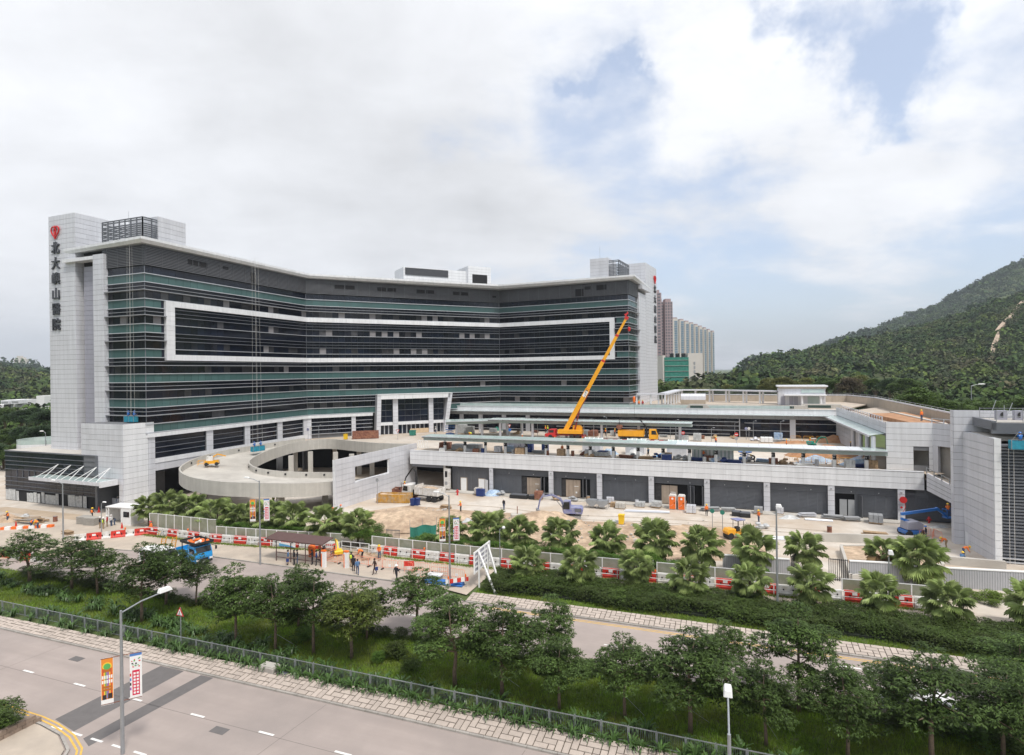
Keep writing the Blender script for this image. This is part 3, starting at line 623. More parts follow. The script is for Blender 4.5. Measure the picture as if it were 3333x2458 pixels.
def leg(x0b,x1b,x0t,x1t):
 b=MB();b.extr([(x0b,6.6),(x1b,6.6),(x1t,16.7),(x0t,16.7)],-np_*3.2,pp+np_*1.4,dp,Vector((0,0,1)));b.build('portal_leg',M['clad'],portal,world=True)
 g=MB()
 for z in np.arange(7.3,16.6,.9):
  f_=(z-6.6)/10.1;g.bar(pp+np_*1.41+dp*(x0b+(x0t-x0b)*f_)+Vector((0,0,z)),pp+np_*1.41+dp*(x1b+(x1t-x1b)*f_)+Vector((0,0,z)),.03)
 g.build('panel_joint',M['joint'],portal,world=True)
leg(-.3,.75,.1,1.05);leg(PL-1.9,PL-.9,PL-.45,PL+.6)
for i in range(9):PP.add(pp+np_*1.1+dp*(1+(PL-.8)/9*(i+.5)-.2)+Vector((0,0,16.12)),dp,(PL-.8)/9-.03,1.12,.6,M['cladw'])
MB().obox(pp-np_*1.5+dp*.2+Vector((0,0,16.65)),dp*(PL+.2),np_*3.0,(0,0,.12)).build('portal_top',M['cladw'],portal,world=True)
for(x0,x1)in((4.0,5.25),(13.0,14.2)):
 MB().obox(pp+dp*x0+np_*-.5+Vector((0,0,6.8)),dp*(x1-x0),np_*.9,(0,0,8.8)).build('pier_core',M['joint'],portal,world=True)
 clad(PP,pp+dp*x0+np_*.42,pp+dp*x1+np_*.42,6.9,15.6,M['clad'],2,.87)
zz=[9.9,11.3,12.75,14.2,15.55]
for(x0,x1,c)in((.9,4.0,2),(5.25,13.0,4),(14.2,17.2,2)):
 for i in range(c):
  for z0,z1 in zip(zz,zz[1:]):PG.add(pp+dp*(x0+(i+.5)*(x1-x0)/c)-np_*.45+Vector((0,0,(z0+z1)/2)),dp,(x1-x0)/c-.06,z1-z0-.06,.05,M['glassd'])
 for z in zz:MB().obox(pp+dp*x0-np_*.42+Vector((0,0,z-.04)),dp*(x1-x0),np_*.1,(0,0,.07)).build('glazing_bar',M['fing'],portal,world=True)
 MB().obox(pp+dp*x0-np_*.4+Vector((0,0,9.15)),dp*(x1-x0),np_*.7,(0,0,.7)).build('door_header',M['cladw'],portal,world=True)
 k=max(2,round((x1-x0)/1.1))
 for i in range(k):
  xx=x0+(x1-x0)*i/k;wd=(x1-x0)/k
  dr=MB().obox(pp+dp*(xx+.12)-np_*.4+Vector((0,0,6.95)),dp*(wd-.24),np_*.05,(0,0,2.15)).build('door',M['glassd'],portal,world=True)
  MB().obox(pp+dp*xx-np_*.4+Vector((0,0,6.92)),dp*.2,np_*.12,(0,0,2.25)).build('door_frame',M['fin'],portal,world=True)
PP.done();PG.done()
C1=V2((-62.76,93.95));blockL=thing('clad_stair_block','light grey clad block at the foot of the left wing, beside the dark glass annex','building',C1)
PB=Pieces(blockL,'cladding_panel',250);bl=[C1+dL*10.1,C1,C1+dA*4.1,C1+dA*4.1+dL*10.1]
MB().prism([(p.x,p.y)for p in[C1+dL*.95+dA*.0,C1,C1+dA*5.3,C1+dA*5.3+dL*.95]],0,14.15).build('wall',M['joint'],blockL,world=True)
MB().prism([(p.x,p.y)for p in[C1+dL*10.1,C1+dL*.95,C1+dL*.95+dA*4.1,C1+dA*4.1+dL*10.1]],4.4,14.15).build('wall',M['joint'],blockL,world=True)
MB().prism([(p.x,p.y)for p in[C1+dL*10.1+dA*3.4,C1+dL*.95+dA*3.4,C1+dL*.95+dA*4.1,C1+dA*4.1+dL*10.1]],0,4.4).build('recess_wall',M['dark'],blockL,world=True)
clad(PB,C1+dL*10.1,C1,0,14.2,M['clad'],2.0,.87,1,[(4.0,9.15,0,4.4),(0,4.0,0,8.9)])
clad(PB,C1,C1+dA*5.3,0,14.2,M['cladw'],5.3,.87)
MB().obox(C1+dL*6+dA*2.2,-dL*5,dA*.15,(0,0,1.5)).build('low_wall',M['clad'],blockL,world=True);PB.done()
sg=MB().obox(C1+dA*4.1-dL*-.02+dA*0,dL*.1,dA*1.3,(0,0,12.2));
ax0,ax1=V2((-91.6,105.3)),V2((-68.5,96.25));annex=thing('glass_annex','low black glass annex with plastic sheets hung along its ground floor','building',ax0)
da_=(ax1-ax0).normalized();na_=Vector((da_.y,-da_.x,0));LA=(ax1-ax0).length
MB().prism([(p.x,p.y)for p in[ax0-na_*.15,ax1-na_*.15,ax1-na_*12,ax0-na_*12]],0,8.6).build('core',M['joint'],annex,world=True)
PA=Pieces(annex,'glass_pane',200);rz=[2.1,2.75,3.5,4.25,5.6,6.4,7.1,7.9,8.75]
for z0,z1 in zip(rz,rz[1:]):
 k=14
 for i in range(k):PA.add(ax0+da_*((i+.5)*LA/k)+Vector((0,0,(z0+z1)/2)),da_,LA/k-.05,z1-z0-.05,.06,M['glassw']if abs(z0-4.25)<.1 else M['glassd'])
 MB().obox(ax0+Vector((0,0,z0-.05)),da_*LA,na_*.16,(0,0,.08)).build('glazing_bar',M['louvd'],annex,world=True)
PA.done()
for i in range(1,6):MB().obox(ax0+da_*(1.8+i*1.65)+Vector((0,0,4.25)),da_*.05,na_*.14,(0,0,1.3)).build('mullion',M['fing'],annex,world=True)
MB().obox(ax0-na_*.0+Vector((0,0,8.75)),da_*LA,na_*.2,(0,0,.2)).build('roof_edge',M['louvd'],annex,world=True)
MB().prism([(p.x,p.y)for p in[ax0,ax1,ax1-na_*12,ax0-na_*12]],8.6,8.9).build('roof',M['conc'],annex,world=True)
MB().obox(ax1-da_*.25,da_*.5,na_*.3,(0,0,8.9)).build('end_post',M['louvd'],annex,world=True)
MB().obox(ax0+na_*-.1,da_*LA,na_*.1,(0,0,2.1)).build('ground_floor_wall',M['dark'],annex,world=True)
r=random.Random(5)
for i in range(22):
 s=.3+i*1.0;w=r.uniform(.75,1.0)
 if i in(4,5,15,16):continue
 b=MB();h=r.uniform(1.6,2.05);nx=6;vs=[]
 for k in range(nx+1):
  o=.12+.07*math.sin(k*2.1+i);vs+=[ax0+da_*(s+w*k/nx)+na_*o+Vector((0,0,.1)),ax0+da_*(s+w*k/nx)+na_*(o*.8+.06)+Vector((0,0,h))]
 vs2=[v-na_*.03 for v in vs];b.add(vs,[(2*k,2*k+2,2*k+3,2*k+1)for k in range(nx)]);b.add(vs2,[(2*k+1,2*k+3,2*k+2,2*k)for k in range(nx)])
 tag(b.build('plastic_sheet',M['wsheet'],None),'translucent plastic sheet hanging over the annex ground floor','plastic sheet','plastic sheets on the black annex')
can=thing('glass_canopy','glass canopy hung by slanted rods over the annex doorway','canopy',ax1)
q0,q1=ax0+da_*12.2,ax0+da_*29.8
MB().obox(q0+na_*.4+Vector((0,0,5.2)),q1-q0,na_*2.6,(0,0,.06)).build('glass_sheet',M['gglass'],can,world=True)
MB().obox(q0+na_*3.0+Vector((0,0,4.75)),q1-q0,na_*.1,(0,0,.55)).build('front_beam',M['clad'],can,world=True)
MB().obox(q1+na_*.4+Vector((0,0,4.5)),da_*.35,na_*2.7,(0,0,.9)).build('end_panel',M['cladw'],can,world=True)
for i in range(5):
 p=q0+da_*(3.0+i*3.25)
 for(o,e)in((.7,3.0),(-1.6,3.0)):MB().bar(p+na_*.25+Vector((0,0,7.1)),p+na_*e+da_*o*.9+Vector((0,0,5.2)),.09).build('tie_rod',M['white'],can,world=True)
def heart_logo(parent,c,ux,n,h):
 b=MB();k=28;pts=[]
 for i in range(k+1):
  t=-math.pi*.86+i*2*math.pi*.86/k;x=math.sin(t)**3*.62;z=(13*math.cos(t)-5*math.cos(2*t)-2*math.cos(3*t)-math.cos(4*t))/26
  pts.append(Vector(c)+ux*x*h*.72-Vector((0,0,1))*0+Vector((0,0,z*h*.9)))
 q=[Vector(c)+ux*(math.sin(t)**3*.47*h)+Vector((0,0,(13*math.cos(t)-5*math.cos(2*t)-2*math.cos(3*t)-math.cos(4*t))/30*h))for t in[2*math.pi*i/32 for i in range(33)]]
 b.tube([p+n*.15 for p in q],h*.055,6)
 b.ball(Vector(c)+n*.15+Vector((0,0,h*.40)),h*.075)
 b.tube([Vector(c)+n*.15+ux*x*h+Vector((0,0,z*h))for x,z in((-.03,-.28),(-.1,0),(-.09,.18),(0,.28),(.09,.18),(.1,0),(.03,-.28))],h*.045,6)
 b.build('heart_emblem',mat('sign_red',(.55,.012,.015),.4),parent,world=True)
def glyph(ch,c,ux,n,h,parent,mats):
 cu=bpy.data.curves.new('character','FONT');cu.body=ch;cu.size=h;cu.extrude=.12;cu.align_x='CENTER';cu.align_y='CENTER';cu.offset=.012*h/1.6;cu.resolution_u=3
 t=bpy.data.objects.new('tmp',cu);COL.objects.link(t);bpy.context.view_layer.update();me=bpy.data.meshes.new_from_object(t.evaluated_get(bpy.context.evaluated_depsgraph_get()));bpy.data.objects.remove(t)
 me.materials.clear();me.materials.append(mats);zs=Vector((0,0,1))
 mt=Matrix((ux,zs,n)).transposed().to_4x4();mt.translation=Vector(c)-parent.location;me.transform(mt);o=meobj('character',me,parent);return o
DARKS=mat('sign_charcoal',(.05,.055,.065),.5)
signs={}
for(tag_,o,ux,h,txt)in(('left',TL+(T-TL)*.295,(T-TL).normalized(),2.35,None),('right',TR+D(62)*9.6,D(62),2.35,None)):
 n=outn(V2((0,0)),ux);sgn=thing('tower_sign','vertical sign of dark characters under a red heart on the %s tower'%('left, nearer' if tag_=='left' else 'right, farther'),'sign',o,0)
 heart_logo(sgn,o+n*.1+Vector((0,0,48.3 if tag_=='left' else 48.0)),ux,n,2.3)
 for i,ch in enumerate('北大嶼山醫院'):
  glyph(ch,o+n*.2+Vector((0,0,45.2-i*2.77 if tag_=='left' else 45.0-i*2.9)),ux,n,h,sgn,DARKS)
PN.done();PC.done()
# ================================================================== PODIUM: front wall with louvre bays, upper deck, ramp
DK=6.9
P0=V2((22.46,95.28));DP=D(-21);NP=Vector((DP.y,-DP.x,0));Pp_=lambda t,o=0,z=0:P0+DP*t+NP*o+Vector((0,0,z))
def louvre_mesh(w,h,name='louvre_door',m='louvd',pitch=.2,frame=True):
 b=MB();k=int(h/pitch)
 for j in range(k):b.box((w/2,-.02,(j+.5)*h/k),(w-.13,.07,h/k*.55))
 b.box((w/2,.05,h/2),(w-.08,.02,h))
 if frame:b.box((.03,-.03,h/2),(.05,.08,h));b.box((w-.03,-.03,h/2),(.05,.08,h))
 return b.mesh(name,M[m])
pod=thing('hospital_podium','long podium with pale fascia over grey louvred bays facing the work site','podium',Pp_(-45.1))
PF=Pieces(pod,'fascia_panel',300);TP0,TP1=-45.1,37.6
clad(PF,Pp_(TP0,.0),Pp_(TP1,.0),4.55,7.1,M['cladw'],2.15,.85)
MB().obox(Pp_(TP0,-.55,4.5),DP*(TP1-TP0),NP*.5,(0,0,2.6)).build('fascia_core',M['joint'],pod,world=True)
MB().obox(Pp_(TP0,-.5,7.1),DP*(TP1-TP0),NP*.62,(0,0,.06)).build('coping',M['cladw'],pod,world=True)
cols_t=[(-28.75,-28.0),(-17.5,-16.65),(-9,-8.1),(-.4,.46),(8.24,9.1),(16.9,17.8),(25.6,26.5),(34.4,35.3)]
for(a,b_)in cols_t:
 MB().obox(Pp_(a,-.5,0),DP*(b_-a),NP*.44,(0,0,4.55)).build('column_core',M['joint'],pod,world=True);clad(PF,Pp_(a,-.06),Pp_(b_,-.06),.1,4.55,M['clad'],3,.8)
 MB().ball(Pp_((a+b_)/2,.06,4.1),.12,8,5).build('wall_lamp',M['steel'],pod,world=True)
MB().obox(Pp_(-37,-1.8,0),DP*90,NP*.5,(0,0,4.6)).build('bay_wall',M['dark'],pod,world=True)
lvm={}
def lpan(t,w,z0,h,off=-.62,rz=0.0,name='louvre_door',m='louvd'):
 key=(round(w,2),round(h,2),m);lvm.setdefault(key,louvre_mesh(w,h,name,m));p=Pp_(t,off,z0)-pod.location
 return meobj(name,lvm[key],pod,p,(0,0,math.radians(-21)+rz))
bays=[(-28.0,-17.5),(-16.65,-9),(-8.1,-.4),(.46,8.24),(9.1,16.9),(17.8,25.6),(26.5,34.4),(35.3,45.3)]
openb={0:(-23.3,-17.6),1:(-15.9,-10.3),3:(.5,8.2),6:(26.7,29.6)}
for bi,(a,b_)in enumerate(bays):
 n=max(1,round((b_-a)/2.6));w=(b_-a)/n
 for i in range(n):lpan(a+i*w,round(w,2),3.35,1.2,-.60,0,'louvre_band')
 n=max(1,round((b_-a)/1.3));w=(b_-a)/n
 for i in range(n):
  tc=a+(i+.5)*w;o=openb.get(bi)
  if o and o[0]<tc<o[1]:continue
  lpan(a+i*w,round(w,2),.12,3.2,-.66)
 for k in(.28,.72):
  if bi<7:MB().ball(Pp_(a+(b_-a)*k,-.5,3.7),.07,6,4).build('bay_light',M['white'],pod,world=True)
def sdoor(t0,t1,dark0):
 MB().obox(Pp_(dark0,-.85,.12),DP*(t0-dark0),NP*.08,(0,0,3.05)).build('black_panel',mat('black_hoarding',(.02,.02,.022),.4,stain=(.05,.05,.055),ss=2),pod,world=True)
 for q in(0,1):MB().obox(Pp_(t0+q*(t1-t0)/2+.02,-.8,.12),DP*((t1-t0)/2-.04),NP*.07,(0,0,2.95)).build('steel_door',M['stain'],pod,world=True)
 MB().obox(Pp_(t0+(t1-t0)*.58,-.72,1.95),DP*.75,NP*.02,(0,0,.1)).build('door_bar',M['white'],pod,world=True)
 MB().obox(Pp_(t0+(t1-t0)*.66,-.72,.8),DP*.3,NP*.02,(0,0,.3)).build('paper_notice',M['white'],pod,world=True)
sdoor(-21.75,-19.1,-23.3);sdoor(-14.6,-12,-15.9);sdoor(1.56,4.1,.5)
for(t,rz)in((-19.0,-1.35),(-18.4,-1.35),(-11.5,-1.35),(-10.9,-1.35),(5.75,-1.1),(6.0,-.75),(7.9,-1.4),(29.6,-1.2)):lpan(t,1.05,.12,3.2,-.55,rz,'folded_door','louv')
for q in(27.2,28.3):MB().obox(Pp_(q,-.7,.1),DP*.95,NP*.07,(0,0,2.4)).build('service_door',M['soff'],pod,world=True)
lw=(-36.4,-28.8)
for i in range(6):lpan(lw[0]+i*1.267,1.27,0.05,4.4,-.55,0,'louvre_wall','louv')
for(t,m)in((-34.6,'white'),(-31.0,'white')):
 MB().obox(Pp_(t-.1,-.5,0),DP*1.35,NP*.08,(0,0,2.45)).build('door_frame',M['stain'],pod,world=True);MB().obox(Pp_(t,-.44,.05),DP*1.1,NP*.06,(0,0,2.3)).build('service_door',M[m],pod,world=True)
MB().obox(Pp_(-29.8,-.4,.05),DP*.9+NP*.6,NP*.05,(0,0,2.3)).build('open_door',M['white'],pod,world=True)
cab=thing('electrical_cabinet','tall white cabinet on legs beside the dark driveway opening','cabinet',Pp_(-37.4,.5));MB().obox(Pp_(-37.4,.5,.5),DP*1.15,NP*.5,(0,0,3.6)).build('body',M['wplast'],cab,world=True)
for q in(0.1,.95):MB().obox(Pp_(-37.4+q,.7,0),DP*.08,NP*.08,(0,0,.5)).build('leg',M['steel'],cab,world=True)
MB().obox(Pp_(-37.2,1.0,2.6),DP*.5,NP*.02,(0,0,1.1)).build('panel',M['dark'],cab,world=True);MB().obox(Pp_(-37.2,1.0,1.2),DP*.5,NP*.02,(0,0,.6)).build('panel',M['steel'],cab,world=True)
MB().obox(Pp_(-44.9,-.7,4.05),DP*7.2,NP*.6,(0,0,.5)).build('driveway_lintel',M['louv'],pod,world=True)
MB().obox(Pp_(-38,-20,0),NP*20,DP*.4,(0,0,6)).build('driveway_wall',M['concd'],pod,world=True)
pk=MB();pk.obox(Pp_(-37,0,0.0),DP*96,NP*2.0,(0,0,.15));o=pk.build('kerb_pavement',M['conc']);o['kind']='structure'
W0,W1=V2((-28.61,93.81)),V2((-19.0,114.9));dW=(W1-W0).normalized();nW=Vector((dW.y,-dW.x,0));LW=(W1-W0).length
ww=thing('clad_wing_wall','tall pale clad wall with a rectangular opening beside the spiral ramp','wall',W0);PW=Pieces(ww,'cladding_panel',250)
hole=(4.75,14.3,3.75,6.2)
def wallpiece(s0,s1,z0,z1):MB().obox(W0+dW*s0-nW*.45+Vector((0,0,z0)),dW*(s1-s0),nW*.43,(0,0,z1-z0)).build('wall_core',M['cladw'],ww,world=True)
wallpiece(0,hole[0],0,8.02);wallpiece(hole[1],LW,0,8.02);wallpiece(hole[0],hole[1],0,hole[2]);wallpiece(hole[0],hole[1],hole[3],8.02)
clad(PW,W0,W1,0,8.1,M['clad'],3.0,.86,1,[hole]);clad(PW,W0-nW*.5,W0,0,8.1,M['cladw'],.6,.86);PW.done()
from mathutils.interpolate import poly_3d_calc
def cspline(pts,n):
 out=[];P_=[Vector(p)for p in pts];P_=[P_[0]*2-P_[1]]+P_+[P_[-1]*2-P_[-2]]
 for i in range(1,len(P_)-2):
  for k in range(n):
   t=k/n;a,b,c,d=P_[i-1:i+3];out.append(.5*((2*b)+(c-a)*t+(2*a-5*b+4*c-d)*t*t+(3*b-a-3*c+d)*t**3))
 out.append(P_[-2]);return out
outer=cspline([(-46.1,129,7.8),(-51.4,118,7.8),(-54.7,108.5,7.75),(-55.7,101.5,7.4),(-54.2,94.6,6.95),(-50,89.9,6.4),(-44.4,87.9,5.95),(-38.7,88.3,5.55),(-33.2,90.6,5.0),(-29.4,95.0,4.4),(-27.6,101.0,3.6),(-26.3,108,2.7),(-27.5,114,1.8)],6)
inner=cspline([(-43.4,124.3,7.8),(-45.6,120.5,7.7),(-47.0,114.5,7.4),(-47.4,108.5,7.0),(-46.7,103.5,6.6),(-44.4,100.2,6.2),(-41.9,99.1,5.85),(-38.6,99.0,5.5),(-35,100.3,5.1),(-32.6,102.9,4.6),(-32,106,4.0),(-32,110,3.2),(-33,114,2.4)],6)
ramp=thing('spiral_ramp','curved concrete vehicle ramp looping down from the upper deck around an open well','ramp',(-41,96,0))
def ribbon(A,B,z,m,name,parent):
 b=MB();vs=[]
 for p,q in zip(A,B):vs+=[p+Vector((0,0,z)),q+Vector((0,0,z))]
 b.add(vs,[(2*i,2*i+1,2*i+3,2*i+2)for i in range(len(A)-1)]);return b.build(name,m,parent,world=True,smooth=True)
def curvewall(path,below,above,th,m,name,parent,side=1,ztop=None):
 b=MB();vs=[];n=len(path)
 for i,p in enumerate(path):
  d=(path[min(i+1,n-1)]-path[max(i-1,0)]);d.z=0;d.normalize();q=Vector((-d.y,d.x,0))*th*side;a,c=Vector((0,0,above)),Vector((0,0,-below));vs+=[p+a,p+q+a,p+q+c,p+c]
 f=[]
 for i in range(n-1):
  for k in range(4):f.append((i*4+k,i*4+(k+1)%4,i*4+4+(k+1)%4,i*4+4+k))
 b.add(vs,f+[(0,1,2,3),(4*n-1,4*n-2,4*n-3,4*n-4)]);return b.build(name,m,parent,world=True)
ribbon([p-Vector((0,0,1))for p in outer],[p-Vector((0,0,1))for p in inner],0,M['conc'],'ramp_surface',ramp)
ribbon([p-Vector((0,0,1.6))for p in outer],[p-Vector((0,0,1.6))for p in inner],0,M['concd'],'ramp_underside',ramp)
curvewall(outer,2.15,0,.28,M['tilew'],'outer_parapet',ramp,1);curvewall(inner,2.1,0,.28,M['tilew'],'inner_parapet',ramp,-1)
back=cspline([(-43.4,124.3,7.85),(-41.2,125.6,7.85),(-38.3,125.2,7.85),(-35,122.9,7.85),(-31,119.9,7.85),(-27.2,117.6,7.85),(-23,116.2,7.85),(-19.1,115.6,7.85)],5)
curvewall(back,2.1,0,.28,M['tilew'],'well_parapet',ramp,1)
lamp=MB().box((0,0,0),(.3,.12,.3)).mesh('recessed_lamp',M['black'])
for i in range(4,52,5):
 p,q=outer[i],outer[i+1];d=(q-p).normalized();n=Vector((-d.y,d.x,0));c=p+n*.33-Vector((0,0,.45));meobj('recessed_lamp',lamp,ramp,c-ramp.location,(0,0,math.atan2(d.y,d.x)))
for i in range(22,60,5):
 p,q=inner[i],inner[i+1];d=(q-p).normalized();n=Vector((d.y,-d.x,0));c=p+n*.33-Vector((0,0,.45));meobj('recessed_lamp',lamp,ramp,c-ramp.location,(0,0,math.atan2(d.y,d.x)))
for(x,y,h)in((-37.4,94.05,3.2),(-46,93.5,4),(-31.8,98.5,2.6),(-52,98,5),(-42,121,5.8),(-44.5,117,5.6),(-36.5,120,5.8),(-47,126,5.8),(-33.5,127,5.8),(-40,131,5.8),(-30,124,5.8),(-25.5,121,5.8),(-32.3,116.8,5.8)):
 MB().box((x,y,h/2),(.95,.95,h),.3).build('pillar',M['tilew'],ramp,world=True)
deckpoly=[(-19.1,115.6)]+[(p.x,p.y)for p in reversed(back)][1:]+[(-46.1,129),(-48.5,134.5),(-12,156),(-16,158),(72,123),(66.8,121.6),(60.3,81.5),(57.3,80.6)]+[(Pp_(TP1,-.05).x,Pp_(TP1,-.05).y),(Pp_(TP0,-.05).x,Pp_(TP0,-.05).y)]
b=MB();b.add([(x,y,DK)for x,y in deckpoly],[tuple(range(len(deckpoly)))]);b.add([(x,y,DK-.7)for x,y in deckpoly],[tuple(range(len(deckpoly)-1,-1,-1))])
me_=b.mesh('upper_deck',M['site']);dk=bpy.data.objects.new('upper_deck',me_);COL.objects.link(dk);dk['kind']='structure'
uw=thing('undercroft_shade_wall','added near-black wall standing in for the shade under the deck, seen through the ramp well','wall',(-40,138,0))  # added near-black walls: block stray light, their colour gives the shade below deck
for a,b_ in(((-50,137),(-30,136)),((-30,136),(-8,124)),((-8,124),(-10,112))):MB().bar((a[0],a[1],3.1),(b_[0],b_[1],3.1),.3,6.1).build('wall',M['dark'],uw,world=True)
# ================================================================== REAR PODIUM BLOCK with shops glazing, roof garden
R0,R1=V2((-17.1,154.75)),V2((67.3,121.5));dR_=(R1-R0).normalized();nR=Vector((dR_.y,-dR_.x,0));LR=(R1-R0).length
rear=thing('rear_podium_block','low rear block with black glazing, twin glass canopies and pale roof fascia behind the deck','building',R0);RP=lambda t,o=0,z=0:R0+dR_*t+nR*o+Vector((0,0,z))
MB().prism([(p.x,p.y)for p in[RP(0,-.3),RP(LR,-.3),RP(LR+8,-40),RP(0+42,-40),RP(42,-16),RP(0,-6)]],DK-1,12.9).build('body',M['dark'],rear,world=True)
MB().prism([(p.x,p.y)for p in[RP(0,.9),RP(LR,.9),RP(LR+18,-45),RP(42,-48),RP(42,-16),RP(0,-6)]],12.75,12.95).build('roof_deck',M['pave'],rear,world=True)
PR=Pieces(rear,'glass_pane',260);PRc=Pieces(rear,'fascia_panel',200)
k=round(LR/1.6)
for i in range(k):
 for z0,z1 in((6.95,7.9),(7.9,9.1),(9.1,10.2),(10.2,10.95)):PR.add(RP((i+.5)*LR/k,-.1,(z0+z1)/2),dR_,LR/k-.05,z1-z0-.05,.06,M['glassd']if(i*7)%3 else M['glassw'])
for z,t0,t1 in((7.45,0,70),(8.35,30,72),(9.3,20,72),(10.2,14,72),(8.4,72,LR),(10.0,73,LR)):MB().obox(RP(t0,0.02,z-.06),dR_*(t1-t0),nR*(.35 if t1==72 else .12),(0,0,.11)).build('glazing_bar',M['fin'],rear,world=True)
MB().obox(RP(71.9,.1,6.9),dR_*.2,nR*.4,(0,0,4)).build('bar_end_post',M['fin'],rear,world=True)
for t in(3.5,9,15.5,22,82):MB().obox(RP(t,-.05,6.9),dR_*1.1,nR*.3,(0,0,4)).build('pier',M['clad'],rear,world=True)
MB().obox(RP(0,.05,10.95),dR_*LR,nR*.9,(0,0,.85)).build('soffit_band',M['soff'],rear,world=True)
for i in range(40):MB().obox(RP(2+i*LR/40,.96,10.97),dR_*.05,nR*.02,(0,0,.85)).build('band_joint',M['joint'],rear,world=True)
clad(PRc,RP(0,.9),RP(LR,.9),12.05,13.1,M['cladw'],2.1,1.1);MB().obox(RP(0,.5,12.0),dR_*LR,nR*.38,(0,0,1.05)).build('fascia_core',M['joint'],rear,world=True)
MB().obox(RP(0,.8,13.1),dR_*LR,nR*.3,(0,0,.06)).build('coping',M['cladw'],rear,world=True);MB().obox(RP(0,1.0,12.0),dR_*LR,nR*.35,(0,0,.06)).build('ledge',M['cladw'],rear,world=True)
def canopy(name,label,o,d,n,L,z,w,beam_z,br=1.55,posts=(),ph=2.9,rpost=.24,mats=('gglass','fin'),wrap=False,split=None,tilt=.12,beam=True):
 c=thing(name,label,'canopy',o);np__=max(1,round(L/br));wd=L/np__
 for i in range(np__):
  m=M['gglass']if not split or not(split[0]<i*wd<split[1])else M['wsheet2']
  p=o+d*(i*wd+.02)+Vector((0,0,z));MB().obox(p,d*(wd-.04),n*w+Vector((0,0,-tilt)),(0,0,.05)).build('glass_panel',m,c,world=True)
  q=o+d*(i*wd)+n*(w-.70)+Vector((0,0,z-tilt-.28));MB().extr([(0,0),(.7,.1),(.7,.2),(0,.22)],d*.12,q,n,Vector((0,0,1))).build('bracket',M['steel'],c,world=True)
 MB().obox(o+n*(w-.03)+Vector((0,0,z-tilt-.04)),d*L,n*.07,(0,0,.12)).build('edge_profile',M['fin'],c,world=True)
 if beam:MB().obox(o+n*(w*.45)+Vector((0,0,beam_z-.25)),d*L,n*.3,(0,0,.42)).build('beam',M['clad'],c,world=True)
 if beam:MB().obox(o+n*(w*.78)+Vector((0,0,z-tilt-.72)),d*L,n*.05,(0,0,.58)).build('edge_band',mat('canopy_edge_band',(.34,.405,.395),.35,0,.06,.5),c,world=True)
 for t in posts:
  p=o+d*t+n*(w*.45+.15);MB().lathe([(rpost,0),(rpost,beam_z-DK-.2)],(p.x,p.y,DK),12).build('column',M['clad'],c,world=True)
  if wrap:
   MB().lathe([(rpost+.03,0),(rpost+.05,.7),(rpost+.02,1.25)],(p.x,p.y,DK),9).build('plastic_wrap',M['white'],c,world=True)
   MB().lathe([(rpost+.06,0),(rpost+.03,.35),(rpost+.07,.6)],(p.x+.03,p.y,DK+1.15+.3*((t*7)%1)),7).build('black_wrap',M['black'],c,world=True)
 return c
M['wsheet2']=mat('protective_white_film',(.60,.63,.66),.35,0,.06,.5)
canopy('glass_canopy','long narrow glass canopy on wrapped columns along the deck front edge',Pp_(-42.8,-4.0),DP,NP,76.3,9.85,3.6,9.15,1.55,[t+3.2 for t in(0.8,5.0,9.2,13.2,17.2,21.0,25.0,29.0,33.0,37.2,41.3,45.5,49.6,53.8,58.0,62.2,66.4,70.6)],wrap=True,split=(46,72))
canopy('glass_canopy','glass canopy on round columns before the rear shop glazing',RP(17.5,10.5),dR_,nR,45.5,10.9,3.2,10.35,1.7,[2.5,10.5,18.5,26.5,34.5,43.0],rpost=.3)
canopy('glass_canopy','thin upper glass canopy fixed under the rear roof fascia',RP(0,.9),dR_,nR,LR-.5,11.98,1.5,11.5,1.9,[],beam=False)
ca,cb_=V2((-15.5,135.5)),V2((3.0,137.8));dc=(cb_-ca).normalized();nc_=Vector((dc.y,-dc.x,0))
canopy('entrance_canopy','wide slanted glass canopy linking the entrance portal to the rear canopy',ca-nc_*4,dc,nc_,19,10.6,5.2,9.95,2.2,[2.5,8.5,14.5,18],rpost=.33)
for(s,px,py)in((1,1895,1428),(2,2035,1432),(3,2170,1436)):
 p=V2(gp(px,py,DK+2.6));c=thing('glazed_vent_hood','sloping glazed hood with white ribs behind the front canopy, %s from the left'%('first','second','third')[s-1],'glazed hood',(p.x,p.y,DK),0,'glazed hoods behind the front canopy')
 MB().obox(p+Vector((0,0,DK+1.4)),DP*3.3,Vector((.9,2.2,1.1)),(0,0,.06)).build('glass',M['gglass'],c,world=True)
 for i in range(5):MB().bar(p+DP*(i*.82)+Vector((0,0,DK+1.5)),p+DP*(i*.82)+Vector((.9,2.2,DK+2.6)),.12).build('rib',M['white'],c,world=True)
 MB().obox(p+Vector((0,0,DK)),DP*3.3,Vector((.9,2.2,0)),(0,0,1.4)).build('base',M['clad'],c,world=True)
rl=thing('roof_railing','thin steel and glass railing along the rear roof edge','railing',RP(0,.3,13))
for i in range(56):MB().bar(RP(i*1.5,.35,13.0),RP(i*1.5,.35,13.95),.05).build('post',M['steel'],rl,world=True)
MB().bar(RP(0,.35,13.95),RP(82,.35,13.95),.06).build('rail',M['steel'],rl,world=True);MB().obox(RP(0,.35,13.1),dR_*82,nR*.02,(0,0,.7)).build('glass_infill',M['gglass'],rl,world=True)
def RG(px,py,z=12.95):return V2(gp(px,py,z))
perg=thing('pergola','long flat roofed white pergola on paired posts across the rear roof','pergola',RG(2150,1320))
pl=[RG(2073,1327),RG(2165,1327),RG(2218,1307),RG(2310,1308),RG(2420,1312),RG(2530,1316)]
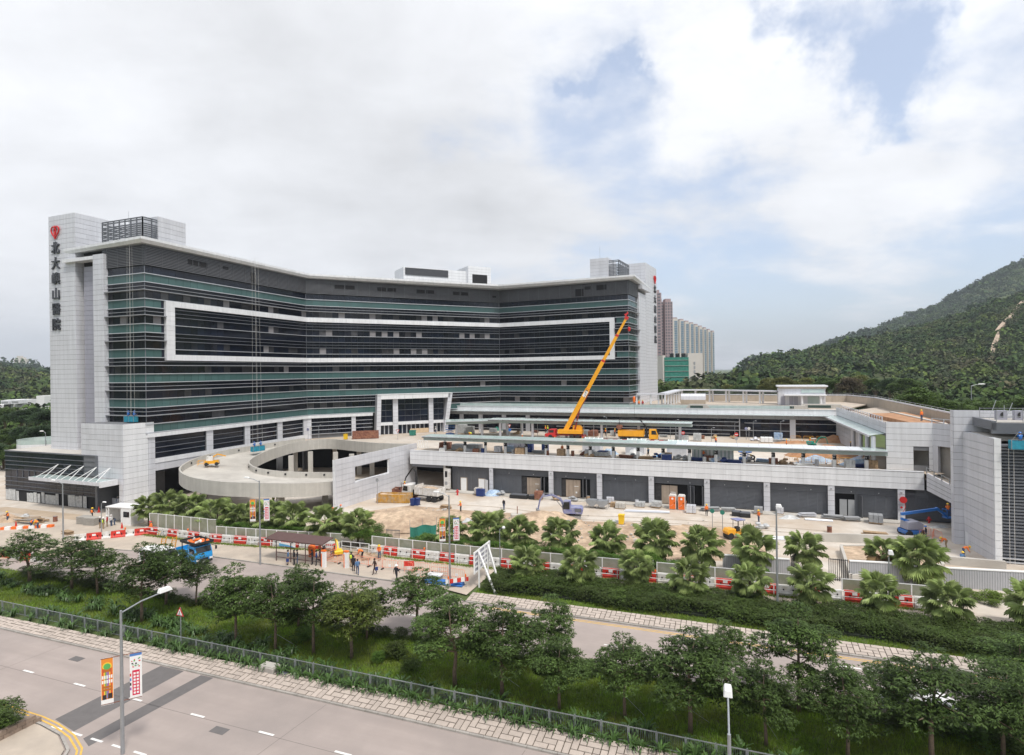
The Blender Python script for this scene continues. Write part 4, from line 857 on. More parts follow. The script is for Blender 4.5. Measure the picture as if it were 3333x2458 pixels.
for a,b_ in zip(pl,pl[1:]):
 d=(b_-a).normalized();n=Vector((d.y,-d.x,0));a_,c_=a-n*1.5,b_-n*1.5
 MB().prism([(p.x,p.y)for p in[a+n*.5,b_+n*.5,c_-n*.3,a_-n*.3]],15.95,16.3).build('roof_slab',M['clad'],perg,world=True)
 k=max(2,round((b_-a).length/4.5))
 for i in range(k):
  for o in(0,-1.5):p=a.lerp(b_,i/k)+n*o;MB().box((p.x,p.y,14.45),(.35,.35,3.0),math.atan2(d.y,d.x)).build('post',M['cladw'],perg,world=True)
bpar=thing('roof_parapet','beige roof parapet wall with a steel coping rail on the far side of the roof','wall',RG(2290,1312))
bp=[RG(2215,1300),RG(2680,1311),RG(2858,1316),V2((67.5,92)),V2((64.0,84))]
bp=[V2((44,168)),V2((86,150)),V2((84.5,136)),V2((65.8,86.0)),V2((64.4,81.5))]
for a,b_ in zip(bp,bp[1:]):
 d=(b_-a).normalized();n=Vector((d.y,-d.x,0));L=(b_-a).length;k=max(1,round(L/3.2))
 for i in range(k):MB().obox(a+d*(i*L/k+.015)-n*.15+Vector((0,0,12)),d*(L/k-.03),n*.3,(0,0,2.55)).build('render_panel',M['beige'],bpar,world=True)
 MB().bar(a+Vector((0,0,14.75)),b_+Vector((0,0,14.75)),.3,.22).build('coping',M['clad'],bpar,world=True)
 for i in range(k):MB().bar(a+d*i*L/k+Vector((0,0,14.6)),a+d*i*L/k+Vector((0,0,15.2)),.06).build('rail_post',M['steel'],bpar,world=True)
 MB().bar(a+Vector((0,0,15.2)),b_+Vector((0,0,15.2)),.06).build('rail',M['steel'],bpar,world=True)
pv=RG(2535,1319);pav=thing('roof_pavilion','small pavilion with flat roof, glazed front and curved porch on the roof garden','pavilion',pv);pd,pn=D(-21.5),D(68.5)
MB().obox(pv+pn*1.5+Vector((0,0,12.9)),pd*10.2,pn*5,(0,0,4.0)).build('wall',M['clad'],pav,world=True)
MB().obox(pv-pd*.3+pn*1.0+Vector((0,0,17.3)),pd*11,pn*6,(0,0,.35)).build('roof',M['cladw'],pav,world=True);MB().obox(pv+pd*.2+pn*1.3+Vector((0,0,16.9)),pd*10.2,pn*5,(0,0,.4)).build('roof_beam',M['beige'],pav,world=True)
MB().obox(pv+pd*5+pn*1.35+Vector((0,0,15.9)),pd*5,pn*.1,(0,0,.8)).build('clerestory',M['gglass'],pav,world=True)
MB().obox(pv+pd*6.4+pn*1.38+Vector((0,0,13.0)),pd*3,pn*.08,(0,0,2.0)).build('window',M['gglass'],pav,world=True)
MB().obox(pv+pd*1.2+pn*-.9+Vector((0,0,15.25)),pd*9,pn*3,(0,0,.28)).build('porch_roof',M['cladw'],pav,world=True)
for q in(.6,2.4,3.4):MB().obox(pv+pd*q+pn*1.36+Vector((0,0,12.9)),pd*.9,pn*.1,(0,0,2.1)).build('door',M['cladg'],pav,world=True)
for q in(5.0,9.0):c=pv+pd*q-pn*.3;MB().lathe([(.28,12.9),(.28,15.3)],(c.x,c.y,0),12).build('column',M['cladw'],pav,world=True)
for(px,py,w,d,h,lab)in((2105,1329,6,2,.9,'curved green-grey planter before the pergola, nearest the hospital tower'),(2230,1331,5.5,2,1.0,'planter box with a dark opening beside the vaulted skylight'),(2600,1329,9,1.5,.9,'long planter with white bags before the roof pavilion'),(2470,1331,10,1.2,.8,'long low planter left of the roof pavilion')):
 p=RG(px,py);t=thing('roof_planter',lab,'planter',p);MB().extr([(0,0),(w,0),(w-.8,h),(.8,h)],pn*d,p+Vector((0,0,12.95)),pd,Vector((0,0,1))).build('box',M['tilew'],t,world=True);MB().obox(p+pd*(w*.2)-pn*.05+Vector((0,0,13.1)),pd*w*.5,pn*.05,(0,0,h*.6)).build('panel',mat('dark_green_panel',(.03,.06,.05),.6),t,world=True)
sk=RG(2216,1316);t=thing('vaulted_skylight','grey vaulted skylight on a beige base beside the pergola','skylight',sk)
MB().obox(sk+Vector((0,0,13)),pd*6,pn*2.4,(0,0,1.1)).build('base',M['beige'],t,world=True);MB().extr([(0,0),(2.4,0),(2.3,.9),(1.7,1.5),(.7,1.5),(.1,.9)],pd*6,sk+Vector((0,0,14.1)),pn,Vector((0,0,1))).build('vault',M['clad'],t,world=True)
# ================================================================== RIGHT ARM OF THE PODIUM
B0=V2((54.5,85.26));dB=D(-21.5);B1=V2((59.82,83.17));dBk=D(71);B2=B0+dBk*36.2
arm=thing('podium_right_arm','pale clad right arm of the podium with a square opening and a sloping glass awning','building',B0);PX=Pieces(arm,'cladding_panel',300)
hl=(3.35,5.25,7.64,9.85)
for(s0,s1,z0,z1)in((0,hl[0],6.9,13.8),(hl[1],5.72,6.9,13.8),(hl[0],hl[1],6.9,hl[2]),(hl[0],hl[1],hl[3],13.8)):MB().obox(B0+dB*s0+dA*.05+Vector((0,0,z0)),dB*(s1-s0),dA*.4,(0,0,z1-z0)).build('wall_core',M['joint'],arm,world=True)
clad(PX,B0,B0+dB*5.72,6.95,13.9,M['cladw'],1.8,.87,1,[hl])
d2_=D(-68.5);MB().obox(B1+Vector((0,0,10.6)),d2_*9,D(21.5)*.4,(0,0,3.2)).build('wall_core',M['joint'],arm,world=True);clad(PX,B1,B1+d2_*9,10.6,13.85,M['clad'],3,.82)
MB().obox(B1-dB*.0+Vector((0,0,6.9)),d2_*.7,D(21.5)*.5,(0,0,3.7)).build('pillar',M['clad'],arm,world=True)
clad(PX,B2,B0+dBk*16,6.95,11.9,M['clad'],2.4,.87);clad(PX,B2,B0,12.2,13.75,M['clad'],3.2,.78)
MB().obox(B0+dBk*16+Vector((0,0,6.9)),dBk*20.2,Vector((-dBk.y,dBk.x,0))*-.4,(0,0,5)).build('wall_core',M['joint'],arm,world=True)
MB().obox(B0+dBk*.4+Vector((0,0,11.8)),dBk*35.6,Vector((dBk.y,-dBk.x,0))*.4,(0,0,1.9)).build('wall_core',M['joint'],arm,world=True)
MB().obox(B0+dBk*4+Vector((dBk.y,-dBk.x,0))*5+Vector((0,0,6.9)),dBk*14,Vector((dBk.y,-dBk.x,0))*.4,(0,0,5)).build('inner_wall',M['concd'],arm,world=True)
MB().prism([(p.x,p.y)for p in[B0+dB*.4+dA*.5,B1+dA*.3,V2((62.5,77.5)),V2((66.5,88)),V2((84.5,134)),B2+V2((.5,0))]],12.3,12.7).build('roof',M['pave'],arm,world=True)
nl=-Vector((dBk.y,-dBk.x,0))
for i in range(17):MB().obox(B0+dBk*(.6+i*2.05)+Vector((0,0,12.1)),dBk*2.0,nl*2.0+Vector((0,0,-.35)),(0,0,.06)).build('awning_glass',M['gglass'],arm,world=True)
MB().obox(B0+dBk*.6+nl*2.0+Vector((0,0,11.55)),dBk*34.9,nl*.12,(0,0,.3)).build('awning_beam',M['clad'],arm,world=True)
for t in(1.0,4.5,9,14):c=B0+dBk*t+nl*1.4;MB().lathe([(.32,6.9),(.32,11.7)],(c.x,c.y,0),12).build('column',M['clad'],arm,world=True)
for(p,q,nm)in((B0+dBk*2,B0+dBk*30,'roof_rail'),(B1+dA*.3,B1+d2_*8,'roof_rail')):
 for h in(.35,.7):MB().bar(p+Vector((0,0,13.75+h)),q+Vector((0,0,13.75+h)),.07).build('rail',M['rust']if h<.5 else M['clad'],arm,world=True)
 k=int((q-p).length/1.4)
 for i in range(k+1):c=p.lerp(q,i/k);MB().bar(c+Vector((0,0,13.6)),c+Vector((0,0,14.5)),.1).build('rail_post',M['clad'],arm,world=True)
for(a,b_,c_,e_)in(((60,86),(63,85.2),(71,108),(66,108)),((64.2,86),(66.0,89),(74,110),(71.8,110))):
 b=MB().prism([a,b_,c_,e_],12.7,13.35).build('soil_bed',M['rsoil'],arm,world=True)
b=MB().prism([(63.1,85.2),(64.1,86),(71.7,110),(71.1,110)],12.7,13.5).build('garden_path',M['conc'],arm,world=True)
FE=V2((57.2,80.8));rp=thing('ramp_parapet','sloping pale clad parapet descending behind the right hand tower','wall',FE);PQ=Pieces(rp,'cladding_panel',60);L_=9.0
b=MB();b.extr([(0,4.75),(L_,1.6),(L_,3.85),(0,7.15)],D(21.5)*.35,FE,d2_,Vector((0,0,1)));b.build('wall',M['clad'],rp,world=True)
for k in(.25,.5,.75):MB().bar(FE-D(21.5)*.02+Vector((0,0,4.75+2.4*k)),FE+d2_*L_-D(21.5)*.02+Vector((0,0,1.6+2.25*k)),.03).build('panel_joint',M['joint'],rp,world=True)
for h in(.35,.75):MB().bar(FE+Vector((0,0,7.15+h)),FE+d2_*L_+Vector((0,0,3.85+h)),.07).build('rail',M['steel'],rp,world=True)
for i in range(9):c=FE+d2_*i+Vector((0,0,7.1-i*.365));MB().bar(c,c+Vector((0,0,.85)),.09).build('rail_post',M['steel'],rp,world=True)
b=MB();b.add([FE+D(21.5)*.3+Vector((0,0,6.3)),FE+d2_*L_+D(21.5)*.3+Vector((0,0,3.0)),FE+d2_*L_+D(21.5)*8+Vector((0,0,3.0)),FE+D(21.5)*8+Vector((0,0,6.3))],[(0,1,2,3)]);b.build('ramp_surface',M['pave'],rp,world=True)
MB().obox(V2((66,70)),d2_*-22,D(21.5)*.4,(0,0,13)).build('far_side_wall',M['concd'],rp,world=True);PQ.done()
for i in range(7):lpan(35.3+i*1.42,1.42,.12,4.4,-.6,0,'louvre_wall','louvd')
PF.done()
# ================================================================== NEAR TOWER AT THE RIGHT EDGE
T0=V2((54.32,71.96));T1=V2((55.23,71.61));T2=V2((53.2,64.6));tw_=thing('louvred_car_park_tower','near tower with a tall clad blade wall and dark horizontal louvres at the right edge','building',T1);PT=Pieces(tw_,'cladding_panel',260)
MB().prism([(p.x,p.y)for p in[T0,T0+dB*20,T0+dB*20+dA*1.0,T0+dA*1.0]],0,16.45).build('rear_wall',M['joint'],tw_,world=True);clad(PT,T0+dA*1.0,T0,0,16.5,M['clad'],1.0,.87,1);clad(PT,T0,T1,0,16.5,M['clad'],1,.87);clad(PT,T1,T1+dB*19,13.9,16.5,M['clad'],2.4,.87)
db_=(T2-T1).normalized();nb=Vector((db_.y,-db_.x,0));MB().obox(T1-nb*.63+Vector((0,0,0)),T2-T1,nb*.61,(0,0,13.85)).build('blade_wall',M['cladw'],tw_,world=True)
clad(PT,T1,T2,0,13.9,M['clad'],8,.87,1,[(0,1.2,0,1.6)]);clad(PT,T2,T2+dB*.65,0,13.9,M['cladw'],.7,.87)
LV0=T2+dB*.72+dA*.5;MB().obox(LV0+dA*1.2+Vector((0,0,0)),dB*15,dA*5,(0,0,12.9)).build('dark_core',M['dark'],tw_,world=True)
for j in range(36):MB().obox(LV0+Vector((0,0,.5+j*.355)),dB*15,dA*.30+Vector((0,0,.12)),(0,0,.17)).build('louvre_blade',M['louvd'],tw_,world=True)
for i in range(8):MB().obox(LV0+dB*(i*2)+dA*.35,dB*.14,dA*.14,(0,0,13.2)).build('louvre_post',M['louvd'],tw_,world=True)
for z in(0.1,.5):MB().obox(LV0-dA*.1+Vector((0,0,z)),dB*15,dA*.3,(0,0,.14)).build('white_bar',M['fin'],tw_,world=True)
MB().obox(T1+dB*.8+Vector((0,0,13.4)),dB*16,-dA*5.2,(0,0,.5)).build('roof_slab',M['conc'],tw_,world=True)
bm0=T1+dB*.9-dA*.2;MB().obox(bm0+Vector((0,0,14.7)),-dA*6.0,dB*.4,(0,0,1.0)).build('dark_beam',M['louvd'],tw_,world=True);MB().obox(bm0-dA*6.0+Vector((0,0,14.3)),dB*16,dA*.4,(0,0,1.2)).build('dark_beam',M['louvd'],tw_,world=True)
MB().obox(bm0+dB*.5+Vector((0,0,15.3)),dB*15,-dA*5.6,(0,0,.3)).build('upper_slab',M['conc'],tw_,world=True);PT.done()
sc=thing('roof_scaffold','tangle of thin scaffold rails on the roof of the right hand tower','scaffold',bm0+Vector((0,0,15.6)))
for i in range(6):
 for q in(0,5):c=bm0+dB*(.6+i*2.4)-dA*(.4+q);MB().bar(c+Vector((0,0,15.6)),c+Vector((0,0,16.9+.3*(i%2))),.05).build('upright',M['steel'],sc,world=True)
for q,z in((0,16.2),(0,16.8),(5,16.2),(5,16.7)):c=bm0+dB*.6-dA*(.4+q);MB().bar(c+Vector((0,0,z)),c+dB*13+Vector((0,0,z+.1)),.05).build('ledger',M['steel'],sc,world=True)
for i in range(5):c=bm0+dB*(1+i*1.4)-dA*(2+i*.5);MB().bar(c+Vector((0,0,15.6)),c+dB*1.2+dA*1.5+Vector((0,0,17.8-.3*i)),.04).build('brace',M['steel'],sc,world=True)
for i,(s,w)in enumerate(((2.0,1.0),(3.6,.8))):
 t=thing('air_conditioner','grey roof air conditioner on the right hand tower, %s one'%('left','right')[i],'air conditioner',bm0+dB*s-dA*2.4+Vector((0,0,15.6)));MB().box((0,0,.55),(w,.7,1.1),SA).build('casing',M['cladg'],t);MB().lathe([(.32,-.37),(.32,-.33)],(0,0,.6),12,'Y').build('fan',M['black'],t)
PX.done();PR.done();PRc.done()
# ================================================================== FAR BUILDINGS
def tower(label,cx,Y,w,dep,z1,m,floors,bays,win,rot=0.0,z0=0,roof=True,inset=.25):
 t=thing('apartment_tower',label,'apartment tower',(cx,Y,z0),rot);MB().box((0,0,(z1-z0)/2),(w,dep,z1-z0)).build('wall',m,t)
 b=MB();fh=(z1-z0)/floors
 for i in range(bays):
  x=-w/2+(i+.5)*w/bays
  for k in range(floors):b.box((x,-dep/2-.02,(k+.5)*fh),(w/bays*.55,.3,fh*.55))
 o=b.build('window',win,t);o['kind']='stuff'
 if roof:MB().box((0,0,z1-z0+1.6),(w*.7,dep*.7,3.2)).build('roof_box',m,t)
 return t
def X_(px,Y):return(px-CX)/F_PX*Y
tower('tall slim pinkish tower half hidden behind the hospital sign tower',X_(2134,600),600,10,14,22+(1208-962)/1900*600,M['pink'],32,2,mat('tower_windows',(.12,.12,.14),.5))
tower('pinkish apartment tower block with two shafts, left of the pair',X_(2141,610),608,9,14,22+(1202-985)/1900*608,M['pink'],30,3,MATS['tower_windows'])
tower('pinkish apartment tower with a stepped roof, right of the pair',X_(2169,610),605,8,14,22+(1202-985)/1900*605,M['pink'],30,3,MATS['tower_windows'])
for k in range(9):
 f=k/8;px=2196+(2318-2196)*f**.85;Y=760+60*f;top=1038+36*f+1*k;w=26*(1-.55*f)/1900*Y*.62
 t=thing('apartment_tower','cream bay with blue glass in the long curved block, number %s from the left'%('one two three four five six seven eight nine'.split()[k]),'apartment tower',(X_(px,Y),Y,0),0,'bays of the long curved apartment block')
 z1=22+(1201-top)/1900*Y;MB().box((0,0,z1/2),(w,12,z1)).build('wall',M['creamt'],t);MB().box((0,0,z1+.8),(w*.8,10,1.6)).build('roof_cap',M['pink'],t)
 b=MB()
 for z in np.arange(2,z1-2,3):b.box((w*.10,-6.1,z),(w*.62,.4,2.4))
 o=b.build('blue_glazing',M['bluet'],t);o['kind']='stuff'
nb_=thing('netted_building','building wrapped in green scaffold netting beside a white block','building',(X_(2202,330),330,0));Yn=330
def bx(px0,px1,py0,py1,dep,m,nm,dy=0):w=(px1-px0)/F_PX*Yn;MB().box((X_((px0+px1)/2,Yn)-nb_.location.x,dy+dep/2,(EYE-(py1-1201)/F_PX*Yn+EYE-(py0-1201)/F_PX*Yn)/2),(w,dep,(py1-py0)/F_PX*Yn)).build(nm,m,nb_)
bx(2163,2242,1163,1262,14,M['gnet'],'net');bx(2241,2288,1150,1262,14,M['creamt'],'wall',.5);bx(2158,2166,1156,1262,14,M['creamt'],'wall',.3)
for i in range(4):bx(2163,2242,1172+i*18,1173+i*18,.3,M['tilew'],'scaffold_lift',-.3)
for i in range(3):bx(2190+i*19,2197+i*19,1150,1163,4,M['dark'],'roof_tank',2)
for k in range(5):bx(2259,2264,1178+k*14,1187+k*14,.3,M['soff'],'window',.3)
wb=thing('white_hill_buildings','pair of white blocks with rounded roof plant among the trees at the left','building',(X_(60,170),170,0))
for(px0,px1,py0,py1)in((5,60,1315,1345),(38,97,1300,1335),(142,168,1288,1330)):
 Y=250;w=(px1-px0)/F_PX*Y;MB().box((X_((px0+px1)/2,Y)-wb.location.x,Y-170,EYE-((py0+py1)/2-1228)/F_PX*Y-1),(w,8,(py1-py0)/F_PX*Y+2)).build('wall',M['white'],wb)
for(px,py)in((51,1307),(84,1306)):Y=249;c=(X_(px,Y)-wb.location.x,Y-170-3.5,EYE-(py-1228)/F_PX*Y);MB().box(c,(3.4,4,1.6)).build('roof_plant',M['cladw'],wb);MB().box((c[0],c[1]-2.05,c[2]),(2.8,.1,.7)).build('grille',M['soff'],wb)
fb=thing('distant_estate','faint cream building on the ridge left of the hospital','building',(X_(68,1500),1500,20))
for(px,top)in((56,1172),(66,1163),(76,1168),(84,1173)):MB().box((X_(px,1500)-X_(68,1500),0,(1235-top)/F_PX*1500/2),(8,10,(1235-top)/F_PX*1500)).build('wall',M['creamt'],fb)
cw=thing('curved_balcony','pale curved roof terrace parapet with a glass rail behind the black annex','terrace',(-104,130,0))
path=cspline([(-88,128,7.6),(-96,126,7.6),(-103.5,124,7.6),(-107.5,126.5,7.6),(-107.5,131,7.6),(-104,134,7.6)],5)
curvewall(path,1.6,0,.3,M['cladw'],'parapet',cw,-1);curvewall(path,0,.9,.04,M['gglass'],'glass_rail',cw,-1)
MB().prism([(p.x,p.y)for p in path]+[(-88,136)],5.6,6.4).build('terrace_floor',M['beige'],cw,world=True);MB().prism([(p.x*.98-1.9,p.y+.6)for p in path]+[(-90,136)],0,5.6).build('base',M['concd'],cw,world=True)
# ================================================================== SITE WALLS at the lower right
rw=thing('ribbed_boundary_wall','low grey ribbed boundary wall before the right hand tower','wall',S(16.6,68.8));rr_=random.Random(2)
for(a,b_,h)in((S(16.2,68.6),S(27,70.2),1.9),(S(11.2,67.9),S(16.2,68.6),2.1),(S(-1,66.6),S(5.6,67.2),1.9)):
 d=(b_-a).normalized();L=(b_-a).length;k=round(L/.22);n=Vector((d.y,-d.x,0))
 MB().obox(a,d*L,-n*.2,(0,0,h)).build('wall',M['soff'],rw,world=True);rb_=MB()
 for i in range(k):rb_.obox(a+d*(i*L/k),d*(L/k*.6),n*.022,(0,0,h-.05))
 o=rb_.build('rib',mat('ribbed_panel',(.42,.42,.44),.6,0,.05,1,streak=.08),rw,world=True);o['kind']='stuff';MB().obox(a+n*.07+Vector((0,0,h)),d*L,-n*.34,(0,0,.1)).build('coping',M['white'],rw,world=True)
for(s0,s1,t0,t1,lab)in((5.7,6.6,67.2,69.2,'left leaf of the black bar gate in the boundary wall'),(9.3,11.0,67.8,67.8,'right leaf of the black bar gate in the boundary wall')):
 g_=thing('bar_gate',lab,'gate',S(s0,t0));k=9
 for i in range(k+1):p=S(s0+(s1-s0)*i/k,t0+(t1-t0)*i/k);MB().bar(p,p+Vector((0,0,2.3)),.05).build('bar',M['black'],g_,world=True)
 for z in(.15,2.2):MB().bar(S(s0,t0,z),S(s1,t1,z),.06).build('rail',M['black'],g_,world=True)
def planter(lab,pts,h,th=.3,fill='sand',name='planter_wall'):
 t=thing(name,lab,'planter',pts[0])
 for a,b_ in zip(pts,pts[1:]+pts[:1]):MB().bar(a+Vector((0,0,h/2)),b_+Vector((0,0,h/2)),th,h).build('wall',M['conc'],t,world=True)
 MB().prism([(p.x,p.y)for p in pts],0,h-.12).build('fill',M[fill],t,world=True)
planter('raised white planter filled with sand in front of the boundary wall',[V2(gp(*p))for p in((2770,1900),(2738,1798),(3035,1800),(3070,1862))],.9)
MB().bar(V2(gp(2650,1762))+Vector((0,0,.55)),V2(gp(3000,1775))+Vector((0,0,.55)),.35,1.1).build('x',M['conc']);o=bpy.data.objects['x'];o.name='concrete_upstand';tag(o,'long low concrete upstand with small square holes near the blue boom lift','wall')
# ================================================================== VEGETATION
_o1='first second third fourth fifth sixth seventh eighth ninth tenth eleventh twelfth thirteenth fourteenth fifteenth sixteenth seventeenth eighteenth nineteenth'.split()
def ordw(n):return _o1[n-1]if n<20 else('twentieth','thirtieth','fortieth')[n//10-2]if n%10==0 else('twenty','thirty','forty')[n//10-2]+' '+_o1[n%10-1]
def leafquads(P,A,B):
 n=len(P);v=np.stack([P-A,P-B*.8,P+A,P+B*.8],1).reshape(-1,3);return v,np.arange(4*n).reshape(n,4)
def rosettes(P,L,rng,k=6,droop=.45):
 n=len(P);P=np.repeat(P,k,0);az=rng.random(n*k)*2*math.pi;dr=-droop+rng.normal(0,.3,n*k)
 l=L*rng.uniform(.7,1.25,n*k);d=np.stack([np.cos(az)*np.cos(dr),np.sin(az)*np.cos(dr),np.sin(dr)],-1);A=d*(l/2)[:,None]
 side=np.stack([-np.sin(az),np.cos(az),rng.normal(0,.35,n*k)],-1);side/=np.linalg.norm(side,axis=1)[:,None];return leafquads(P+A*1.1,A,side*(l*.2)[:,None])
def crown_pts(rng,lumps,n,up=.25):
 c=np.array([q[:3]for q in lumps]);r=np.array([q[3]for q in lumps]);w=r**2;i=rng.choice(len(lumps),n,p=w/w.sum())
 d=rng.normal(size=(n,3));d[:,2]+=up*2*rng.random(n);d/=np.linalg.norm(d,axis=1)[:,None];q=rng.uniform(.55,1.05,n)**.6
 return c[i]+d*(r[i]*q)[:,None]*np.array([1,1,.62])
def street_tree(seed,H=6.6,R=2.3,trunk=2.3,n=1150,L_=.205):
 rng=np.random.default_rng(seed);r=random.Random(seed);lumps=[];b=MB();top=Vector((r.uniform(-.25,.25),r.uniform(-.25,.25),H*.86))
 mid=Vector((r.uniform(-.08,.08),r.uniform(-.08,.08),trunk));b.tube([(0,0,-.1),(0.02,0,trunk*.5),mid,mid.lerp(top,.5)+Vector((r.uniform(-.15,.15),0,0)),top],[.115,.095,.08,.05,.02],8)
 nb=r.randint(9,12)
 for i in range(nb):
  f=.05+.9*i/nb;st=mid.lerp(top,f*.85);a=i*2.4+r.uniform(-.4,.4);ln=R*(1.0-.55*f)*r.uniform(.75,1.1)*(.75 if f<.1 else 1)
  e=st+Vector((math.cos(a)*ln,math.sin(a)*ln,ln*r.uniform(.15,.5)+.1));b.tube([st,st.lerp(e,.5)+Vector((0,0,-.06*ln)),e],[.045*(1.2-f),.03,.012],6)
  lumps.append((e.x*.82,e.y*.82,e.z,R*r.uniform(.30,.42)*(1.1-.25*f)))
  if r.random()<.7:q=st.lerp(e,.55);lumps.append((q.x+r.uniform(-.3,.3),q.y+r.uniform(-.3,.3),q.z+.25,R*.28))
 lumps.append((top.x,top.y,H*.93,R*.30));P=crown_pts(rng,lumps,n);v,q=rosettes(P,L_,rng)
 return b.mesh('trunk',M['bark'],True),npmesh('crown',v,q,M['leaf'],link=False)
TV=[street_tree(s,n=k)for s,k in((1,1900),(2,1600),(3,2050),(4,1400),(5,1800),(6,2150))]
CR={}
def place_tree(meshes,loc,rz,sc,label,name='street_tree',group=None,m=None):
 t=thing(name,label,'tree',loc,rz,group);t.scale=sc;meobj('trunk',meshes[0],t)
 me=meshes[1]
 if m is not None:
  key=(me.name,m.name)
  if key not in CR:CR[key]=me.copy();CR[key].materials.clear();CR[key].materials.append(m)
  me=CR[key]
 meobj('crown',me,t);return t
trees=[(96,1900,1712,112,3,'flat topped tree at the left edge before the red and white road barriers'),(233,1919,1740,100,1,'dark tree second from the left edge in the median'),(317,1937,1752,85,4,'slender tree third from the left edge in the median'),
(462,2027,1752,105,0,'tree with a long bare trunk just right of the nearest street lamp head'),(540,1971,1758,95,2,'tree in front of the white van roof'),(639,1975,1790,72,3,'small forked tree directly in front of the blue truck'),(769,2103,1812,108,5,'tall dense tree right of the blue truck behind the leaning triangle sign'),
(971,2043,1822,85,1,'tree in the back row below the left end of the bus shelter'),(896,2123,1850,100,0,'tree with a pale guyed trunk left of the small concrete box by the fence'),(1021,2129,1838,112,2,'dense tree below the bus shelter with a straight trunk'),(1145,2147,1872,118,5,'yellowish green tree with a kinked trunk in the middle of the median'),(1194,2083,1880,88,4,'small back row tree just right of the yellowish tree'),
(1356,2075,1832,120,3,'open crowned spreading tree in front of the man in a white cap'),(1481,2238,1915,150,1,'wide tree left of the white sign frame legs'),(1634,2266,1950,140,0,'wide tree just below the white sign frame'),(1795,2192,1922,98,4,'dark upright tree between the sign frame and the far carriageway gap'),(1821,2314,2060,118,2,'low broad tree in front of the dark upright one by the fence'),
(2034,2342,2050,122,3,'spreading tree with a leaf sprout on its guyed trunk'),(2247,2390,2025,172,5,'largest tree of the median, left of the near right lamp head'),(2363,2282,2005,92,1,'dark narrow tree behind the largest median tree'),(2494,2432,2130,122,4,'tree right of the near right lamp with a guyed thin trunk'),(2600,2318,1945,140,2,'tall dark tree reaching up to the silver lamp pole at the right'),
(2759,2475,2145,140,0,'tree with a short thick trunk near the bottom, right of centre'),(2890,2335,2150,100,1,'dark low tree in the back row hiding the white car'),(3034,2500,2085,190,3,'airy wide tree with a leaning trunk at the lower right'),(3265,2480,2120,150,5,'tree at the lower right edge of the view'),(3330,2330,2050,150,2,'brownish tree cut by the right edge of the view')]
for i,(px,py,top,hw,var,lab)in enumerate(trees):
 p=gp(px,py);u,v=uv(px,top);H=EYE-v*p[1];R=hw/F_PX*p[1];sc=(R/2.25,R/2.25,H/6.9)
 place_tree(TV[var],(p[0],p[1],0),i*1.7,sc,lab,group='young trees of the planted median',m=M['leafy']if i in(10,)else None)
for i,(s,t)in enumerate(((-88,37),(-95,40),(-84,41),(14,37.2),(19,39),(23,37),(28,40))):p=S(s,t);place_tree(TV[i%6],p,i*2,(1,1,.95),'young median tree beyond the edge of the view',group='median trees outside the view')
for(px,py,ex,ey)in((896,2123,970,2110),(1634,2266,1692,2242),(2034,2342,2098,2335),(2247,2390,2310,2358),(2494,2432,2533,2415)):
 p,q=gp(px,py),gp(ex,ey);tag(MB().tube([(p[0],p[1],1.5),(q[0],q[1],.1)],.014,4).build('guy_wire',M['steel']),'thin guy wire from a median tree trunk to the grass, %s from the left'%ordw((896,1634,2034,2247,2494).index(px)+1),'wire','guy wires on the median trees')

def tufts(n,fn,h0,h1,k,wid,rng):
 P=fn(n);P=np.repeat(P,k,0);m=len(P);P[:,:2]+=rng.normal(0,.05,(m,2));az=rng.random(m)*2*math.pi;h=rng.uniform(h0,h1,m);ln=rng.uniform(.2,.7,m)
 d=np.stack([np.cos(az),np.sin(az),np.zeros(m)],-1);s=np.stack([-np.sin(az),np.cos(az),np.zeros(m)],-1)*wid;T=P+d*(ln*h)[:,None];T[:,2]+=h
 v=np.stack([P-s,P+s,T],1).reshape(-1,3);return v,np.arange(3*m).reshape(m,3)
def Sarr(s,t,z):return np.stack([_ca*s-_sa*t,_sa*s+_ca*t,z],-1)
def med(n):
 s=20-RNG.beta(1.0,1.35,n)*104;t=RNG.uniform(34.6,42.3,n);return Sarr(s,t,np.full(n,.03))
v,q=tufts(80000,med,.10,.30,3,.016,RNG);g_=npmesh('grass',v,q,M['grass'],kind='stuff');g_['label']='long uneven grass on the median'
def bed(n):return Sarr(RNG.uniform(-24,34,n),RNG.uniform(52.4,54.2,n),np.full(n,.03))
v,q=tufts(9000,bed,.08,.22,3,.02,RNG);g_=npmesh('grass',v,q,M['grass'],kind='stuff')
def edge(n):s=RNG.uniform(-76,17,n);t=np.interp(s,[-76,-63,-57,-45,-27,-13,-.5,17],[57.9,57.9,58.5,60.1,60.3,60.9,61.5,62.3])-np.abs(RNG.normal(0,.25,n))-.35;return Sarr(s,t,np.full(n,.1))
v,q=tufts(7000,edge,.06,.28,3,.02,RNG);g_=npmesh('weeds',v,q,M['grass'],kind='stuff')
def strapclump(seed,n=24,R=.62,H=.5):
 r=random.Random(seed);b=MB()
 for i in range(n):
  a=r.random()*6.28;ln=R*r.uniform(.6,1.15);h=H*r.uniform(.6,1.25);w=.035;d=Vector((math.cos(a),math.sin(a),0));s=Vector((-d.y,d.x,0))*w
  pts=[d*.03,d*ln*.35+Vector((0,0,h*.8)),d*ln*.75+Vector((0,0,h)),d*ln+Vector((0,0,h*.55))];vs=[]
  for k,p in enumerate(pts):f=(1,1.2,.9,.05)[k];vs+=[p-s*f,p+s*f]
  b.add(vs,[(2*k,2*k+1,2*k+3,2*k+2)for k in range(3)])
 return b.mesh('strap_leaves',M['strap'])
SM=[strapclump(s)for s in(1,2,3,4)];r=random.Random(9)
def clump(s,t,sc,grp,lab):o=meobj('strap_leaf_plant',SM[r.randrange(4)],None,S(s,t,.02),(0,0,r.random()*6),(sc,sc,sc*r.uniform(.85,1.15)));tag(o,lab,'plant',grp)
s=-74
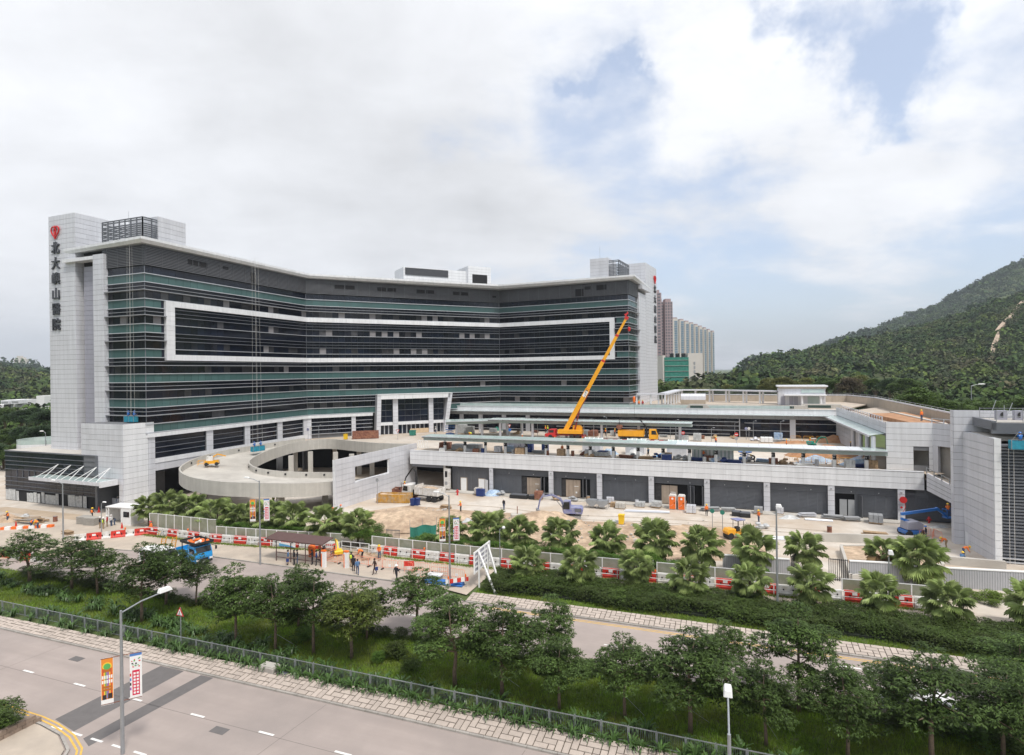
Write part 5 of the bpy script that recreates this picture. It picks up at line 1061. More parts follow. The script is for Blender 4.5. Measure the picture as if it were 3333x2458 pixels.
while s<8:clump(s,33.95+r.uniform(-.12,.15),r.uniform(1.0,1.45),'strap leaf plants outside the roadside fence','dark strap leaf plant growing on the road side of the grey fence');s+=r.uniform(.55,1.25)if s>-45 else r.uniform(1.2,2.8)
s=-60
while s<8:clump(s,34.95+r.uniform(-.2,.6),r.uniform(1.0,1.6),'strap leaf plants inside the roadside fence','dark strap leaf plant on the grass side of the grey fence');s+=r.uniform(.6,1.4)
for i in range(95):a=r.random();clump(-76+44*a,39.6-3.6*a+r.uniform(-.7,.7),r.uniform(.9,1.35),'strap leaf plants drifting across the median at the left','strap leaf plant in the broad drift across the left part of the median')
def leafcloud(name,n,fn,L,m,rng,seed=0,k=4,droop=.2):P=fn(n);v,q=rosettes(P,L,rng,k,droop);return npmesh(name,v,q,m)
def shrubmesh(seed,R,H,m,n=420,L=.15):
 rng=np.random.default_rng(seed);lumps=[(rng.uniform(-.5,.5)*R,rng.uniform(-.5,.5)*R,H*rng.uniform(.3,.6),R*rng.uniform(.35,.6))for _ in range(7)];P=crown_pts(rng,lumps,n,.4);P[:,2]=np.clip(P[:,2],.03,None);v,q=rosettes(P,L,rng,5,.1)
 return npmesh('foliage',v,q,m,link=False)
SH=[shrubmesh(s,1.1,1.1,M['hedge'])for s in(1,2,3)];SHb=[shrubmesh(s,1.1,1.1,M['shrub'])for s in(4,5)];SHl=shrubmesh(8,1.1,1.0,M['lime'])
def shrub(p,sc,me,lab,grp=None):o=meobj('shrub',me,None,(p[0],p[1],p[2]if len(p)>2 else .02),(0,0,r.random()*6),(sc,sc,sc*r.uniform(.8,1.05)));tag(o,lab,'shrub',grp)
s=-74
while s<18:shrub(S(s,41.75+r.uniform(-.35,.3)),r.uniform(.75,1.15),SH[r.randrange(3)],'dark low shrub in the row on the far side of the median','dark shrubs along the far side of the median');s+=r.uniform(.9,1.7)
for(px,py,sc,me,lab)in((1010,2085,1.3,SHb[0],'bright green bush between the bus shelter trees'),(580,2015,.9,SHb[1],'bright green bush left of the triangular warning sign'),(1290,2150,1.3,SH[1],'dark conical bush near the fence in the middle of the median'),(1340,2180,.9,SH[2],'small dark bush right of the conical one'),(1230,2160,.8,SHb[0],'pale green low bush left of the conical one'),(2980,2330,1.7,SHb[1],'big leafy bush below the white car'),(3150,2400,1.9,SHb[0],'big leafy bush at the lower right'),(3300,2440,1.9,SH[0],'dark bush in the lower right corner'),(3080,2350,1.3,SH[1],'dark bush behind the leaning trunk')):p=gp(px,py);shrub(p,sc,me,lab)
def hedgefn(n):
 s=RNG.uniform(-23.5,36,n);t=RNG.uniform(0,1,n);tw=53.6+5.3*t-.5*np.sin(s*.5);e=np.minimum(t,1-t)*5.3;h=1.1*np.clip(e/.45,0,1)**.4*(.70+.36*vnoise(s+50,tw,.8,4)+.22*vnoise(s+50,tw,2.1,5))-RNG.random(n)**2*.4
 return Sarr(s,tw,np.maximum(h,.05))
hd=leafcloud('hedge',52000,hedgefn,.19,M['hedge'],RNG,k=4);tag(hd,'long dark clipped hedge between the far carriageway and the hoarding','hedge')
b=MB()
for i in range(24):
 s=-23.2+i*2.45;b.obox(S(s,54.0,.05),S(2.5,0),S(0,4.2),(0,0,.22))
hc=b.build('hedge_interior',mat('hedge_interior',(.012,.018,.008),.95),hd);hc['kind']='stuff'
for(s,t,sc)in((31,55,1.3),(33,56.5,1.4),(35,55.5,1.4),(29.5,56.5,1.1)):shrub(S(s,t),sc,SH[0],'dark bush at the right end of the far hedge','bushes at the right end of the far hedge')
for(px,py,sc)in((3180,1955,.9),(3215,1950,1.0),(3255,1955,.9),(3230,1970,.8)):shrub(gp(px,py),sc,SHl,'lime green bush against the ribbed boundary wall','lime bushes at the ribbed wall')
def hcurve(s):return np.interp(s,[-76,-63,-57,-45,-27,-13,-.5,17],[57.9,57.9,58.5,60.1,60.3,60.9,61.5,62.3])
def backbed(s0,s1,d,hh,seed):
 def fn(n):
  s=RNG.uniform(s0,s1,n);q=RNG.random(n);t=hcurve(s)+.7+q*d;h=hh*(.75+.7*vnoise(s+90,t,.55,seed))*np.clip(np.minimum(s-s0,s1-s)/1.2,.15,1)*(1-.3*q);return Sarr(s,t,np.maximum(h-RNG.random(n)**2*.5,.05))
 return fn
for(s0,s1,d,hh,n,lab)in((-72,-41.5,3.6,2.0,16000,'bright mixed shrubs under the left group of fan palms'),(-37.5,-2.5,4.2,2.0,19000,'bright mixed shrubs with red flowers under the right group of fan palms'),(-1,4.5,3.2,1.7,3600,'shrubs behind the hoarding left of the bar gate')):
 o=leafcloud('shrub_bed',n,backbed(s0,s1,d,hh,6),.17,M['shrub'],RNG);o['kind']='stuff';o['label']=lab
for(px,py)in((1155,1745),(1190,1760),(1215,1740),(1240,1765),(1385,1765),(1420,1775)):shrub(gp(px,py),1.35,SHb[r.randrange(2)],'bright green bush beside the gap in the hoarding','bushes at the hoarding gap')

def frondmesh(seed,dry=False,R=.95,P=1.05):
 r=random.Random(seed);b=MB();b.tube([(0,0,0),(P*.5,0,.05),(P,0,0)],[.022,.018,.014],5)
 n=27
 for i in range(n):
  a=math.radians(-128+256*i/(n-1));ln=R*(1.0-.22*abs(a)/2.3)*r.uniform(.92,1.06);d=Vector((math.cos(a),math.sin(a),0));s=Vector((-d.y,d.x,0));w=.066;o=Vector((P,0,0));dz=-.08-.10*abs(a)
  m=o+d*ln*.72+Vector((0,0,dz*.5));e=o+d*ln+Vector((0,0,dz-.20*r.uniform(.5,1.5)));b.add([o,m-s*w+Vector((0,0,.02)),m+s*w-Vector((0,0,.015)),e],[(0,1,3),(0,3,2)])
 return b.mesh('frond',M['fronddry']if dry else M['frond'])
FM=[frondmesh(s)for s in(1,2,3)];FD=frondmesh(9,True);PT_={}
def fan_palm(p,trunk,R,label,seed,n=25,dry=0,group=None):
 r=random.Random(seed);t=thing('fan_palm',label,'palm',(p[0],p[1],0),r.random()*6,group);k=round(trunk,1)
 if k not in PT_:PT_[k]=MB().tube([(0,0,-.05),(0,0,k*.5),(0,0,k)],[.17,.13,.15],8).mesh('trunk',M['pbark'])
 meobj('trunk',PT_[k],t);sc=R/1.62
 for i in range(n):
  f=(i+.5)/n;el=math.radians(78-128*f**.85+r.uniform(-7,7));a=i*2.399+r.uniform(-.25,.25);s_=sc*r.uniform(.88,1.08)*(.82 if f<.12 else 1)
  me=FM[i%3]if not(dry and f>1-dry)else FD
  o=meobj('frond',me,t,(0,0,k-.05+.25*(1-f)),(r.uniform(-.35,.35),-el,a),(s_,)*3)
  o.rotation_mode='XYZ'
 return t
ordn='first second third fourth fifth sixth seventh eighth ninth tenth eleventh twelfth'.split()
for i,(px,py)in enumerate(((1717,1892),(1885,1906),(2070,1916),(2245,1945),(2440,1963),(2639,1981),(2865,2005),(3086,2039))):fan_palm(gp(px,py),2.0+.15*(i%3),1.72+.08*(i%2),'fan palm in the front row standing in the hedge, %s from the left'%ordn[i],40+i,group='fan palms in the hedge row')
fan_palm(S(23,59.3),2.2,2.0,'fan palm in the front row cut by the right edge of the view',60,group='fan palms in the hedge row')
for i,(px,py)in enumerate(((1472,1726),(1588,1728),(1690,1730),(1825,1742),(1975,1748),(2133,1760),(2283,1768),(2458,1786),(2621,1776))):p=gp(px,py,3.0);fan_palm(p,2.7+.2*((i*2)%4),1.9+.12*((i*7)%4),'fan palm behind the right stretch of hoarding, %s from the left'%ordn[i],80+i,24+(i*5)%7,group='fan palms behind the right hoarding')
for i,(px,py)in enumerate(((484,1644),(548,1648),(619,1655),(706,1670),(781,1674),(871,1682),(950,1686),(1059,1698),(1164,1700))):p=gp(px,py,3.0);fan_palm(p,2.7+.2*((i*3)%4),1.95+.12*((i*5)%4),'fan palm behind the left stretch of hoarding, %s from the left'%ordn[i],100+i,24+(i*3)%7,group='fan palms behind the left hoarding')
fan_palm(gp(2875,1800,2.4),2.4,1.7,'fan palm with hanging dry brown fronds behind the bar gate',120,26,.4);fan_palm(gp(2990,1818,2.8),2.8,2.3,'largest fan palm, before the ribbed boundary wall',121,36)

def broad_tree(seed,n=3000,m=None):
 rng=np.random.default_rng(seed);r=random.Random(seed);lumps=[]
 for i in range(13):a=r.random()*6.28;q=r.uniform(.1,.68);lumps.append((math.cos(a)*q*4,math.sin(a)*q*4,5.2+(1-q)*2.6+r.uniform(-.9,.9),r.uniform(1.3,2.1)))
 P=crown_pts(rng,lumps,n,.5);v,q=rosettes(P,.42,rng,4,.15);b=MB();b.tube([(0,0,-1),(0,0,3),(.3,0,6)],[.3,.22,.1],6)
 for L_ in lumps[:6]:b.tube([(0,0,2.6),(L_[0]*.6,L_[1]*.6,L_[2]-.6)],[.14,.05],5)
 return b.mesh('trunk',M['bark']),npmesh('crown',v,q,m or M['leaf'],link=False)
BT=[broad_tree(s)for s in(21,22,23)]
fol=[mat('dark_green_foliage',(.042,.078,.026),.6,0,.3,.3,isl=.5,spec=.25,trans=.15),mat('mid_green_foliage',(.082,.135,.028),.6,0,.3,.3,isl=.5,spec=.25,trans=.2),mat('olive_yellow_foliage',(.155,.165,.045),.6,0,.3,.3,isl=.5,spec=.25,trans=.2),mat('bare_brown_twigs',(.13,.105,.065),.8,0,.3,.3,isl=.4,spec=.2)]
bgt=[(2120,1262,0),(2160,1258,1),(2205,1270,0),(2235,1268,1),(2280,1266,2),(2330,1262,0),(2370,1258,2),(2415,1255,1),(2445,1250,0),(2500,1238,2),(2545,1232,2),(2590,1238,1),(2625,1236,2),(2690,1232,1),(2725,1228,1),(2765,1236,3),(2800,1225,2),(2850,1232,1),(2895,1238,0),(2945,1235,1),(2985,1262,1),(3030,1300,1),(3075,1306,1),(3120,1310,0),(3165,1312,1),(3210,1312,1),(3255,1305,0),(3300,1310,1),(3345,1300,1)]
cn=('dark green','mid green','olive yellow','bare brown')
cc_=[0]*4
for i,(px,top,c)in enumerate(bgt):
 cc_[c]+=1
 Y=175+(i*37)%46 if px<2980 else 118+(i*13)%20;p=at(px,top,Y);hz=p.z;base=hz-9.2;sc=1.15+.15*((i*5)%3)/2
 place_tree(BT[i%3],(p.x,p.y,base),i*1.3,(sc,sc,1.05),'%s broad tree behind the podium roof, %s %s one from the left'%(cn[c],ordw(cc_[c]),cn[c]),'broad_tree','broad trees behind the podium roofs',fol[c])
for i,(px,top,Y)in enumerate(((15,1335,190),(70,1340,180),(120,1328,185),(150,1345,170),(30,1400,160),(85,1390,155),(135,1395,150),(10,1455,140),(60,1450,138),(105,1470,135),(-40,1440,140),(-60,1350,180))):
 p=at(px,top,Y);place_tree(BT[i%3],(p.x,p.y,p.z-8.6),i*1.9,(1.2,1.2,1),'dark broad tree left of the hospital, %s'%('top row, far left','top row, second','top row, third','top row, touching the tower','second row, far left','second row, middle','second row, touching the tower','lowest row, far left','lowest row, middle','lowest row, above the annex roof','outside the left edge, lower','outside the left edge, upper')[i],'broad_tree','dark trees left of the hospital',fol[0]if i%4 else fol[1])
def forest(name,n,azr,yr,rad,m,size,seed,kind='stuff',label=None,yp=1.0):
 rng=np.random.default_rng(seed);y=yr[0]+(yr[1]-yr[0])*rng.random(n)**yp;az=rng.uniform(azr[0],azr[1],n);x=az*y;z=terrain(x,y);rr=rad*rng.lognormal(-.1,.24,n)
 pat=vnoise(x+3000,y,1/85.,11)*.55+vnoise(x+3000,y,1/26.,12)*.45;tint=np.clip(pat+rng.normal(0,.16,n),0,1)*(.5 if 'ridge' in name else 1)
 C=np.repeat(np.stack([x,y,z],-1),m,0);R=np.repeat(rr,m);d=rng.normal(size=(n*m,3));d[:,2]=np.abs(d[:,2])*1.0-.15;d/=np.linalg.norm(d,axis=1)[:,None]
 P=C+d*(R*rng.uniform(.75,1.1,n*m))[:,None]*np.array([1,1,.95]);P[:,2]+=np.repeat(rr*rng.uniform(.5,1.0,n),m)
 nn=d+rng.normal(0,.45,d.shape);nn/=np.linalg.norm(nn,axis=1)[:,None];a=np.cross(nn,rng.normal(size=nn.shape));a/=np.linalg.norm(a,axis=1)[:,None];b=np.cross(nn,a);h=(R*size*rng.uniform(.6,1.3,n*m))[:,None]
 v=np.stack([P-a*h,P-b*h,P+a*h,P+b*h],1).reshape(-1,3);q=np.arange(4*n*m).reshape(-1,4);o=npmesh(name,v,q,FMAT,attr=np.repeat(tint,m*4));o['kind']=kind
 if label:o['label']=label
 return o
FMAT=bpy.data.materials.new('forest_canopy');FMAT.use_nodes=True;nt=FMAT.node_tree;bs=nt.nodes['Principled BSDF'];bs.inputs['Roughness'].default_value=.8;bs.inputs['Specular IOR Level'].default_value=.15
at_=nt.nodes.new('ShaderNodeAttribute');at_.attribute_name='tint';cr=nt.nodes.new('ShaderNodeValToRGB');nt.links.new(at_.outputs['Fac'],cr.inputs[0])
for i,(p_,c)in enumerate(((0,(.022,.042,.018)),(.32,(.032,.060,.021)),(.46,(.066,.106,.024)),(.55,(.070,.074,.040)),(.66,(.034,.060,.022)),(.85,(.095,.130,.030)),(1,(.100,.094,.052)))):
 e=cr.color_ramp.elements[0]if i==0 else(cr.color_ramp.elements[-1]if i==6 else cr.color_ramp.elements.new(p_));e.position=p_;e.color=(*c,1)
g2=nt.nodes.new('ShaderNodeNewGeometry');mr=nt.nodes.new('ShaderNodeMapRange');nt.links.new(g2.outputs['Random Per Island'],mr.inputs[0]);mr.inputs[3].default_value=.6;mr.inputs[4].default_value=1.45
sv=nt.nodes.new('ShaderNodeVectorMath');sv.operation='SCALE';nt.links.new(cr.outputs[0],sv.inputs[0]);nt.links.new(mr.outputs[0],sv.inputs['Scale']);nt.links.new(sv.outputs[0],bs.inputs['Base Color'])
forest('hillside_wood',4800,(.34,.98),(205,660),4.4,95,.155,31,label='mixed green wood covering the near slope',yp=.85)
forest('ridge_wood',4600,(.38,1.0),(660,1400),6.2,30,.26,32,label='dark wood along the farther ridge')
forest('left_hill_wood',1500,(-1.02,-.72),(200,640),4.6,70,.18,33,label='wood on the low hill at the left edge')
forest('left_ridge_wood',700,(-1.02,-.72),(650,1500),8,30,.26,34)
forest('lowland_wood',1500,(.2,.62),(215,560),5.0,80,.17,35,label='dark trees on the low ground behind the towers')
pth=[(3252,1190),(3238,1180),(3228,1160),(3238,1130),(3248,1100),(3244,1085),(3265,1062),(3290,1035),(3318,1000),(3333,985)]
def hit(px,py):
 u,v=uv(px,py)
 for Y in np.arange(230,1300,4):
  if EYE-v*Y<float(terrain(u*Y,Y))+5:return Vector((u*Y,Y,EYE-v*Y+.5))
 return None
hp=[hit(*q)for q in pth];hp=[p for p in hp if p];b=MB();vs=[]
for i,p in enumerate(hp):w=(1.2,1.8,1.3,2.0,1.4)[i%5];vs+=[p+Vector((-w,0,2)),p+Vector((w,0,2)),p+Vector((w,0,-6)),p+Vector((-w,0,-6))]
b.add(vs,[f for i in range(len(hp)-1)for f in((4*i,4*i+1,4*i+5,4*i+4),(4*i+1,4*i+2,4*i+6,4*i+5),(4*i+3,4*i,4*i+4,4*i+7))]);sp_=b.build('slope_path',mat('bare_slope',(.36,.28,.21),.95,0,.3,.15));sp_['kind']='structure'

fen=thing('roadside_fence','long grey steel railing fence along the median beside the near carriageway','fence',S(-80,34.45));pm=MB().box((0,0,.53),(.06,.06,1.12)).mesh('post',M['steel']);pw=1.62
b=MB();b.box((0,0,1.02),(pw-.1,.05,.045));b.box((0,0,.14),(pw-.1,.04,.035));b.box((-pw/2+.06,0,.58),(.04,.04,.9));b.box((pw/2-.06,0,.58),(.04,.04,.9));railm=b.mesh('rail_frame',M['steel'])
b=MB()
for i in range(13):b.box((-pw/2+.06+(pw-.12)*(i+1)/14,0,.58),(.016,.016,.88))
barm=b.mesh('infill_bars',M['fing'])
for i in range(56):
 s=-82+i*pw;o=S(s,34.45+.05*math.sin(i),0)-fen.location;meobj('post',pm,fen,o,(0,0,SA));q=S(s+pw/2,34.45,0)-fen.location;meobj('rail_frame',railm,fen,q,(0,0,SA));k=meobj('infill_bars',barm,fen,q,(0,0,SA));k['kind']='stuff'

hoard=thing('mesh_hoarding','white framed mesh hoarding along the pavement behind the water barriers','fence',S(-76,58));pmh={}
def hpanel(w,h):
 k=(round(w,2),round(h,2))
 if k not in pmh:
  f=MB();f.box((-w/2,0,h/2),(.10,.07,h));f.box((0,0,h-.04),(w,.05,.06));f.box((0,0,.04),(w,.05,.06));pmh[k]=(f.mesh('frame',M['white']),MB().box((0,0,h/2),(w-.1,.03,h-.1)).mesh('mesh_sheet',M['mesh']))
 return pmh[k]
def barmesh(m):
 b=MB();w,h=1.72,.98;b.extr([(-.24,0),(.24,0),(.24,.22),(.12,.42),(.10,h),(-.10,h),(-.12,.42),(-.24,.22)],(w,0,0),(-w/2,0,0),(0,1,0),(0,0,1));me=b.mesh('body',m)
 d=MB()
 for x in(-.42,.42):d.box((x,-.235,.42+.15),(.13,.03,.22))
 return me,d.mesh('slot',M['black'])
BR,BW=barmesh(M['red']),barmesh(M['wplast']);bln=MB().box((0,-.14,.72),(.42,.02,.26)).mesh('paper_label',M['white']);blk=MB().lathe([(.07,0),(.07,.12),(.11,.14),(.10,.3),(.04,.34)],(0,0,.98),10).mesh('warning_lamp',M['orange'])
cntb=0
def barrier(p,ang,red,lamp,grp,lab):
 t=thing('water_barrier',lab,'barrier',p,ang,grp);me=BR if red else BW;meobj('body',me[0],t);meobj('slot',me[1],t)
 if red:meobj('paper_label',bln,t)
 if lamp:meobj('warning_lamp',blk,t,(.8,0,0))
pathp=[(-75.9,58.05),(-63.6,58.05),(-57.1,58.7),(-45.5,60.2)];pathq=[(-41.3,60.5),(-27.6,60.5),(-13.3,61.1),(-.5,61.7),(4,61.7),(17.2,62.5)]
names_=0
for path_,side in((pathp,'left'),(pathq,'right')):
 L=[0];pts=[S(*q,.1)for q in path_]
 for a,b_ in zip(pts,pts[1:]):L.append(L[-1]+(b_-a).length)
 def along(d):
  for i in range(len(pts)-1):
   if d<=L[i+1]or i==len(pts)-2:f=(d-L[i])/(L[i+1]-L[i]);dd=pts[i+1]-pts[i];return pts[i]+dd*f,math.atan2(dd.y,dd.x)
 n=round(L[-1]/1.86)
 for i in range(n):
  p,an=along((i+.5)*L[-1]/n);red=(i%2==(0 if side=='left' else 1));s_=ST(p)[0]
  barrier(p+Vector((0,0,0)),an,red,i%7==3,'water barriers before the %s hoarding'%side,'%s water barrier before the %s stretch of hoarding, %s %s one from its left end'%('red' if red else 'white',side,ordw(i//2+1),'red' if red else 'white'))
 n2=round(L[-1]/(1.5 if side=='left' else 1.86))
 for i in range(n2):
  p,an=along((i+.5)*L[-1]/n2);h=1.95 if(side=='left' and(i+.5)*L[-1]/n2<12.5)else 1.1
  if side=='right' and i%9==8 and i>14:continue
  f,m_=hpanel(L[-1]/n2,h);off=Vector((math.cos(an+math.pi/2),math.sin(an+math.pi/2),0))*.35;c=p+off+Vector((0,0,.86))-hoard.location
  tl=(-.05 if(i*3)%7==0 else .02)if h>1.5 else 0;meobj('panel_frame',f,hoard,c,(0,tl,an));meobj('mesh_sheet',m_,hoard,c,(0,tl,an))
 rail=thing('white_guard_rail','white two bar guard rail before the %s barriers'%side,'railing',pts[0]);a0=-1 if side=='left' else 0
 d=0
 while d<L[-1]-.1:
  p,an=along(d);q,_=along(min(d+3,L[-1]));n_=Vector((math.sin(an),-math.cos(an),0))*.38
  MB().bar(p+n_-Vector((0,0,.1)),p+n_+Vector((0,0,1.02)),.07).build('post',M['white'],rail,world=True)
  for z in(.52,1.0):MB().bar(p+n_+Vector((0,0,z)),q+n_+Vector((0,0,z)),.055).build('rail',M['white'],rail,world=True)
  d+=3
for i in range(9):p=S(-92.5+i*1.85,45.2,0);barrier(p,SA,i%2==1,False,'water barriers standing on the road at the left','%s water barrier on the road at the left edge, %s from the left'%('red' if i%2 else 'white',ordw(i+1)))
for i in range(6):f=i/6;p=S(-76.2-6.2*f,57.4-5.5*f,.0);barrier(p,SA+math.atan2(5.5,6.2),i%2==0,i==2,'water barriers closing the site entrance','%s water barrier in the slanting row at the site entrance, %s from the hoarding'%('white' if i%2 else 'red',ordw(i+1)))
for(s0,s1)in((-45.4,-41.4),):
 g_=thing('gap_rail','white pipe rail bridging the gap in the hoarding','railing',S(s0,60.3))
 for k in range(4):p=S(s0+(s1-s0)*k/3,60.35);MB().bar(p,p+Vector((0,0,1.2)),.07).build('post',M['white'],g_,world=True)
 for z in(.6,1.18):MB().bar(S(s0,60.35,z),S(s1,60.35,z),.06).build('rail',M['white'],g_,world=True)

def lamp_post(label,base,h,arm,ang,head=(.62,.26,.16),r0=.1,m='steel',z0=0.0,hm='white',rise=.2):
 t=thing('street_lamp',label,'street lamp',(base[0],base[1],z0));MB().lathe([(r0,0),(r0*.95,h*.35),(r0*.62,h)],n=10).build('pole',M[m],t);d=Vector((math.cos(ang),math.sin(ang),0))
 if arm>.1:MB().tube([(0,0,h-.15),tuple(d*arm*.5+Vector((0,0,h+rise*.6))),tuple(d*arm+Vector((0,0,h+rise)))],r0*.38,6).build('arm',M[m],t)
 b=MB();c=d*(arm+head[0]*.4)+Vector((0,0,h+rise));x=d*head[0];y=Vector((-d.y,d.x,0))*head[1];o=c-x/2-y/2
 if head[0]<.35:b.ball(c,head[0]*.6,12,8)
 else:b.add([o,o+x,o+x+y,o+y,o+x*.08+y*.14+Vector((0,0,head[2])),o+x*.8+y*.14+Vector((0,0,head[2])),o+x*.8+y*.86+Vector((0,0,head[2])),o+x*.08+y*.86+Vector((0,0,head[2]))],[(0,3,2,1),(4,5,6,7),(0,1,5,4),(1,2,6,5),(2,3,7,6),(3,0,4,7)])
 b.build('lamp_head',M[hm],t,bevel=.03 if head[0]>.35 else 0);return t
up_=SA+math.pi/2
L1=lamp_post('nearest street lamp with two festive banners beside the near carriageway',S(-33.4,23.8),8.35,2.3,up_-.1,(.85,.36,.26),.105)
lamp_post('near street lamp at the lower right with its head towards the trees',S(-.2,23.0),8.45,2.2,up_+.02,(.8,.36,.28),.105)
L3=lamp_post('street lamp with two banners beside the bus shelter, arm to the left',gp(847.5,1838),9.7,1.6,SA+math.pi,(.75,.28,.16),.1)
L4=lamp_post('street lamp with two banners left of the white sign frame, arm to the left',gp(1465,1912),9.4,1.2,SA+math.pi,(.7,.28,.16),.1)
lamp_post('slim pavement lamp right of the banner lamp with a round white head',gp(1628,1862),4.7,.35,SA,(.3,.3,.3),.06)
lamp_post('tall silver lamp pole in the hedge at the right with a short top head',gp(2531,1990),9.2,.0,SA,(.55,.45,.28),.1)
lamp_post('pavement lamp with a round white globe between the right palms',gp(2895,1990),4.9,.0,SA,(.42,.4,.4),.07);
lamp_post('street lamp before the black annex with its arm to the left',gp(206,1758),7.7,1.6,SA+math.pi,(.8,.28,.16),.1)
lamp_post('short street lamp by the site entrance with its arm to the right',gp(331,1749),4.6,.4,SA,(.6,.25,.14),.06)
p=at(3162,1320,130);lamp_post('distant lamp behind the roof of the right arm',(p.x,p.y),17.5,1.8,0,(1.4,.5,.2),.12,z0=0)
p=at(372,1460,122);
lamp_post('lamp on the curved terrace left of the hospital',(-99.5,124.3),3.2,.5,math.pi,(.8,.3,.2),.08,z0=7.0)
def banner(parent,off,d,n,z0,z1,w,kind):
 o=Vector(off);bn=thing('lamp_banner',('rainbow striped' if kind==0 else 'red and white')+' banner %s of the lamp pole %s'%('left' if kind==0 else 'right',{L1.name:'nearest the road',L3.name:'by the bus shelter',L4.name:'by the white sign frame'}[parent.name]),'banner',parent.location+o);H=z1-z0
 def rect(x0,x1,a,b_,m,nm,k):e=.004*k;MB().obox(d*(x0*w)+n*(-.005+e)+Vector((0,0,z0+a*H)),d*((x1-x0)*w),n*(.01),(0,0,(b_-a)*H)).build(nm,m,bn)
 rect(0,1,0,1,M['white'],'cloth',0);C_=lambda nm,c:mat('print_'+nm,c,.6,0,.05,3)
 if kind==0:
  rect(.03,.97,.12,.99,C_('orange',(.75,.25,.03)),'print',1)
  for k,(nm,c)in enumerate((('red',(.6,.03,.03)),('yellow',(.8,.55,.05)),('green',(.1,.4,.1)),('blue',(.08,.2,.5)),('violet',(.3,.1,.4)),('yellow',(.8,.55,.05)),('red',(.6,.03,.03)))):rect(.12+k*.11,.2+k*.11,.14,.8,C_(nm,c),'print',2)
  for i in range(2):b=MB();b.lathe([(.42-.1*i)*w*q for q in()]or[(.38*w-.09*i*w,-.01),(.38*w-.09*i*w,.01)],(0,0,0),20,'Y');o2=b.build('rainbow',C_(('yellow','green')[i],((.8,.55,.05),(.1,.4,.1))[i]),bn);o2.location=d*(.5*w)+n*(.006+.003*i)+Vector((0,0,z0+.82*H));o2.rotation_euler=(0,0,math.atan2(d.y,d.x))
  rect(.2,.8,.70,.78,C_('brown',(.45,.14,.02)),'print',3)
  for r_ in range(2):
   for c in range(5):rect(.08+c*.18,.2+c*.18,.46+r_*.1,.53+r_*.1,M['white'],'character',3)
  for r_ in range(2):rect(.1,.9,.30+r_*.06,.345+r_*.06,C_('brown',(.45,.14,.02)),'print',3)
  rect(.12,.42,.12,.22,C_('black',(.03,.02,.02)),'print',3);rect(.56,.9,.13,.24,C_('black',(.03,.02,.02)),'print',3)
 else:
  rect(.0,1,.93,1.0,C_('blue',(.08,.2,.5)),'print',1);rect(.2,.82,.08,.62,C_('crimson',(.6,.01,.06)),'print',1)
  for r_ in range(7):
   for c in range(2):rect(.3+c*.26,.48+c*.26,.11+r_*.07,.155+r_*.07,M['white'],'character',2)
  rr3=random.Random(4)
  for k in range(16):x,y=rr3.uniform(.1,.8),rr3.uniform(.66,.9);rect(x,x+rr3.uniform(.06,.16),y,y+rr3.uniform(.012,.03),C_(*((('red',(.6,.03,.03)),('black',(.03,.02,.02)),('green',(.1,.4,.1)))[k%3])),'print',2)
  for k in range(4):rect(0,.12,.2+k*.1,.26+k*.1,C_(*((('violet',(.3,.1,.4)),('black',(.03,.02,.02)),('blue',(.08,.2,.5)),('red',(.6,.03,.03)))[k])),'print',1)
for(lp,z0,z1,w,g,dd)in((L1,3.05,5.75,.60,.4,27),(L3,5.0,7.6,.62,.45,22),(L4,4.7,7.1,.62,.4,22)):
 d=D(dd+0)if lp is L1 else D(10);n=Vector((d.y,-d.x,0))
 for z in(z0+.05,z1-.02):MB().bar(tuple(-d*(g+w)+Vector((0,0,z-.0))),tuple(d*(g+w)+Vector((0,0,z+.0))),.035).build('banner_arm',M['rust'],lp)
 banner(lp,(0,0,0)+-d*(g+w)if False else tuple(-d*(g+w)),d,n,z0,z1,w,0);banner(lp,tuple(d*g),d,n,z0+.0,z1,w,1)

hz=MB().box((0,3150,259),(12200,9900,521));hzo=hz.build('haze',None);hzo['kind']='stuff'
hm_=bpy.data.materials.new('haze');hm_.use_nodes=True;nt=hm_.node_tree;nt.nodes.clear();vo=nt.nodes.new('ShaderNodeVolumePrincipled');vo.inputs['Density'].default_value=.00015;vo.inputs['Color'].default_value=(.82,.90,1,1);vo.inputs['Anisotropy'].default_value=.2
om=nt.nodes.new('ShaderNodeOutputMaterial');nt.links.new(vo.outputs[0],om.inputs['Volume']);hzo.data.materials.clear();hzo.data.materials.append(hm_)
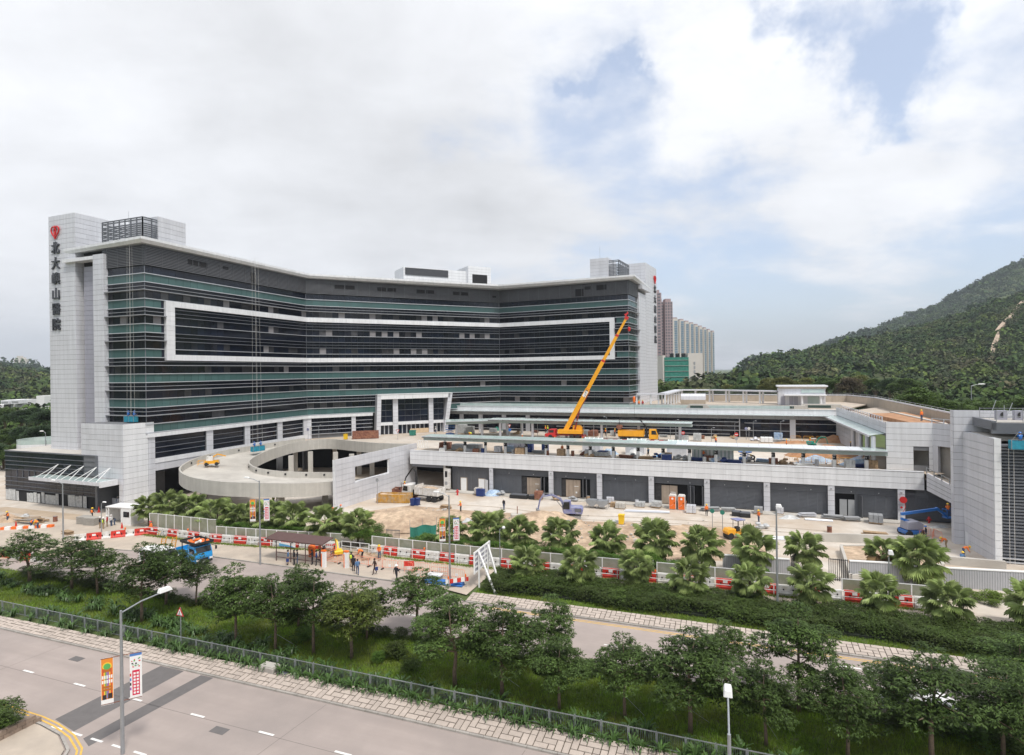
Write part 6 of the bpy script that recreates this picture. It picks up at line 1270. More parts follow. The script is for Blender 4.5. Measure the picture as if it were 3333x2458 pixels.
# ================================================================== VEHICLES, PLANT, STREET THINGS, PEOPLE
def ded(px,py,Z):return min(py,1468+(px-1335)*.0425-10)if Z==DK and px>1340 else py
def G(px,py,Z=0.0):py=ded(px,py,Z);p=gp(px,py,Z);return Vector((p[0],p[1],Z))
B_=lambda:MB()
def wheel(parent,x,y,r,w=.3,rim='steel',name='wheel'):
 t=B_().lathe([(r*.55,-w/2),(r*.92,-w/2),(r,-w*.35),(r,w*.35),(r*.92,w/2),(r*.55,w/2)],(x,y,r),18,'Y').build('tyre',M['black']);t.name=name;t.parent=parent
 m=B_().lathe([(r*.56,-w*.42),(r*.5,-w*.3),(r*.18,-w*.36),(r*.18,w*.36),(r*.5,w*.3),(r*.56,w*.42)],(x,y,r),14,'Y').build('rim',M[rim],t);return t
def tracks(parent,L=2.6,g=1.6,w=.45,h=.62,m='black'):
 for s in(-1,1):
  pr=[(-L/2,h*.5),(-L/2+h*.3,.05),(-L/2+h*.6,0),(L/2-h*.6,0),(L/2-h*.3,.05),(L/2,h*.5),(L/2-h*.2,h*.9),(L/2-h*.6,h),(-L/2+h*.6,h),(-L/2+h*.2,h*.9)]
  t=B_().extr(pr,(0,w,0),(0,s*g/2-w/2,0),(1,0,0),(0,0,1)).build('track',M['steel'],parent);b=MB()
  for i in range(14):b.box((-L/2+.15+(L-.3)*i/13,s*g/2,h+.01),(.09,w+.04,.05));b.box((-L/2+.15+(L-.3)*i/13,s*g/2,.02),(.09,w+.04,.06))
  b.build('track_shoes',M['black'],t);b=MB()
  for x in(-L/2+.32,L/2-.32):b.lathe([(.22,-.01),(.22,.03)],(x,s*(g/2+w/2),h/2),12,'Y')
  b.build('sprocket',M['steel'],t)
def arm_link(parent,pts,w0,w1,m,name):b=MB();n=len(pts);return b.tube([(x,y,z)for x,y,z in pts],[w0+(w1-w0)*i/(n-1)for i in range(n)],4).build(name,m,parent)
def excavator(label,p,rz,sc=1.0,body='viol',cabin=True,reach=1.0,boom='viol',cat='excavator',canopy=False,turret=0.0):
 t=thing('excavator',label,cat,p,rz);t.scale=(sc,)*3;tracks(t);m=M[body]
 B_().box((0,0,.72),(.9,.9,.2)).build('turntable',M['black'],t)
 B_().extr([(-1.5,.85),(1.1,.85),(1.1,1.05),(.4,1.25),(.3,1.75),(-1.35,1.75),(-1.6,1.5)],(0,1.9,0),(0,-.95,0),(1,0,0),(0,0,1)).build('engine_housing',m,t,bevel=.05)
 B_().box((-.9,0,1.4),(.9,1.92,.5)).build('grille',M['louvd'],t)
 if cabin:
  c=B_().extr([(.1,1.0),(1.15,1.0),(1.3,1.9),(1.05,2.65),(.1,2.7)],(0,.95,0),(0,-.02,0),(1,0,0),(0,0,1)).build('cab',m,t,bevel=.04)
  B_().extr([(.25,1.5),(1.16,1.5),(1.22,1.95),(1.02,2.5),(.25,2.53)],(0,.99,0),(0,-.04,0),(1,0,0),(0,0,1)).build('side_window',M['cglass'],c);B_().extr([(1.19,1.2),(1.32,1.9),(1.1,2.55),(1.13,2.57),(1.345,1.9),(1.22,1.2)],(0,.8,0),(0,.05,0),(1,0,0),(0,0,1)).build('windscreen',M['cglass'],c)
 elif canopy:
  for(x,y)in((.0,.1),(.0,.9),(1.0,.1),(1.0,.9)):B_().bar((x,y,1.2),(x,y,2.5),.06).build('canopy_post',M['black'],t)
  B_().box((.45,.5,2.55),(1.5,1.2,.1)).build('canopy_roof',M['wplast'],t,bevel=.04);B_().box((.3,.5,1.5),(.5,.5,.5)).build('seat',M['black'],t)
 b=M[boom];r=reach;arm_link(t,[(.9,-.4,1.3),(1.7,-.4,2.7),(2.6*r,-.4,3.2),(3.9*r,-.4,2.9)],.24,.16,b,'boom');arm_link(t,[(3.6*r,-.4,3.25),(4.1*r,-.4,2.4),(4.35*r,-.4,1.1)],.18,.12,b,'stick')
 arm_link(t,[(1.2,-.4,1.2),(2.3,-.4,2.5)],.07,.05,M['steel'],'boom_ram');arm_link(t,[(2.4*r,-.4,3.4),(3.7*r,-.4,3.4)],.07,.05,M['steel'],'stick_ram')
 B_().extr([(0,0),(.35,.15),(.25,-.35),(-.05,-.75),(-.5,-.8),(-.35,-.4)],(0,.7,0),(4.3*r,-.75,1.1),(1,0,0),(0,0,1)).build('bucket',M['steel'],t)
 return t
excavator('faded violet blue excavator digging at a rubble heap before the steel doors',G(1862,1688),math.radians(170),1.05,reach=1.12)
excavator('green mini excavator with a white canopy on the deck',G(2644,1455,DK),math.radians(-18),.62,'green',False,.95,'green','mini excavator',True)
excavator('small yellow excavator working beside the bus shelter',G(1098,1812,.1),math.radians(120),.52,'ypl',False,.85,'ypl','mini excavator',False)
def truck(label,p,rz,L=7.5,W_=2.4,cab='yellow',bed='yellow',load=None,crane=False,cabh=2.6,bedz=1.15,bedh=1.2,name='dump_truck',cat='truck',rim='steel'):
 t=thing(name,label,cat,p,rz);B_().box((0,0,.85),(L,.9,.3)).build('chassis',M['black'],t)
 x1=L/2;c=B_().extr([(x1-1.9,.55),(x1-.05,.55),(x1,1.2),(x1-.12,1.7),(x1-.4,cabh),(x1-1.85,cabh)],(0,W_,0),(0,-W_/2,0),(1,0,0),(0,0,1)).build('cab',M[cab],t,bevel=.07)
 B_().extr([(x1-.09,1.62),(x1-.36,cabh-.14),(x1-.33,cabh-.12),(x1-.055,1.65)],(0,W_-.3,0),(0,-W_/2+.15,0),(1,0,0),(0,0,1)).build('windscreen',M['cglass'],c)
 for s in(-1,1):
  B_().extr([(x1-1.35,1.55),(x1-.3,1.55),(x1-.5,cabh-.25),(x1-1.35,cabh-.25)],(0,.04,0),(0,s*W_/2-.02+s*.005,0),(1,0,0),(0,0,1)).build('side_window',M['cglass'],c)
  h=B_().box((x1+.0,s*W_*.38,.85),(.08,.35,.18)).build('headlight',M['white'],t);k=B_().bar((x1-.3,s*W_/2,2.2),(x1+.1,s*(W_/2+.3),2.1),.04);k.box((x1+.1,s*(W_/2+.32),1.9),(.08,.2,.4));k.build('mirror',M['black'],t)
 B_().box((x1+.02,0,.6),(.12,W_-.2,.25)).build('bumper',M['black'],t);B_().box((x1+.09,0,.62),(.02,.5,.14)).build('number_plate',M['white'],t)
 for x in((x1-1.0,),(-L/2+1.9,),(-L/2+.8,)):
  for s in(-1,1):wheel(t,x[0],s*(W_/2-.18),.5,.32,rim)
 x0,xe=-L/2,x1-(2.9 if crane else 2.05);bd=thing_part(t,'bed',xe,x0,W_,bedz,bedh,bed)
 if load:
  n=14;b=MB();g=[]
  for i in range(n):
   for j in range(7):g.append((x0+.15+(xe-x0-.3)*i/(n-1),-W_/2+.12+(W_-.24)*j/6,bedz+bedh*.62+.45*math.sin(math.pi*i/(n-1))*math.sin(math.pi*j/6)+.1*random.random()))
  b.add(g,[(i*7+j,i*7+j+1,i*7+j+8,i*7+j+7)for i in range(n-1)for j in range(6)]);b.build('load',M[load],t)
 if crane:
  xc=x1-2.4;B_().box((xc,0,1.3),(.6,1.4,.9)).build('crane_base',M['black'],t);arm_link(t,[(xc,0,1.5),(xc,0,3.0)],.22,.2,M['black'],'crane_mast');return t,xc
 return t,0
def thing_part(t,nm,xe,x0,W_,z,h,m):
 b=MB();b.box(((x0+xe)/2,0,z),(xe-x0,W_,.12));bed=b.build('bed_floor',M[m],t)
 for(c,d)in((((x0+xe)/2,W_/2-.04,z+h/2),(xe-x0,.08,h)),(((x0+xe)/2,-W_/2+.04,z+h/2),(xe-x0,.08,h)),((xe-.04,0,z+h/2+.15),(.08,W_,h+.3)),((x0+.04,0,z+h/2),(.08,W_,h))):
  s=MB().box(c,d).build('bed_side',M[m],t);k=int(max(d[0],d[1])/.9);r_=MB()
  for i in range(k+1):
   if d[0]>d[1]:r_.box((c[0]-d[0]/2+d[0]*i/k,c[1]+math.copysign(.07,c[1]),c[2]),(.09,.07,h))
   else:r_.box((c[0]+math.copysign(.07,c[0]-(x0+xe)/2),c[1]-d[1]/2+d[1]*i/k,c[2]),(.07,.09,h))
  r_.build('bed_rib',M[m],s)
 return bed
yt,xc=truck('yellow tipper truck full of soil with a black grab crane on the deck',G(2078,1436,DK),math.radians(-16),8.2,2.4,'yellow','yellow','rsoil',True)
arm_link(yt,[(xc,0,2.9),(xc-1.3,0,4.5),(xc-3.8,0,4.9),(xc-5.6,0,4.8)],.2,.12,M['black'],'crane_boom');B_().bar((xc-5.6,0,4.8),(xc-5.6,0,3.4),.08).build('grab_hanger',M['black'],yt);B_().extr([(-.5,.5),(.5,.5),(.7,0),(.2,-.45),(-.2,-.45),(-.7,0)],(0,.9,0),(xc-5.6,-.45,2.9),(1,0,0),(0,0,1)).build('grab',M['rust'],yt)
wt,xc=truck('white tipper truck with a raised black crane parked by the clad wing wall',G(1378,1627),math.radians(152),7.6,2.4,'wplast','wplast','sand',True)
arm_link(wt,[(xc,0,2.9),(xc+.1,0,4.7),(xc+.8,0,5.4),(xc+2.3,0,3.6),(xc+2.8,0,2.3)],.22,.12,M['black'],'crane_boom');B_().tube([(xc+2.8,0,2.4),(xc+3.3,.1,2.6),(xc+3.2,.2,1.8)],.05,5).build('hose',M['black'],wt)
bt=truck('blue flatbed truck with orange road cones heaped on its roof tray',S(-59.6,51.0,0),SA-.22,5.6,2.0,'cyan','cyan',None,False,2.35,.9,.5,'flatbed_truck')[0]
B_().box((1.2,0,2.62),(3.2,2.1,.12)).build('tray_floor',M['black'],bt)
for(c,d)in(((1.2,1.05,2.74),(3.2,.08,.22)),((1.2,-1.05,2.74),(3.2,.08,.22)),((2.8,0,2.74),(.08,2.2,.22)),((-.4,0,2.74),(.08,2.2,.22))):B_().box(c,d).build('tray_side',M['black'],bt)
for s in(-1,1):B_().bar((-.3,s*.9,.9),(-.3,s*.9,2.6),.08).build('tray_post',M['black'],bt)
rc=random.Random(3)
def cone_mesh():
 b=MB();b.box((0,0,.02),(.36,.36,.04));b.lathe([(.14,.04),(.03,.72)],n=12);return b.mesh('body',M['red'])
CONE=cone_mesh();CBAND=MB().lathe([(.112,.2),(.078,.42)],n=12).mesh('white_band',M['white'])
def cone(p,lab,grp=None,rot=(0,0,0),sc=1):
 t=thing('traffic_cone',lab,'traffic cone',p,0,grp);t.rotation_euler=rot;t.scale=(sc,)*3;meobj('body',CONE,t);meobj('white_band',CBAND,t,(0,0,.002));return t
for i in range(14):
 q=bt.matrix_basis@Vector((rc.uniform(-.1,2.5),rc.uniform(-.75,.75),2.72));o=MB();o.lathe([(.2,0),(.18,.05),(.04,.6)],(0,0,0),8);o=o.build('orange_cone',M['orange']if i%3 else M['wplast']);o.location=q;o.rotation_euler=(rc.uniform(1,2),0,rc.random()*6);tag(o,'orange or white cone lying in the tray on the blue truck','traffic cone','cones heaped on the blue truck')
def van(label,p,rz,L=4.7,W_=1.75,H=2.0,m='white',name='van',car=False):
 t=thing(name,label,name,p,rz)
 if not car:pr=[(-L/2,.35),(L/2-.05,.35),(L/2,.9),(L/2-.25,1.15),(L/2-.95,H-.08),(L/2-1.3,H),(-L/2+.1,H),(-L/2,H-.15)]
 else:pr=[(-L/2,.35),(L/2,.35),(L/2,.75),(L/2-.9,.92),(L/2-1.6,H),(-L/2+1.0,H),(-L/2+.3,1.0),(-L/2,.95)]
 b=B_().extr(pr,(0,W_,0),(0,-W_/2,0),(1,0,0),(0,0,1)).build('body',M[m],t,bevel=.08)
 if not car:
  B_().extr([(L/2-.29,1.2),(L/2-.93,H-.12),(L/2-.90,H-.1),(L/2-.255,1.22)],(0,W_-.25,0),(0,-W_/2+.125,0),(1,0,0),(0,0,1)).build('windscreen',M['cglass'],b)
  for s in(-1,1):
   for(a,e)in((L/2-1.9,L/2-.75),(L/2-3.2,L/2-2.05),(-L/2+.25,L/2-3.3)):B_().box(((a+e)/2,s*W_/2,H-.5),(e-a,.03,.5)).build('side_window',M['cglass'],b)
 else:
  for s in(-1,1):B_().extr([(L/2-1.05,.98),(L/2-1.62,H-.08),(-L/2+1.05,H-.08),(-L/2+.55,.98)],(0,.03,0),(0,s*W_/2-.015+s*.005,0),(1,0,0),(0,0,1)).build('side_window',M['cglass'],b)
  B_().extr([(L/2-.95,.97),(L/2-1.58,H-.05),(L/2-1.55,H-.03),(L/2-.9,.98)],(0,W_-.25,0),(0,-W_/2+.125,0),(1,0,0),(0,0,1)).build('windscreen',M['cglass'],b)
 for x in(L/2-.85,-L/2+.85):
  for s in(-1,1):wheel(t,x,s*(W_/2-.1),.32,.2)
 for s in(-1,1):B_().box((L/2-.02,s*W_*.36,.75),(.06,.3,.16)).build('headlight',M['cladg'],t)
 return t
p=ST(gp(520,1783,2.0));van('white minivan parked behind the trees left of the blue truck',S(p[0],p[1],0),SA)
p=ST(gp(2975,2295,.6));van('white car driving on the far carriageway behind the trees at the right',S(p[0]+.3,p[1],0),SA+math.pi,4.4,1.75,1.45,name='car',car=True)
van('white van parked in the shade under the ramp well',Vector((-39.5,116,0)),.4)
for i,(s,t_)in enumerate(((-65.2,51.6),(-64.2,52.2))):
 r_=thing('loading_ramp','orange steel loading ramp leaning up between van and truck, %s one'%('left','right')[i],'ramp',S(s,t_),SA)
 for y in(-.3,.3):B_().bar((0,y,.2),(.5,y,2.3),.08).build('side_rail',M['yellow'],r_)
 for k in range(7):B_().bar((.05+.07*k,-.3,.4+.29*k),(.05+.07*k,.3,.4+.29*k),.05).build('rung',M['yellow'],r_)
cp=G(1840,1429,DK);cr_=thing('mobile_crane','yellow telescopic mobile crane with a red carrier cab and raised boom on the deck','crane',cp,math.radians(163));Lc=8.6
B_().box((-.2,0,.95),(Lc-.4,1.5,.35)).build('chassis',M['dred'],cr_)
c=B_().extr([(2.0,.55),(4.35,.55),(4.4,1.15),(3.6,1.25),(3.45,2.15),(2.1,2.2)],(0,2.3,0),(0,-1.15,0),(1,0,0),(0,0,1)).build('carrier_cab',M['redp'],cr_,bevel=.06)
for s in(-1,1):B_().box((2.85,s*1.15,1.75),(1.0,.04,.55)).build('side_window',M['cglass'],c)
B_().box((3.56,0,1.75),(.08,2.0,.6)).build('windscreen',M['cglass'],c)
for x in(3.1,-1.6,-2.9):
 for s in(-1,1):wheel(cr_,x,s*1.0,.52,.34,'ypl')
wheel(cr_,1.5,-1.2,.5,.25,'white','spare_wheel').location=(0,0,1.0)
B_().extr([(-3.9,1.25),(1.5,1.25),(1.5,2.1),(-3.9,2.1)],(0,2.2,0),(0,-1.1,0),(1,0,0),(0,0,1)).build('deck_housing',M['yellow'],cr_,bevel=.04)
oc=B_().extr([(-3.6,1.9),(-1.6,1.9),(-1.6,3.0),(-3.2,3.1),(-3.75,2.6)],(0,1.0,0),(0,-1.25,0),(1,0,0),(0,0,1)).build('operator_cab',M['yellow'],cr_,bevel=.04);B_().box((-2.6,-1.27,2.55),(1.5,.05,.65)).build('side_window',M['cglass'],oc)
for x in(-4.2,1.9):
 B_().box((x,0,.7),(.3,4.2,.25)).build('outrigger_beam',M['redp'],cr_)
 for s in(-1,1):B_().lathe([(.28,0),(.28,.08),(.06,.1),(.06,.7)],(x,s*2.1,0),10).build('outrigger_foot',M['ypl'],cr_)
inv=cr_.matrix_basis.inverted();tipw=at(2042,1030,cp.y-1.5);b0w=at(1838,1405,cp.y-.2);T_=inv@tipw;O_=inv@b0w
def sec(a,b_,w,h,m,nm):return B_().bar(O_.lerp(T_,a),O_.lerp(T_,b_),w,h).build(nm,M[m],cr_)
sec(0,.37,.75,1.0,'yellow','boom_section');sec(.36,.62,.6,.82,'yellow','boom_section');sec(.61,.84,.48,.66,'yellow','boom_section');sec(.83,.985,.36,.5,'yellow','boom_section')
for a in(.365,.615,.835):sec(a-.008,a+.008,.85-a*.4,1.15-a*.55,'redp','boom_collar')
sec(.975,1.0,.5,.8,'redp','boom_head');d=(T_-O_).normalized();und=d.cross(Vector((0,1,0))).normalized();und=und if und.z<0 else-und
B_().bar(O_.lerp(T_,.05)+und*.55,O_.lerp(T_,.37)+und*.55,.5,.25).build('boom_underside',M['dred'],cr_);arm_link(cr_,[Vector((-2.2,0,2.2)),O_.lerp(T_,.22)+und*.5],.2,.12,M['dred'],'luffing_ram')
B_().extr([(-.2,.3),(.7,.1),(1.0,.5),(.5,.45),(.1,.8)],(0,.3,0),T_,d,-und).build('sheave_bracket',M['redp'],cr_)
cu=bpy.data.curves.new('lettering','FONT');cu.body='KATO';cu.size=.75;cu.extrude=.01;cu.align_x='CENTER';cu.align_y='CENTER';tt=bpy.data.objects.new('t',cu);COL.objects.link(tt);bpy.context.view_layer.update();me=bpy.data.meshes.new_from_object(tt.evaluated_get(bpy.context.evaluated_depsgraph_get()));bpy.data.objects.remove(tt);me.materials.clear();me.materials.append(M['black'])
lo=bpy.data.objects.new('lettering',me);COL.objects.link(lo);lo.parent=cr_;yv=Vector((0,1,0));pl_=O_.lerp(T_,.33);sgn_=1 if True else-1
mm=Matrix((-d,und,Vector((0,1,0)))).transposed().to_4x4()
if mm.determinant()<0:mm=Matrix((d,und,Vector((0,1,0)))).transposed().to_4x4()
mm.translation=pl_+Vector((0,.40,0));lo.matrix_local=mm;B_().bar(O_.lerp(T_,.305),O_.lerp(T_,.355),.77,.75).build('name_plate',M['white'],cr_)
tipg=tipw+Vector((1.2,-.2,-.2))
hk=thing('hook_block','red hook block hanging on a cable from the crane boom tip','hook',(tipg.x,tipg.y,15.5));B_().tube([(0,0,16),(0,0,0)],.035,5);B_().tube([(0,0,tipg.z-15.5),(0,0,.9)],.03,5).build('cable',M['black'],hk);B_().lathe([(.12,-.7),(.26,-.5),(.28,.4),(.1,.7)],n=10).build('block',M['orange'],hk);B_().tube([(0,0,-.7),(0,0,-4.2)],.03,5).build('sling',M['black'],hk)
hk2=thing('auxiliary_hook','small red auxiliary hook just below the crane boom head','hook',(tipg.x-.9,tipg.y,tipg.z-2.6));B_().tube([(0,0,2.4),(0,0,.5)],.03,5).build('cable',M['black'],hk2);B_().lathe([(.1,-.5),(.3,-.3),(.32,.3),(.1,.5)],n=10).build('block',M['redp'],hk2)
lp=G(2968,1742);bl_=thing('boom_lift','blue articulated boom lift raising two workers to the ramp parapet','boom lift',lp,0);B_().box((0,0,.55),(2.6,1.8,.5)).build('chassis',M['blue'],bl_,bevel=.05)
for x in(-.9,.9):
 for s in(-1,1):wheel(bl_,x,s*.85,.42,.3)
B_().extr([(-1.1,.85),(1.0,.85),(1.1,1.6),(.4,2.0),(-1.0,1.9)],(0,1.5,0),(0,-.75,0),(1,0,0),(0,0,1)).build('turret_cover',M['cladg'],bl_,bevel=.08)
zz_=lambda px,py:(at(px,py,lp.y)-lp);a1,a2,a3,a4,a5=zz_(2968,1712),zz_(2990,1708),zz_(2933,1688),zz_(3050,1657),zz_(3082,1682)
for(p,q,w)in((Vector((.6,0,1.2)),a2,.35),(a2,a3,.28),(a3+Vector((0,0,.6)),a4,.3),(a4,a5,.22)):B_().bar(p,q,w,w*1.1).build('boom_section',M['blue'],bl_)
for(p)in(a2,a4):B_().lathe([(.22,-.2),(.22,.2)],tuple(p),12,'Y').build('knuckle',M['blue'],bl_)
bk=a5+Vector((.55,0,-.1));B_().box(tuple(bk),(1.7,.9,.12)).build('basket_floor',M['blue'],bl_)
for z in(.55,1.05):
 for(c,d_)in(((0,.42,z),(1.7,.05,.05)),((0,-.42,z),(1.7,.05,.05)),((.82,0,z),(.05,.9,.05)),((-.82,0,z),(.05,.9,.05))):B_().box(tuple(bk+Vector(c)),d_).build('basket_rail',M['blue'],bl_)
for x in(-.82,0,.82):
 for y in(-.42,.42):B_().box(tuple(bk+Vector((x,y,.52))),(.05,.05,1.05)).build('basket_post',M['blue'],bl_)
BASKET=lp+bk+Vector((0,0,.06))
rl_=thing('road_roller','small yellow road roller with a blue rag on its canopy','road roller',G(2392,1752),math.radians(15));
for x in(-.95,.95):B_().lathe([(.42,-.6),(.45,-.55),(.45,.55),(.42,.6)],(x,0,.45),20,'Y').build('drum',M['black'],rl_)
B_().extr([(-1.3,.6),(-.2,.6),(-.2,1.35),(-1.2,1.4),(-1.5,1.0)],(0,1.15,0),(0,-.575,0),(1,0,0),(0,0,1)).build('engine_cover',M['yellow'],rl_,bevel=.06);B_().box((.6,0,.75),(1.4,1.1,.3)).build('front_frame',M['yellow'],rl_);B_().box((.35,0,1.2),(.5,.5,.55)).build('seat',M['black'],rl_)
for x in(.1,.95):
 for s in(-1,1):B_().bar((x,s*.5,.9),(x,s*.5,2.3),.05).build('canopy_post',M['black'],rl_)
B_().box((.5,0,2.36),(1.3,1.2,.1)).build('canopy_roof',M['cladg'],rl_);B_().box((.5,0,2.43),(1.35,1.25,.05),.1).build('cloth',M['viol'],rl_)
rm=thing('access_platform','yellow access platform machine standing on the spiral ramp','access platform',at(690,1505,101.0),.3);rm.location.z=6.35
B_().box((0,0,.6),(2.2,1.1,.5)).build('chassis',M['yellow'],rm)
for x in(-.8,.8):
 for s in(-1,1):wheel(rm,x,s*.6,.3,.2)
arm_link(rm,[(-.8,0,.9),(.9,0,1.9),(2.2,0,1.5)],.16,.12,M['yellow'],'boom');B_().box((-.3,0,1.2),(1.0,.9,.7)).build('engine_box',M['wplast'],rm)
for z in(.4,.9):B_().bar((-2.2,-.5,z),(-1.2,-.5,z),.05).build('basket_rail',M['yellow'],rm);B_().bar((-2.2,.5,z),(-1.2,.5,z),.05).build('basket_rail',M['yellow'],rm)
for x in(-2.2,-1.2):
 for y in(-.5,.5):B_().bar((x,y,.1),(x,y,1.0),.05).build('basket_post',M['yellow'],rm)
def scissor(label,p,rz=0.0):
 t=thing('scissor_lift',label,'scissor lift',p,rz);B_().box((0,0,.35),(1.9,.9,.4)).build('chassis',M['blue'],t)
 for x in(-.7,.7):
  for s in(-1,1):wheel(t,x,s*.42,.18,.12)
 for i in range(2):
  for s in(-1,1):B_().bar((-.8,s*.35,.6+i*.4),(.8,s*.35,1.0+i*.4),.06).build('scissor_arm',M['blue'],t);B_().bar((.8,s*.35,.6+i*.4),(-.8,s*.35,1.0+i*.4),.06).build('scissor_arm',M['blue'],t)
 B_().box((0,0,1.45),(2.0,.95,.1)).build('platform',M['blue'],t)
 for z in(1.95,2.4):
  for(c,d_)in(((0,.45,z),(2,.05,.05)),((0,-.45,z),(2,.05,.05)),((1,0,z),(.05,.9,.05)),((-1,0,z),(.05,.9,.05))):B_().box(c,d_).build('guard_rail',M['blue'],t)
 for x in(-1,0,1):
  for y in(-.45,.45):B_().box((x,y,1.95),(.05,.05,.95)).build('guard_post',M['blue'],t)
scissor('blue scissor lift under the front canopy near its right end',G(2425,1500,DK),-.3);scissor('blue scissor lift under the slanted entrance canopy',G(1465,1418,DK),-.3)
def skip(label,p,rz,L,W_,H,m,cat='skip',name='skip'):
 t=thing(name,label,cat,p,rz);B_().box((0,0,.1),(L,W_,.12)).build('floor',M[m],t)
 for s in(-1,1):
  w=B_().box((0,s*W_/2,H/2+.1),(L,.08,H)).build('side',M[m],t);k=int(L/.6);b=MB()
  for i in range(k+1):b.box((-L/2+L*i/k,s*(W_/2+.07),H/2+.1),(.1,.08,H))
  b.build('rib',M[m],w);B_().box((s*L/2,0,H/2+.1),(.08,W_,H)).build('end',M[m],t)
 n=10;b=MB();g=[(-L/2+L*i/(n-1),-W_/2+W_*j/5,H*.75+.3*random.random())for i in range(n)for j in range(6)];b.add(g,[(i*6+j,i*6+j+1,i*6+j+7,i*6+j+6)for i in range(n-1)for j in range(5)]);b.build('rubble',M['sand'],t);return t
skip('long yellow open skip with rubble before the white tipper truck',G(1285,1634),math.radians(-8),5.6,1.9,1.35,'wyel');skip('rusty open skip just behind the yellow skip',G(1320,1618),math.radians(-8),4.2,1.8,1.5,'rust');skip('rusty row of open bins on the deck before the entrance portal',G(1190,1428,DK),math.radians(14),5.8,1.4,1.7,'rust')
def toilet(label,p,m,rz=0.0,grp=None,roof='wplast'):
 t=thing('portable_toilet',label,'portable toilet',p,rz,grp);B_().box((0,0,1.08),(1.08,1.08,2.1)).build('shell',M[roof],t,bevel=.04);B_().extr([(-.56,2.1),(.56,2.1),(.42,2.32),(-.42,2.32)],(0,1.12,0),(0,-.56,0),(1,0,0),(0,0,1)).build('roof',M[roof],t)
 d=B_().box((0,-.56,1.1),(.92,.05,1.95)).build('door',M[m],t);B_().lathe([(.16,-.02),(.16,.02)],(0,-.6,1.75),14,'Y').build('logo_disc',M['white'],d);B_().box((.28,-.6,1.1),(.1,.05,.22)).build('handle',M['black'],d);B_().bar((-.3,-.595,.55),(.1,-.595,.85),.1,.02).build('lettering_band',M['white'],d)
toilet('left one of the two orange portable toilets',G(2250-60,1657),'orange',SA);toilet('right one of the two orange portable toilets',G(2202+17,1659),'orange',SA);toilet('orange portable toilet half hidden behind the left palms',G(524,1668),'orange',SA)
for i,(px,m,l)in enumerate(((1651,'cladg','grey portable toilet at the left end of the row on the deck'),(1670,'cladg','second grey portable toilet in the row on the deck'),(1688,'cladg','third grey portable toilet in the row on the deck'),(1707,'cladg','fourth grey portable toilet in the row, touching the navy one'),(1727,'navy','navy portable toilet next to the grey ones on the deck'),(1776,'navy','navy portable toilet standing alone right of the row on the deck'))):toilet(l,G(px,1481+.04*(px-1651),DK)+Vector((0,1.2,0)),m,SA,None,'cladg' if m=='cladg' else 'navy')
gb=thing('guard_booth','white open fronted guard booth at the site entrance','booth',G(385,1708),SA+.08);Lb=4.6
B_().box((0,1.1,2.55),(Lb,2.4,.14)).build('roof',M['white'],gb);B_().box((0,2.2,1.25),(Lb,.1,2.5)).build('back_wall',M['white'],gb)
for x in(-Lb/2,.6,Lb/2):B_().box((x,1.1,1.25),(.1,2.2,2.5)).build('side_wall',M['white'],gb)
B_().box((1.5,0,1.25),(1.9,.1,2.5)).build('front_wall',M['white'],gb);B_().box((1.6,-.06,1.6),(1.1,.04,.8)).build('window',M['cglass'],gb);B_().box((-Lb/2+.5,0,1.25),(.12,.1,2.5)).build('post',M['white'],gb)
bs_=thing('bus_shelter','brown roofed bus shelter with slim posts and leaning rails','bus shelter',S(-47.3,55.2),SA)
B_().extr([(-1.1,2.55),(1.0,2.85),(1.0,2.95),(-1.1,2.67)],(8.2,0,0),(-4.3,0,0),(0,1,0),(0,0,1)).build('roof',M['brown'],bs_)
for x in(-2.9,-.8,1.3,3.4):
 B_().tube([(x,-.75,0),(x,-.75,2.3),(x,-.5,2.6)],.055,6).build('post',M['dred']if 0 else M['brown'],bs_)
 for z in(.55,1.1):
  if x<3:B_().bar((x,-.75,z),(x+2.1,-.75,z),.06).build('leaning_rail',M['brown'],bs_)
for i,(x,y)in enumerate(((4.0,-.9),(6.6,-.3))):t=thing('stop_pillar','white and orange bus stop pillar, %s one'%('the one at the shelter end','the one right of the small excavator')[i],'bus stop sign',S(-47.3+x,55.2+y),SA);B_().box((0,0,.95),(.5,.3,1.9)).build('panel',M['white'],t);B_().box((0,0,1.95),(.54,.34,.14)).build('cap',M['orange'],t);B_().box((-.2,-.16,.9),(.1,.02,1.5)).build('stripe',M['orange'],t)
def cb_mesh(m,w=1.9):
 b=MB();b.tube([(-w/2,0,0),(-w/2,0,.95),(-w/2+.12,0,1.08),(w/2-.12,0,1.08),(w/2,0,.95),(w/2,0,0)],.024,5);b.bar((-w/2,0,.25),(w/2,0,.25),.035)
 f=b.mesh('frame',m);b=MB()
 for i in range(7):b.tube([(-w/2+w*(i+1)/8,0,.25),(-w/2+w*(i+1)/8,0,1.05)],.014,4)
 return f,b.mesh('bars',m)
PKB=mat('pinkish_orange_paint',(.78,.30,.20),.6,0,.1,3);CBP=cb_mesh(PKB);CBY=cb_mesh(M['yellow'])
SGN=MB().box((0,-.03,.45),(.3,.02,.3)).mesh('sign_plate',M['white']);FT=MB().box((0,0,.05),(.18,.5,.1)).mesh('foot',M['black'])
def cbar(p,rz,lab,grp,y=False,sign=False):
 t=thing('crowd_barrier',lab,'barrier',p,rz,grp);m=CBY if y else CBP;meobj('frame',m[0],t);meobj('bars',m[1],t)
 if sign:meobj('sign_plate',SGN,t)
 meobj('foot',FT,t,(-.9,0,0))
wh=['by the shelter end','before the yellow mini excavator','second before the mini excavator','behind the man in the lime vest','beside the lime vest man','behind the woman in brown','right of the woman in brown','next to the red board']
